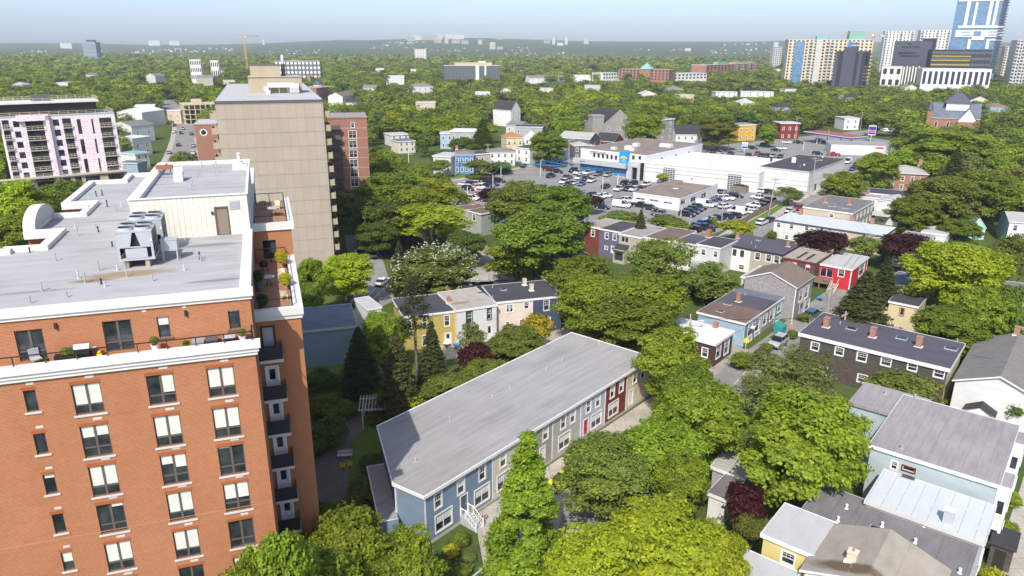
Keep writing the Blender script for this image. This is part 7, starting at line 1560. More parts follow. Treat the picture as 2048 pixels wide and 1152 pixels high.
# shrubs of the gardens
shr = [(635, 735, 70, 3, 'dark', 'dark bush at the pale blue house wall'), (640, 790, 90, 3, 'green', 'bush along the shaded wing wall'), (650, 830, 100, 3.2, 'dark', 'large dark bush beside the paved path'), (690, 800, 60, 2.4, 'green', 'bush at the bend of the paved path'), (630, 860, 80, 2.5, 'dark', 'bush nearest the brick wing'), (745, 820, 40, 1.6, 'sage', 'pale bush by the pergola foot'), (735, 760, 70, 2.6, 'dark', 'dark bush left of the pergola'), (680, 745, 50, 1.6, 'sage', 'pale round bush on the shaded lawn'), (705, 765, 40, 1.4, 'sage', 'small pale bush below the blackish conifer'), (745, 905, 70, 2.6, 'dark', 'dark bush between lawn and blue townhouse'), (720, 950, 80, 2.4, 'dark', 'dark bush left of the lean-to'), (650, 1000, 60, 1.6, 'green', 'low bush at the end of the paved path'), (765, 770, 90, 2.4, 'green', 'climber covering the pergola beams'),
       (920, 1060, 40, 1.7, 'olive', 'round bush at the entrance steps'), (900, 1088, 36, 1.4, 'yellow', 'golden round bush in the front bed'), (935, 1098, 36, .8, 'sage', 'flat pale bush in the front bed'), (925, 1125, 50, .9, 'olive', 'low green bush at the bottom of the front bed'), (1545, 1080, 60, 3.5, 'olive', 'bush left of the lemon yellow house'), (2005, 1140, 70, 3., 'yellow', 'yellow bush beside the black-roofed shed'), (2020, 1040, 40, 1.8, 'bright', 'ivy patch along the front walk'), (2030, 985, 34, 1.8, 'bright', 'upper ivy patch along the front walk'),
       (1556, 668, 28, 1.6, 'olive', 'clipped round bush at the grey shingle door'), (1536, 684, 30, 1.7, 'olive', 'clipped round bush at the blue door'), (1490, 705, 70, 2.2, 'green', 'front garden bush of the blue house'), (1612, 625, 30, 1.6, 'olive', 'bush at the silver shingle house'), (1585, 660, 26, 1.4, 'olive', 'bush by the teal bin'), (1410, 575, 60, 3., 'wine', 'dark red shrub in the back garden'), (1340, 535, 60, 3.5, 'wine', 'wine red bush under the slanting locust'), (1400, 560, 40, 3.2, 'tan', 'pink-flowering bush behind the blue block'), (1000, 330, 60, 1.8, 'green', 'roadside hedge before the white hip-roofed house'), (960, 345, 60, 1.4, 'olive', 'roadside bush by the street pole'), (1545, 462, 20, 2., 'green', 'small bush at the white row corner'), (1760, 430, 36, 2., 'green', 'bush behind the cream row chimney'), (1830, 440, 36, 2., 'green', 'bush at the white balcony house'), (1790, 500, 60, 2.6, 'olive', 'bush under the copper maple'), (1330, 790, 60, 4, 'olive', 'bush at the butter yellow townhouse end'), (870, 770, 90, 3.2, 'olive', 'bush along the townhouse back, left'), (930, 760, 80, 3.2, 'olive', 'bush along the townhouse back, middle'), (1010, 700, 90, 4, 'olive', 'bush along the townhouse back, right'), (840, 720, 60, 3, 'green', 'bush under the dark spruce'), (1240, 720, 50, 4, 'green', 'bush at the townhouse end wall')]
for (x, y, w, h, c, l) in shr: T(random.choice(('shrub0', 'shrub1')), x, y, w, h, c, l, 'shrub', cat='shrub')
for pl in PLANTS:
    t, h, cr, col = pl[:4]; xo = pl[4] if len(pl) > 4 else 0; yo = pl[5] if len(pl) > 5 else 0
    c = bpy.data.objects.new('foliage', PROTO['shrub0'][0]); COL.objects.link(c); c.parent = t; c.location = (xo, yo, h); c.scale = (cr / 1.5, cr / 1.5, cr * 1.7 / 2); c.color = (*col, 1)
# wood of the middle distance: nearest crowns one by one, the far mass as one
def inside(x, y, poly):
    r = False; n = len(poly)
    for i in range(n):
        a, b = poly[i - 1], poly[i]
        if (a[1] > y) != (b[1] > y) and x < (b[0] - a[0]) * (y - a[1]) / (b[1] - a[1]) + a[0]: r = not r
    return r
hrg = random.Random(21)
for i_, (px, py) in enumerate(((455, 160), (735, 176), (700, 205), (840, 205), (960, 190), (1010, 182), (1090, 176), (1180, 176), (1290, 188), (1370, 190), (1580, 178), (1560, 215), (1490, 205), (1700, 195), (1820, 175), (1345, 178), (1180, 138), (760, 140), (830, 138), (600, 140), (180, 150), (120, 165), (30, 170), (440, 142), (1990, 215), (1950, 200), (1050, 140), (1310, 140), (1560, 140))):
    h_ = House('house', 'house roof just showing in the tree canopy of the middle distance', (px - 9, py), (px + 9, py), z=hrg.uniform(8, 10.5), depth=hrg.uniform(9, 14), width=hrg.uniform(9, 15), wall=hrg.choice(('white_side', 'cream', 'gray_light', 'beige', 'blue_pale', 'white_side')), roof=hrg.choice(('asph_gray', 'asph_black', 'roof_lgray', 'asph_brown', 'asph_light')), rtype=hrg.choice(('gx', 'gy', 'hip', 'flat')), rise=2.6, group='house roofs among the distant trees'); h_.rows('F', 3, [4.5]); h_.finish()
POLY = [(min(p[0] for p in q), max(p[0] for p in q), min(p[1] for p in q), max(p[1] for p in q), q) for q in FOOT + CLEAR]
def blocked(x, y, g=0.):
    for (a, b, c, d, q) in POLY:
        if a - g < x < b + g and c - g < y < d + g and (inside(x, y, q) or (g and any(inside(x + dx, y + dy, q) for dx in (-g, g) for dy in (-g, g)))): return True
    return False
# sight lines the photo keeps open: upper parts of buildings, street and lot surfaces (pixel box, distance)
KB = []
for o in list(COL.objects):
    if o.parent is None and o.get('category') and o.children and o.get('category') not in ('tree', 'shrub', 'plant', 'chair', 'table', 'grill', 'box', 'crane'):
        pts = []
        for ch in o.children:
            if ch.type == 'MESH' and len(ch.data.vertices) and ch.name.split('.')[0] in ('wall', 'roof', 'fascia', 'penthouse', 'canopy_roof'):
                for cn in ch.bound_box: pts.append(o.matrix_basis @ Vector(cn))
        if not pts: continue
        pr = [pix(np.array(p)) for p in pts if (np.array(p) - CAMP) @ fw > 1]
        if not pr: continue
        xs, ys = [p[0] for p in pr], [p[1] for p in pr]; dmin = min(math.hypot(p[0], p[1]) for p in pts)
        if dmin > 120: KB.append((min(xs), min(ys), max(xs), min(ys) + (max(ys) - min(ys)) * (.22 if o.get('group') == 'house roofs among the distant trees' else (.66 if dmin < 600 else .72)), dmin))
KB += [(905, 330, 1170, 352, 215), (1130, 335, 1500, 450, 200), (1440, 272, 1800, 320, 260), (330, 225, 395, 335, 200), (1185, 290, 1700, 400, 240), (262, 205, 330, 300, 210), (0, 195, 258, 345, 200), (1830, 185, 2000, 240, 390)]
def hides(x, y, h, r):
    d = math.hypot(x, y); X, Yt, dd = pix((x, y, h)); Yb = pix((x, y, h * .15))[1]; w = r * FPX / dd * .85
    for (a, b, c, e, D_) in KB:
        if d < D_ - 1 and X + w > a and X - w < c and Yt + (Yb - Yt) * .06 < e and Yb > b: return True
    return False
sc_rng = random.Random(11); cand = []
def grid(d0, d1, sp, g, keep=1.0):
    y = d0
    while y < d1:
        half = y * .76 + 25; x = -half
        while x < half:
            px, py = x + sc_rng.uniform(-.42, .42) * sp, y + sc_rng.uniform(-.42, .42) * sp; h = sc_rng.uniform(9, 15) if y > 320 else sc_rng.uniform(7, 12.5); r = h * sc_rng.uniform(.46, .66)
            if sc_rng.random() < keep and not blocked(px, py, g) and not hides(px, py, h, r) and all((px - a) ** 2 + (py - b) ** 2 > (.6 * (r + c)) ** 2 for a, b, c in TREES): cand.append((px, py, h, r))
            x += sp
        y += sp * .9
grid(165, 330, 9.5, 2.2, .85); grid(330, 700, 10.5, 2.5, .97); grid(700, 1300, 13.5, 3, .97)
CL = []
y = 1300.
while y < 2700:
    half = y * .76; x = -half
    while x < half:
        px, py = x + sc_rng.uniform(-.4, .4) * 17, y + sc_rng.uniform(-.4, .4) * 17; h = sc_rng.uniform(10, 17); r = h * .58
        if not blocked(px, py, 3) and not hides(px, py, h, r): cand.append((px, py, h, r))
        x += 17
    y += 20
vis = [c for c in cand if abs(pix((c[0], c[1], c[2] / 2))[0] - 1024) < 1110]
vis.sort(key=lambda c: math.hypot(c[0], c[1]) / c[3])
NIND = 175
pal = [('green', 34), ('bright', 34), ('olive', 18), ('dark', 12), ('lime', 11), ('sage', 6), ('tan', 2), ('yellow', 1), ('copper', 2), ('conidark', 2)]
pn = [p[0] for p in pal]; pwt = [p[1] for p in pal]
for (x, y, h, r) in vis[:NIND]:
    c = sc_rng.choices(pn, pwt)[0]; k = 'midspruce' if (c == 'conidark' or sc_rng.random() < .04) else f'mid{sc_rng.randrange(5)}'; X, Y_, dd = pix((x, y, h))
    side = 'left of the car showroom' if X < 1180 else ('behind the car lot' if X < 1620 else 'on the right beyond the gardens')
    if X < 720: side = 'along the left street'
    tree_at((x, y), k, r * (.55 if k == 'midspruce' else 1), h, c, f'{CNAME[c]} tree in the middle-distance wood {side}', 'spruce_tree' if k == 'midspruce' else 'broadleaf_tree', group=f'{CNAME[c]} trees {side}')
rest = vis[NIND:]
protoV = {}
def lod(n, size, k):
    if (n, k) not in protoV:
        rg = np.random.default_rng(900 + k + n); C, N, tone, c = broadleaf(rg, 1., 1.9, None, n, size, nlobe=max(8, min(30, n // 12)), lobe=(.24, .4), spray=4, nj=.2); tone = .5 + (tone - .5) * .5; protoV[(n, k)] = (leaf_arrays(C, N, size, rg, .75), tone)
    return protoV[(n, k)]
Vs, Ts = [], []
frg = np.random.default_rng(77)
for (x, y, h, r) in rest:
    d = math.hypot(x, y); n, s = (2000, .06) if d < 380 else ((1100, .08) if d < 650 else ((460, .12) if d < 1000 else ((180, .18) if d < 1500 else (80, .28)))); V, tn = lod(n, s, sc_rng.randrange(4))
    a = sc_rng.uniform(0, 6.28); ca, sa = math.cos(a), math.sin(a); W = np.stack([(V[:, 0] * ca - V[:, 1] * sa) * r + x, (V[:, 0] * sa + V[:, 1] * ca) * r + y, V[:, 2] / 1.9 * h * .86 + h * .14], 1); Vs.append(W)
    c = np.array(GREEN[sc_rng.choices(pn, pwt)[0]]) * sc_rng.uniform(.8, 1.1); c = c * np.array([1, 1, 1.]); k = .72 + tn * .62; Ts.append(c[None, :] * k[:, None])
me = quads_mesh('distant_wood', np.concatenate(Vs), None, np.concatenate(Ts), ('leaf_far',)); o = bpy.data.objects.new('distant_wood', me); COL.objects.link(o); o['kind'] = 'stuff'; o['label'] = 'unbroken canopy of the far town trees'
print('TREES', len(hand) + NIND, 'far', len(rest), 'quads', len(me.polygons))
# ------------------------------------------------------------------ vehicles
CARS = {}
def car_meshes(kind):
    """body, windows, wheel, headlight, taillight meshes; x is forward, origin on the ground at the middle"""
    L, Wd = dict(sedan=(4.6, 1.8), suv=(4.7, 1.9), pickup=(5.7, 1.98), van=(5.6, 2.05))[kind]; h = L / 2; w = Wd / 2
    if kind == 'sedan': low = [(-h, .42), (-h, .82), (-h + .15, .95), (-1.35, .98), (.85, .95), (1.9, .82), (h - .05, .66), (h, .4)]; cab = [(-1.75, .96), (-1.0, 1.4), (.15, 1.43), (1.05, .95)]
    elif kind == 'suv': low = [(-h, .45), (-h, 1.02), (-h + .05, 1.08), (.95, 1.06), (2.0, .96), (h, .8), (h, .42)]; cab = [(-2.25, 1.07), (-1.95, 1.66), (.2, 1.7), (1.1, 1.06)]
    elif kind == 'pickup': low = [(-h, .55), (-h, 1.08), (-.7, 1.1), (1.25, 1.1), (2.55, 1.04), (h, .9), (h, .5)]; cab = [(-.75, 1.1), (-.6, 1.82), (.65, 1.85), (1.45, 1.1)]
    else: low = [(-h, .45), (-h, 1.3), (1.6, 1.25), (2.5, 1.05), (h, .85), (h, .42)]; cab = [(-h + .02, 1.3), (-h + .1, 2.25), (1.0, 2.28), (1.95, 1.2)]
    def inset(z): return w - .02 - .05 * max(0, (z - .7))
    b = MB(); base = [(x, max(z, .3)) for x, z in low]
    n = len(low)
    rows = [[(x, -inset(z), z) for x, z in low], [(x, inset(z), z) for x, z in low]]
    b.face(rows[0][::-1] if False else [p for p in rows[0]][::1]); b.face(rows[1][::-1])
    for i in range(n - 1): b.face([rows[0][i], rows[1][i], rows[1][i + 1], rows[0][i + 1]][::-1], 0)
    b.face([rows[0][-1], rows[1][-1], rows[1][0], rows[0][0]][::-1])
    b.box(-h + .1, h - .1, -w + .1, w - .1, .2, .45, 1)
    b.box(-h - .04, -h + .04, -w + .08, w - .08, .38, .58, 1); b.box(h - .04, h + .04, -w + .1, w - .1, .36, .56, 1)
    ti = .2 if kind != 'van' else .12
    def cw(z): return w - .06 - (z - 1.0) * ti - .04
    c0, c1, c2, c3 = cab; z_ = .005
    b.face([(c1[0], -cw(c1[1]), c1[1] + z_), (c2[0], -cw(c2[1]), c2[1] + z_), (c2[0], cw(c2[1]), c2[1] + z_), (c1[0], cw(c1[1]), c1[1] + z_)])
    g = MB()
    for s in (-1, 1):
        f = [(x, s * cw(z), z) for x, z in cab]; g.face(f if s < 0 else f[::-1], 0)
        for k_ in (0, .47, 1):  # pillars
            xa = c0[0] + (c3[0] - c0[0]) * k_; xb = c1[0] + (c2[0] - c1[0]) * k_; q = .06
            p = [(xa - q, s * (cw(c0[1]) + .012), c0[1]), (xa + q, s * (cw(c0[1]) + .012), c0[1]), (xb + q, s * (cw(c1[1]) + .012), c1[1]), (xb - q, s * (cw(c1[1]) + .012), c1[1])]; b.face(p if s < 0 else p[::-1])
        if kind in ('van',): p = [(c0[0], s * (cw(1.3) + .015), 1.3), (.2, s * (cw(1.3) + .015), 1.3), (.2, s * (cw(2.25) + .015), 2.26), (c1[0], s * (cw(2.25) + .015), 2.26)]; b.face(p if s < 0 else p[::-1])
        b.box(c3[0] - .35, c3[0] - .15, s * w - .02, s * (w + .16), c3[1] + .02, c3[1] + .18, 0)
    g.face([(c2[0], -cw(c2[1]), c2[1]), (c3[0], -cw(c3[1]), c3[1]), (c3[0], cw(c3[1]), c3[1]), (c2[0], cw(c2[1]), c2[1])]); g.face([(c1[0], cw(c1[1]), c1[1]), (c0[0], cw(c0[1]), c0[1]), (c0[0], -cw(c0[1]), c0[1]), (c1[0], -cw(c1[1]), c1[1])])
    if kind == 'pickup': b.box(-h + .12, -.85, -w + .2, w - .2, 1.1, 1.115, 1)
    wh = MB()
    for s in (-1, 1): pass
    r = .33 if kind == 'sedan' else .37
    n = 14
    for x0, x1, rr, m_ in ((-.11, .11, r, 0),):
        i0 = len(wh.v); wh.v += [(rr * math.cos(2 * math.pi * k / n), x0, rr * math.sin(2 * math.pi * k / n)) for k in range(n)] + [(rr * math.cos(2 * math.pi * k / n), x1, rr * math.sin(2 * math.pi * k / n)) for k in range(n)]
        for k in range(n): a, c = i0 + k, i0 + (k + 1) % n; wh.f.append((a, c, c + n, a + n)); wh.m.append(0); wh.sm.append(True)
    for yy in (-.112, .112):
        for rr, m_, e in ((r, 0, 0), (r * .64, 1, .004 if yy > 0 else -.004)):
            f = [(rr * math.cos(2 * math.pi * k / n), yy + e, rr * math.sin(2 * math.pi * k / n)) for k in range(n)]; wh.face(f[::-1] if yy > 0 else f, m_)
    hl = MB().box(-.06, .03, -.2, .2, -.07, .07); tl = MB().box(-.03, .05, -.13, .13, -.12, .12)
    CARS[kind] = (b.mesh('body', ['carpaint', 'rubber']), g.mesh('windows', ['glass_lot']), wh.mesh('wheel', ['rubber', 'rim']), hl.mesh('headlight', ['headlight']), tl.mesh('taillight', ['taillight']), L, Wd, r, low)
for k in ('sedan', 'suv', 'pickup', 'van'): car_meshes(k)
PAINT = dict(white=(.78, .78, .77), black=(.012, .013, .015), dark=(.03, .035, .045), grey=(.16, .17, .18), silver=(.42, .44, .46), blue=(.02, .14, .42), navy=(.015, .03, .08), red=(.42, .015, .02), maroon=(.13, .01, .015), beige=(.42, .4, .28), teal=(.03, .1, .13), yellow=(.62, .6, .03))
CN = dict(white='white', black='black', dark='charcoal', grey='grey', silver='silver', blue='bright blue', navy='navy', red='red', maroon='dark red', beige='pale beige', teal='dark teal', yellow='yellow')
KN = dict(sedan='sedan', suv='SUV', pickup='pickup truck', van='van')
def obj_(n, me, par, loc, col=None, rz=0):
    o = bpy.data.objects.new(n, me); COL.objects.link(o); o.parent = par; o.location = loc; o.rotation_euler = (0, 0, rz)
    if col: o.color = (*col, 1)
    return o
def car(px, py, hd, kind, col, where, group=None, fine=True, label=None):
    q = P(px, py, .55); b, g, wh, hl, tl, L, Wd, r, low = CARS[kind]
    t = thing('parked_car' if kind != 'van' else 'parked_van', label or f'{CN[col]} {KN[kind]} {where}', 'car' if kind in ('sedan', 'suv') else ('pickup' if kind == 'pickup' else 'van'), (q[0], q[1], .03), R(hd), group)
    obj_('body', b, t, (0, 0, 0), PAINT[col]); obj_('windows', g, t, (0, 0, 0))
    for x in (-L * .3, L * .31):
        for s in (-1, 1): obj_('wheel', wh, t, (x, s * (Wd / 2 - .1), r))
    if fine:
        for s in (-1, 1): obj_('headlight', hl, t, (L / 2, s * (Wd / 2 - .32), .74 if kind == 'sedan' else .86)); obj_('taillight', tl, t, (-L / 2, s * (Wd / 2 - .2), .84 if kind != 'van' else 1.0))
    return t
LH = DA - 4; LV = DA + 90
def row(pts, hd, where, group):
    for (x, y, k, c) in pts: car(x, y, hd, k, c, where, f'{CN[c]} {KN[k]}s {where}')
row([(1133, 356, 'pickup', 'grey'), (1158, 345.5, 'pickup', 'white'), (1177, 346, 'pickup', 'white'), (1198, 348, 'pickup', 'grey'), (1216, 350, 'suv', 'beige'), (1146, 341, 'suv', 'navy')], LV + 180, 'facing the camera in front of the showroom', 0)
row([(1158, 356, 'suv', 'white'), (1170, 358, 'suv', 'dark'), (1184, 361, 'pickup', 'white'), (1148, 366, 'sedan', 'white'), (1163, 368, 'sedan', 'blue'), (1128, 364, 'suv', 'white'), (1136, 369, 'suv', 'dark')], LV + 190, 'in the second row of the lot before the showroom', 0)
car(1212, 373, LH + 100, 'suv', 'black', 'alone in the middle of the lot aisle')
row([(1239, 378, 'pickup', 'white'), (1255, 378, 'suv', 'dark'), (1268, 379, 'suv', 'white'), (1283, 378, 'suv', 'dark')], LV + 180, 'in the row left of the brown-roofed lot office', 0)
row([(1248, 367, 'suv', 'black'), (1266, 368, 'suv', 'black'), (1292, 369.5, 'suv', 'white')], LV + 180, 'behind the row left of the lot office', 0)
row([(1187, 389, 'sedan', 'navy'), (1199, 393, 'sedan', 'white'), (1211, 391, 'sedan', 'white'), (1193, 398, 'sedan', 'dark')], LH + 5, 'beside the copper tree at the lot edge', 0)
car(1243, 411, LH + 15, 'van', 'white', 'parked behind the hedge trees below the lot office'); car(1256, 401, LH, 'suv', 'white', 'half hidden at the left wall of the lot office'); car(1205, 414, LH + 10, 'sedan', 'navy', 'left of the van behind the hedge trees'); car(1238, 402, LH, 'sedan', 'dark', 'above the van behind the hedge trees'); car(1281, 411, LH + 5, 'pickup', 'black', 'under the front windows of the lot office'); car(1322, 428, LH + 12, 'pickup', 'grey', 'at the near corner of the lot office')
car(1300, 416, LH, 'suv', 'dark', 'between the black and the grey pickup at the lot office')
row([(1374, 429, 'suv', 'black'), (1382, 424, 'suv', 'black'), (1390, 419, 'suv', 'dark'), (1398, 414.5, 'suv', 'dark'), (1411, 410, 'van', 'white'), (1418, 408, 'pickup', 'silver'), (1427, 405, 'pickup', 'grey'), (1436, 401.5, 'suv', 'navy'), (1443, 397, 'suv', 'white'), (1455, 396.5, 'suv', 'white'), (1472, 391.5, 'suv', 'black'), (1446, 385.5, 'suv', 'navy')], LH + 8, 'in the slanted row right of the lot office', 0)
car(1450, 413, LH + 75, 'suv', 'white', 'driving down the right-hand lot aisle')
row([(1517, 382, 'suv', 'white'), (1534, 384, 'suv', 'dark'), (1519, 396, 'pickup', 'white'), (1537, 400, 'suv', 'navy'), (1526, 406, 'suv', 'black'), (1509, 411, 'suv', 'white'), (1519, 412, 'suv', 'dark'), (1497, 418, 'suv', 'white'), (1503, 424, 'sedan', 'white'), (1475, 424, 'van', 'white'), (1466, 431, 'suv', 'dark'), (1450, 433, 'suv', 'navy'), (1432, 436, 'suv', 'dark'), (1426, 442, 'pickup', 'silver'), (1421, 448, 'pickup', 'black'), (1404, 449, 'pickup', 'blue'), (1390, 453, 'suv', 'dark'), (1386, 458, 'suv', 'black'), (1409, 456, 'pickup', 'dark')], LH + 172, 'in the row along the timber lot fence', 0)
car(1524, 445, LH + 88, 'suv', 'white', 'parked on the side street before the white row'); car(1541, 439, LH + 88, 'sedan', 'navy', 'parked on the side street before the white row'); car(1580, 421.5, LH + 88, 'sedan', 'white', 'parked on the side street at the copper-roofed bend'); car(1599, 416, LH + 88, 'suv', 'red', 'parked on the side street behind a brick chimney')
row([(1461, 308, 'pickup', 'navy'), (1496, 311, 'suv', 'navy'), (1514, 308, 'suv', 'red'), (1522, 312, 'suv', 'dark'), (1533, 312.5, 'suv', 'dark'), (1546, 312.5, 'suv', 'silver'), (1560, 313.5, 'suv', 'dark'), (1440, 306, 'suv', 'silver'), (1426, 304, 'suv', 'dark')], LV + 180, 'behind the roof edge of the service hall', 0)
row([(1552, 300, 'sedan', 'black'), (1564, 297, 'suv', 'white'), (1574, 285, 'suv', 'white'), (1597, 285, 'suv', 'black'), (1505, 296, 'suv', 'black'), (1530, 290, 'suv', 'dark')], LH + 8, 'on the main street before the filling station', 0)
car(1635, 307, LH + 12, 'suv', 'black', 'in the filling station forecourt'); car(1667, 309, LH + 200, 'pickup', 'red', 'before the white filling station shop'); car(1696, 324, LV + 175, 'van', 'white', 'at the corner of the workshop'); car(1712, 330, LV + 175, 'suv', 'dark', 'right of the white van at the workshop corner'); car(1705, 338, LV + 175, 'sedan', 'navy', 'under the trees at the workshop corner'); car(1775, 262, LH + 15, 'van', 'white', 'on the far street right of the pylon'); car(1640, 281, LH + 20, 'suv', 'silver', 'under the filling station canopy')
row([(930, 369, 'sedan', 'white'), (944, 369, 'suv', 'navy'), (956, 368, 'suv', 'white'), (957, 375, 'suv', 'white'), (937, 377, 'suv', 'dark'), (972, 361, 'suv', 'black'), (985, 360, 'suv', 'maroon'), (985, 368, 'suv', 'dark'), (998, 362, 'suv', 'black'), (975, 371, 'sedan', 'dark'), (914, 394, 'sedan', 'navy'), (944, 397, 'suv', 'white'), (974, 400, 'suv', 'dark')], LH + 12, 'at the left end of the car lot', 0)
car(1029, 328, LH + 20, 'suv', 'red', 'before the blank white house'); car(1038, 328, LV + 20, 'suv', 'maroon', 'beside the blank white house'); car(1047, 332, LV + 20, 'suv', 'black', 'right of the blank white house'); car(1100, 339, LH + 8, 'pickup', 'maroon', 'in the shade at the lot entrance'); car(1114, 343, LH + 8, 'suv', 'black', 'in the shade at the lot entrance'); car(1102, 352, LV, 'suv', 'navy', 'beneath the blue bunting')
car(721, 508, GA + 92, 'pickup', 'white', 'in the shaded rear parking by the tan tower'); car(743, 509, GA + 92, 'sedan', 'silver', 'in the shaded rear parking by the tan tower'); car(724, 521, GA + 92, 'sedan', 'navy', 'in the shaded rear parking by the tan tower'); car(765, 564, GA + 60, 'sedan', 'white', 'by the marked bay of the rear parking')
car(1625, 629, 48, 'suv', 'teal', 'parked in the lane before the silver shingle house'); car(1556, 685, 230, 'suv', 'silver', 'parked in the lane by the teal bin'); car(1518, 714, 230, 'sedan', 'black', 'parked in the lane beside the feathery tree'); car(1128, 962, 222, 'sedan', 'yellow', 'half hidden by the olive maple at the townhouse drive')
for (x, y, k, c, hd, w_) in ((357, 290, 'suv', 'dark', 108, 'in the middle of the left street'), (338, 305, 'sedan', 'silver', 108, 'at the left kerb of the left street'), (351, 316, 'suv', 'grey', 108, 'nearest in the left street'), (348, 264, 'suv', 'white', 108, 'at the left kerb by the street trees'), (362, 266, 'sedan', 'dark', 288, 'right of the white SUV in the left street'), (366, 257, 'sedan', 'silver', 288, 'farther up the left street'), (349, 251, 'suv', 'navy', 108, 'highest at the left kerb of the left street'), (383, 268, 'suv', 'grey', 108, 'at the right kerb of the left street'), (387, 292, 'suv', 'silver', 108, 'at the right kerb before the round window'), (386, 306, 'suv', 'white', 108, 'under the round window wall'), (388, 313, 'suv', 'black', 108, 'lowest at the right kerb of the left street'), (382, 243, 'pickup', 'black', 15, 'before the unfinished concrete frame'), (390, 239, 'pickup', 'dark', 15, 'before the unfinished concrete frame')):
    car(x, y, hd, k, c, w_)
# ------------------------------------------------------------------ poles, wires, fences
def pole(xt, yt, xb, yb, label, kind='wood', arm=True, lamp=False, rz=0., r=.15):
    q = P(xb, yb); h = Zat((xb + (xt - xb) * .0 + 0, yt), (xb, yb)); tp = at_dist(xt, yt, q[1]); h = min(max(tp[2], 4.), 16.)
    t = thing('utility_pole' if kind == 'wood' else 'lamp_post', label, 'pole', (q[0], q[1], 0), rz); dx = min(1.0, max(-1.0, tp[0] - q[0])) if kind == 'wood' else 0
    MB().tube((0, 0, 0), (dx, 0, h), r * 1.15, r * .75, 8).build('post', 'pole_wood' if kind == 'wood' else 'galv', t)
    if arm:
        m = MB().box(dx - 1.2, dx + 1.2, -.06, .06, h - .7, h - .56); m.build('cross_arm', 'timber', t); m = MB()
        for x in (-1.05, -.5, .5, 1.05): m.cyl(dx + x, 0, h - .56, h - .36, .05, .05, 6)
        m.build('insulator', 'galv', t)
    if lamp: MB().tube((dx, 0, h - 1.3), (dx + 1.6, -.6, h - .9), .05).box(dx + 1.4, dx + 2.1, -.75, -.45, h - .97, h - .85).build('lamp_arm', 'galv', t)
    return Vector((q[0] + dx, q[1], h))
pl = {}
pl['a'] = pole(1631, 314, 1624.5, 394, 'dark utility pole at the corner of the white workshop', lamp=True); pl['b'] = pole(1552, 355, 1536, 434, 'leaning utility pole at the timber lot fence', lamp=True); pl['c'] = pole(1448, 380, 1443, 448, 'utility pole behind the small bright street tree'); pl['d'] = pole(1364, 413, 1357, 455, 'thin pole at the near corner of the lot aisle', arm=False)
pl['e'] = pole(911, 299, 911, 352, 'utility pole before the bright blue house'); pl['f'] = pole(1690, 622, 1679, 715, 'grey utility pole with cross arm before the shingled row', rz=R(40)); pl['g'] = pole(1657, 572, 1654, 636, 'utility pole at the red house fence', rz=R(40)); pl['h'] = pole(1381, 628, 1383, 700, 'utility pole left of the plum-coloured house', arm=False, lamp=True); pl['i'] = pole(1742, 466, 1738, 517, 'utility pole with a lamp at the copper maple', lamp=True); pl['j'] = pole(989, 517, 989, 556, 'short pole at the gravel yard', arm=False)
pl['k'] = pole(976, 287, 976, 356, 'utility pole right of the taupe house'); pl['l'] = pole(1138, 274, 1138, 341, 'utility pole with transformer before the charcoal house', lamp=True); pl['m'] = pole(1461, 246, 1456, 302, 'utility pole right of the tan round tree'); pl['n'] = pole(1595, 232, 1590, 288, 'utility pole before the dark red house', lamp=True); pl['o'] = pole(1811, 219, 1806, 275, 'utility pole at the far end of the main street', lamp=True); pl['p'] = pole(1725, 224, 1720, 266, 'utility pole left of the filling station pylon'); pl['q'] = pole(1658, 258, 1656, 292, 'thin pole before the filling station canopy', arm=False)
for k_, (a, b, lab) in enumerate((((817, 303), (818, 340), 'lamp post with a double head above the left trees'), ((1233, 348), (1247 - 12, 372), 'lamp post in the lot beside the black SUV'), ((1205, 354), (1205, 384), 'lamp post in the lot between the showroom rows'), ((1002, 330), (1002, 355), 'lamp post with yellow base at the street bunting'), ((1081, 322), (1081, 354), 'tall lamp post carrying the blue bunting'), ((987, 350), (986, 376), 'lamp post with yellow base among the left lot cars'), ((333, 196), (333, 214), 'lamp post at the far left street'), ((262, 210), (262, 228), 'lamp post left of the pitched white shed'), ((1606, 283), (1606, 302), 'lamp post in the forecourt of the filling station'), ((935, 372), (935, 398), 'greenish post in the left lot'))):
    pole(*a, *b, lab, 'metal', False, k_ in (0, 1, 2), r=.1)
q = P(951, 397); t = thing('striped_post', 'red and white striped post at the left end of the car lot', 'post', tuple(q)); m = MB()
for k_ in range(5): m.cyl(0, 0, .9 * k_, .9 * (k_ + 1), .3, .3, 10, k_ % 2)
m.build('post', ['signred', 'trim'], t)
def wire(a, b, label, sag=.8, r=.022, mat='black', name='overhead_wire'):
    m = MB(); n = 10; pt = lambda s: Vector(a).lerp(Vector(b), s) - Vector((0, 0, sag * 4 * s * (1 - s)))
    for i in range(n): m.tube(pt(i / n), pt((i + 1) / n), r, n=4)
    o = m.build(name, mat); setp(o, label, 'wire' if name == 'overhead_wire' else 'bunting', 'overhead wires between the poles' if name == 'overhead_wire' else 'blue bunting strings over the car lot')
for a, b in (('f', 'g'), ('g', 'i'), ('a', 'b'), ('b', 'c'), ('k', 'l'), ('e', 'k'), ('m', 'n'), ('f', 'h')):
    for dx in (-.8, .8): wire(pl[a] + Vector((dx, 0, -.4)), pl[b] + Vector((dx, 0, -.4)), 'thin black overhead wire slung between two utility poles')
for a, b in (('g', 'b'), ('a', 'o'), ('n', 'p'), ('l', 'm'), ('i', 'a')): wire(pl[a] - Vector((0, 0, .4)), pl[b] - Vector((0, 0, .4)), 'thin black overhead wire slung between two utility poles', 1.2)
e1 = pl['f'] + Vector((14, -16, -1)); wire(pl['f'] + Vector((.8, 0, -.4)), e1, 'thin black overhead wire crossing the shingled row roof', 1.2)
def bp(px, py): q = P(px, py); return (q[0], q[1], 5.)
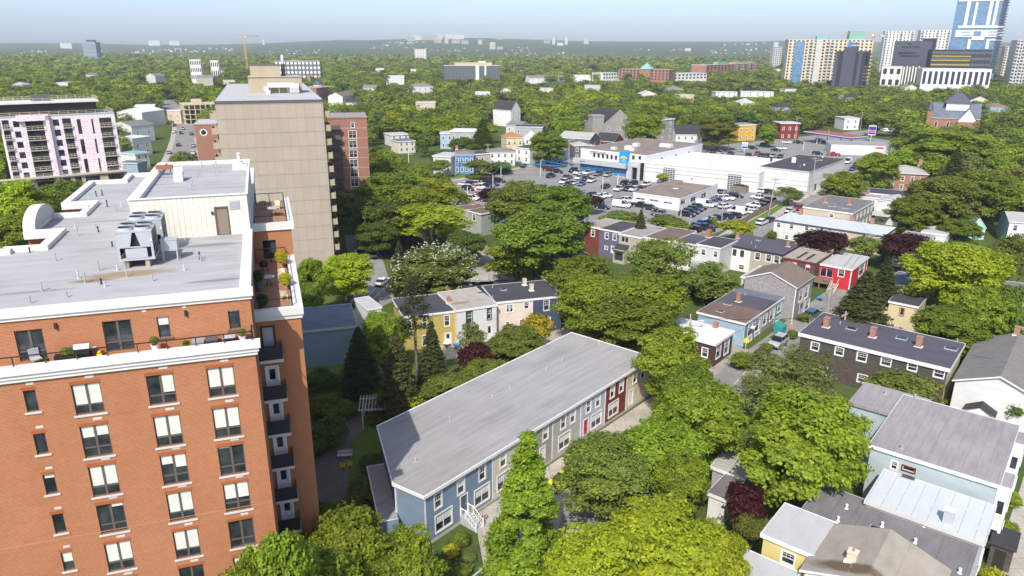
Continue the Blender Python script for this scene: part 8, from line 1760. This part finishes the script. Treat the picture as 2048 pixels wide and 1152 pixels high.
for (p, q) in (((905, 358), (985, 348)), ((985, 376), (1002, 355)), ((1002, 355), (1081, 354)), ((1081, 354), (1138, 356)), ((1081, 345), (1205, 366)), ((1138, 341), (1235, 352)), ((1055, 352), (1120, 358))):
    wire(bp(*p), bp(*q), 'string of small blue pennants over the car lot edge', .5, .07, 'signblue', 'bunting')
def fence(pts, h, mat, label, name='fence', posts=2.4):
    t = thing(name, label, 'fence', tuple(P(*pts[0]))); o = t.location; m = MB(); pm = MB()
    for (p, q) in zip(pts[:-1], pts[1:]):
        a, b = Vector(P(*p)) - o, Vector(P(*q)) - o; d = (b - a); L_ = d.length; d.normalize(); m.fr = pm.fr = ((a[0], a[1], 0), (d.x, d.y), (-d.y, d.x)); m.box(0, L_, -.02, .02, .1, h)
        for k_ in range(int(L_ / posts) + 1): pm.box(k_ * posts - .06, k_ * posts + .06, -.1, .1, 0, h + .1)
    m.build('panel', mat, t); pm.build('post', 'timber', t); return t
fence([(1478, 456), (1500, 440), (1530, 424), (1552, 411)], 1.9, 'fence_wood', 'weathered timber fence between the car lot and the side street'); fence([(928, 497), (965, 497), (975, 502)], 1.8, 'fence_new', 'reddish timber fence behind the gravel yard'); fence([(1618, 650), (1636, 660), (1655, 652), (1690, 612), (1712, 590)], 1.8, 'fence_wood', 'grey plank fence around the red house yard'); fence([(1990, 432), (2010, 446), (2030, 456)], 1.8, 'fence_new', 'orange timber fence behind the mint cottage'); fence([(676, 432), (705, 440), (735, 458), (755, 500)], 1.9, 'fence_wood', 'timber fence in the shade of the tan tower'); fence([(940, 562), (1000, 560), (1060, 566)], 1.2, 'steel', 'low wire fence along the rear path', posts=2.0)
# ------------------------------------------------------------------ small things
q = P(1480, 384); t = thing('timber_crate', 'open timber crate of scrap beside the service hall door', 'crate', tuple(q), R(DA)); m = MB(); m.box(-2.4, 2.4, -1.5, -1.4, 0, 2.2).box(-2.4, 2.4, 1.4, 1.5, 0, 2.2).box(-2.4, -2.3, -1.4, 1.4, 0, 2.2).box(2.3, 2.4, -1.4, 1.4, 0, 2.2); m.build('side_panel', 'fence_wood', t); MB().box(-2.3, 2.3, -1.4, 1.4, 0, 1.9).box(-1.5, 1., -.9, .8, 1.9, 2.6).box(.2, 1.9, -.6, 1., 1.9, 2.4).build('scrap', 'dark', t)
q = P(1476, 381); t = thing('rusty_bin', 'rust-red skip left of the timber crate', 'skip', tuple(P(1474, 379)), R(DA)); MB().box(-1.6, 1.2, -1.1, 1.1, 0, 1.7, 0, None, -.12).build('body', 'corten', t); MB().box(-1.75, 1.35, -1.25, 1.25, 1.7, 1.8).build('rim', 'corten', t)
q = P(1559, 664); t = thing('skip_bin', 'teal waste bin with a sloping lid at the teal house', 'bin', tuple(q), R(50)); m = MB(); m.box(-1.1, 1.1, -.75, .75, .15, 1.25); m.face([(-1.1, -.75, 1.25), (1.1, -.75, 1.25), (1.1, .75, 1.65), (-1.1, .75, 1.65)]); m.face([(-1.1, .75, 1.25), (1.1, .75, 1.25), (1.1, .75, 1.65), (-1.1, .75, 1.65)]); 
for x in (-1.1, 1.1): m.face([(x, -.75, 1.25), (x, .75, 1.25), (x, .75, 1.65)])
m.build('body', 'teal_paint', t)
for x in (-.9, .9): MB().cyl(x, -.5, 0, .15, .1, .1, 8).cyl(x, .5, 0, .15, .1, .1, 8).build('caster', 'rubber', t)
q = P(1583, 651); t = thing('traffic_cone', 'orange traffic cone in the lane near the teal house', 'cone', tuple(q)); MB().box(-.2, .2, -.2, .2, 0, .04).cyl(0, 0, .04, .7, .15, .03, 12).build('cone', 'orange', t); MB().cyl(0, 0, .35, .48, .115, .085, 12).build('stripe', 'trim', t)
q = P(1490, 706); t = thing('road_sign', 'square yellow sign on a post before the blue house', 'sign', tuple(q), R(-20)); MB().cyl(0, 0, 0, 2.4, .035, .035, 8).build('post', 'galv', t); MB().box(-.38, .38, -.03, -.0, 1.8, 2.56).build('plate', 'yellow_paint', t)
# garden: bench, two chairs, pergola with its cloth
def bench(px, py, rz, label):
    q = P(px, py); t = thing('garden_bench', label, 'bench', tuple(q), R(rz)); m = MB()
    for k_ in range(4): m.box(-.9, .9, -.25 + k_ * .14, -.14 + k_ * .14, .42, .46)
    m.build('seat', 'galv', t); m = MB()
    for k_ in range(3): m.box(-.9, .9, .31, .35, .55 + k_ * .14, .65 + k_ * .14)
    m.build('backrest', 'galv', t)
    for x in (-.75, .75):
        MB().box(x - .04, x + .04, -.22, -.14, 0, .42).box(x - .04, x + .04, .26, .34, 0, .95).build('leg', 'steel', t)
bench(690, 916, 8, 'pale slatted bench beside the shaded path'); 
for k_, (x, y) in enumerate(((686, 938), (700, 934))):
    q = P(x, y); t = thing('garden_chair', ['left yellow slatted garden chair facing the bench', 'right yellow slatted garden chair facing the bench'][k_], 'chair', tuple(q), R(190)); m = MB()
    for j_ in range(4): m.box(-.28, .28, -.28 + j_ * .14, -.17 + j_ * .14, .34, .37)
    m.build('seat', 'yellow_paint', t); m = MB()
    for j_ in range(4): m.box(-.28 + j_ * .145, -.17 + j_ * .145, .28, .32, .37, .95)
    m.build('backrest', 'yellow_paint', t)
    for x_ in (-.25, .25): MB().box(x_ - .03, x_ + .03, -.26, -.2, 0, .34).box(x_ - .03, x_ + .03, .24, .3, 0, .34).box(x_ - .06, x_ + .06, -.3, .3, .54, .57).build('leg', 'yellow_paint', t)
q = P(765, 842); t = thing('pergola', 'pale slatted garden pergola half covered by climbers', 'pergola', tuple(q), R(8)); 
for x in (-2.4, 2.4):
    for y in (-1.6, 1.6): MB().box(x - .09, x + .09, y - .09, y + .09, 0, 2.5).build('post', 'sill', t)
m = MB()
for y in (-1.6, 1.6): m.box(-2.9, 2.9, y - .05, y + .05, 2.5, 2.7)
m.build('beam', 'sill', t); m = MB()
for k_ in range(15): m.box(-2.8 + k_ * .4, -2.7 + k_ * .4, -2.2, 2.2, 2.7, 2.84)
m.build('slats', 'sill', t)
q = P(785, 795, 2.0); t = thing('sun_canopy', 'lavender patterned garden canopy behind the pergola', 'canopy', (q[0], q[1], 0), R(15)); m = MB()
for k_ in range(4):
    a = [(-1.3, -1), (1.3, -1), (1.3, 1), (-1.3, 1)]; p, r_ = a[k_], a[(k_ + 1) % 4]; m.face([(*p, 2.0), (*r_, 2.0), (0, 0, 2.5)])
m.build('cloth', 'lavender_cloth', t)
for x, y in ((-1.25, -.95), (1.25, -.95), (1.25, .95), (-1.25, .95)): MB().cyl(x, y, 0, 2.0, .03, .03, 6).build('post', 'galv', t)
# bicycle at the entrance steps
q = P(966, 1046); t = thing('bicycle', 'red bicycle parked by the blue townhouse steps', 'bicycle', tuple(q), R(60)); 
for x in (-.5, .5):
    m = MB()
    for k_ in range(16): a0, a1 = 2 * math.pi * k_ / 16, 2 * math.pi * (k_ + 1) / 16; m.tube((x + .33 * math.cos(a0), 0, .34 + .33 * math.sin(a0)), (x + .33 * math.cos(a1), 0, .34 + .33 * math.sin(a1)), .022, n=5)
    for k_ in range(6): m.tube((x, 0, .34), (x + .32 * math.cos(k_ * 1.05), 0, .34 + .32 * math.sin(k_ * 1.05)), .004, n=3)
    m.build('wheel', 'rubber', t)
MB().tube((-.5, 0, .34), (-.15, 0, .78), .02).tube((-.15, 0, .78), (.38, 0, .8), .02).tube((-.05, 0, .32), (.38, 0, .74), .02).tube((-.5, 0, .34), (-.05, 0, .32), .02).tube((-.05, 0, .32), (-.18, 0, .88), .02).tube((.5, 0, .34), (.36, 0, .9), .02).build('frame', 'signred', t); MB().box(-.3, -.06, -.06, .06, .88, .93).build('saddle', 'black', t); MB().tube((.36, -.26, .95), (.36, .26, .95), .018).tube((.36, 0, .88), (.36, 0, .95), .02).build('handlebar', 'steel', t)
# back-yard table and loungers by the mustard house, patio set at the red house
for k_, (x, y, lab, mt) in enumerate(((893, 694, 'white patio table behind the mustard house', 'white'), (912, 697, 'blue patio table behind the mustard house', 'signblue'), (1640, 601, 'blue patio table under the red house deck', 'signblue'))):
    q = P(x, y); t = thing('patio_table', lab, 'table', tuple(q), R(20)); MB().cyl(0, 0, .7, .74, .6, .6, 14).build('tabletop', mt, t); MB().cyl(0, 0, 0, .7, .04, .04, 6).cyl(0, 0, 0, .04, .3, .3, 10).build('leg', 'dark', t)
# ------------------------------------------------------------------ air
m = MB().box(-12500, 12500, -260, 8500, -4, 260); hz = bpy.data.materials.new('haze'); hz.use_nodes = True; n_ = hz.node_tree; n_.nodes.remove(n_.nodes['Principled BSDF']); v = n_.nodes.new('ShaderNodeVolumePrincipled'); v.inputs['Color'].default_value = (.86, .93, 1, 1); v.inputs['Density'].default_value = 1.0e-4; n_.links.new(v.outputs[0], n_.nodes['Material Output'].inputs['Volume'])
o = m.build('haze', hz); o['kind'] = 'stuff'
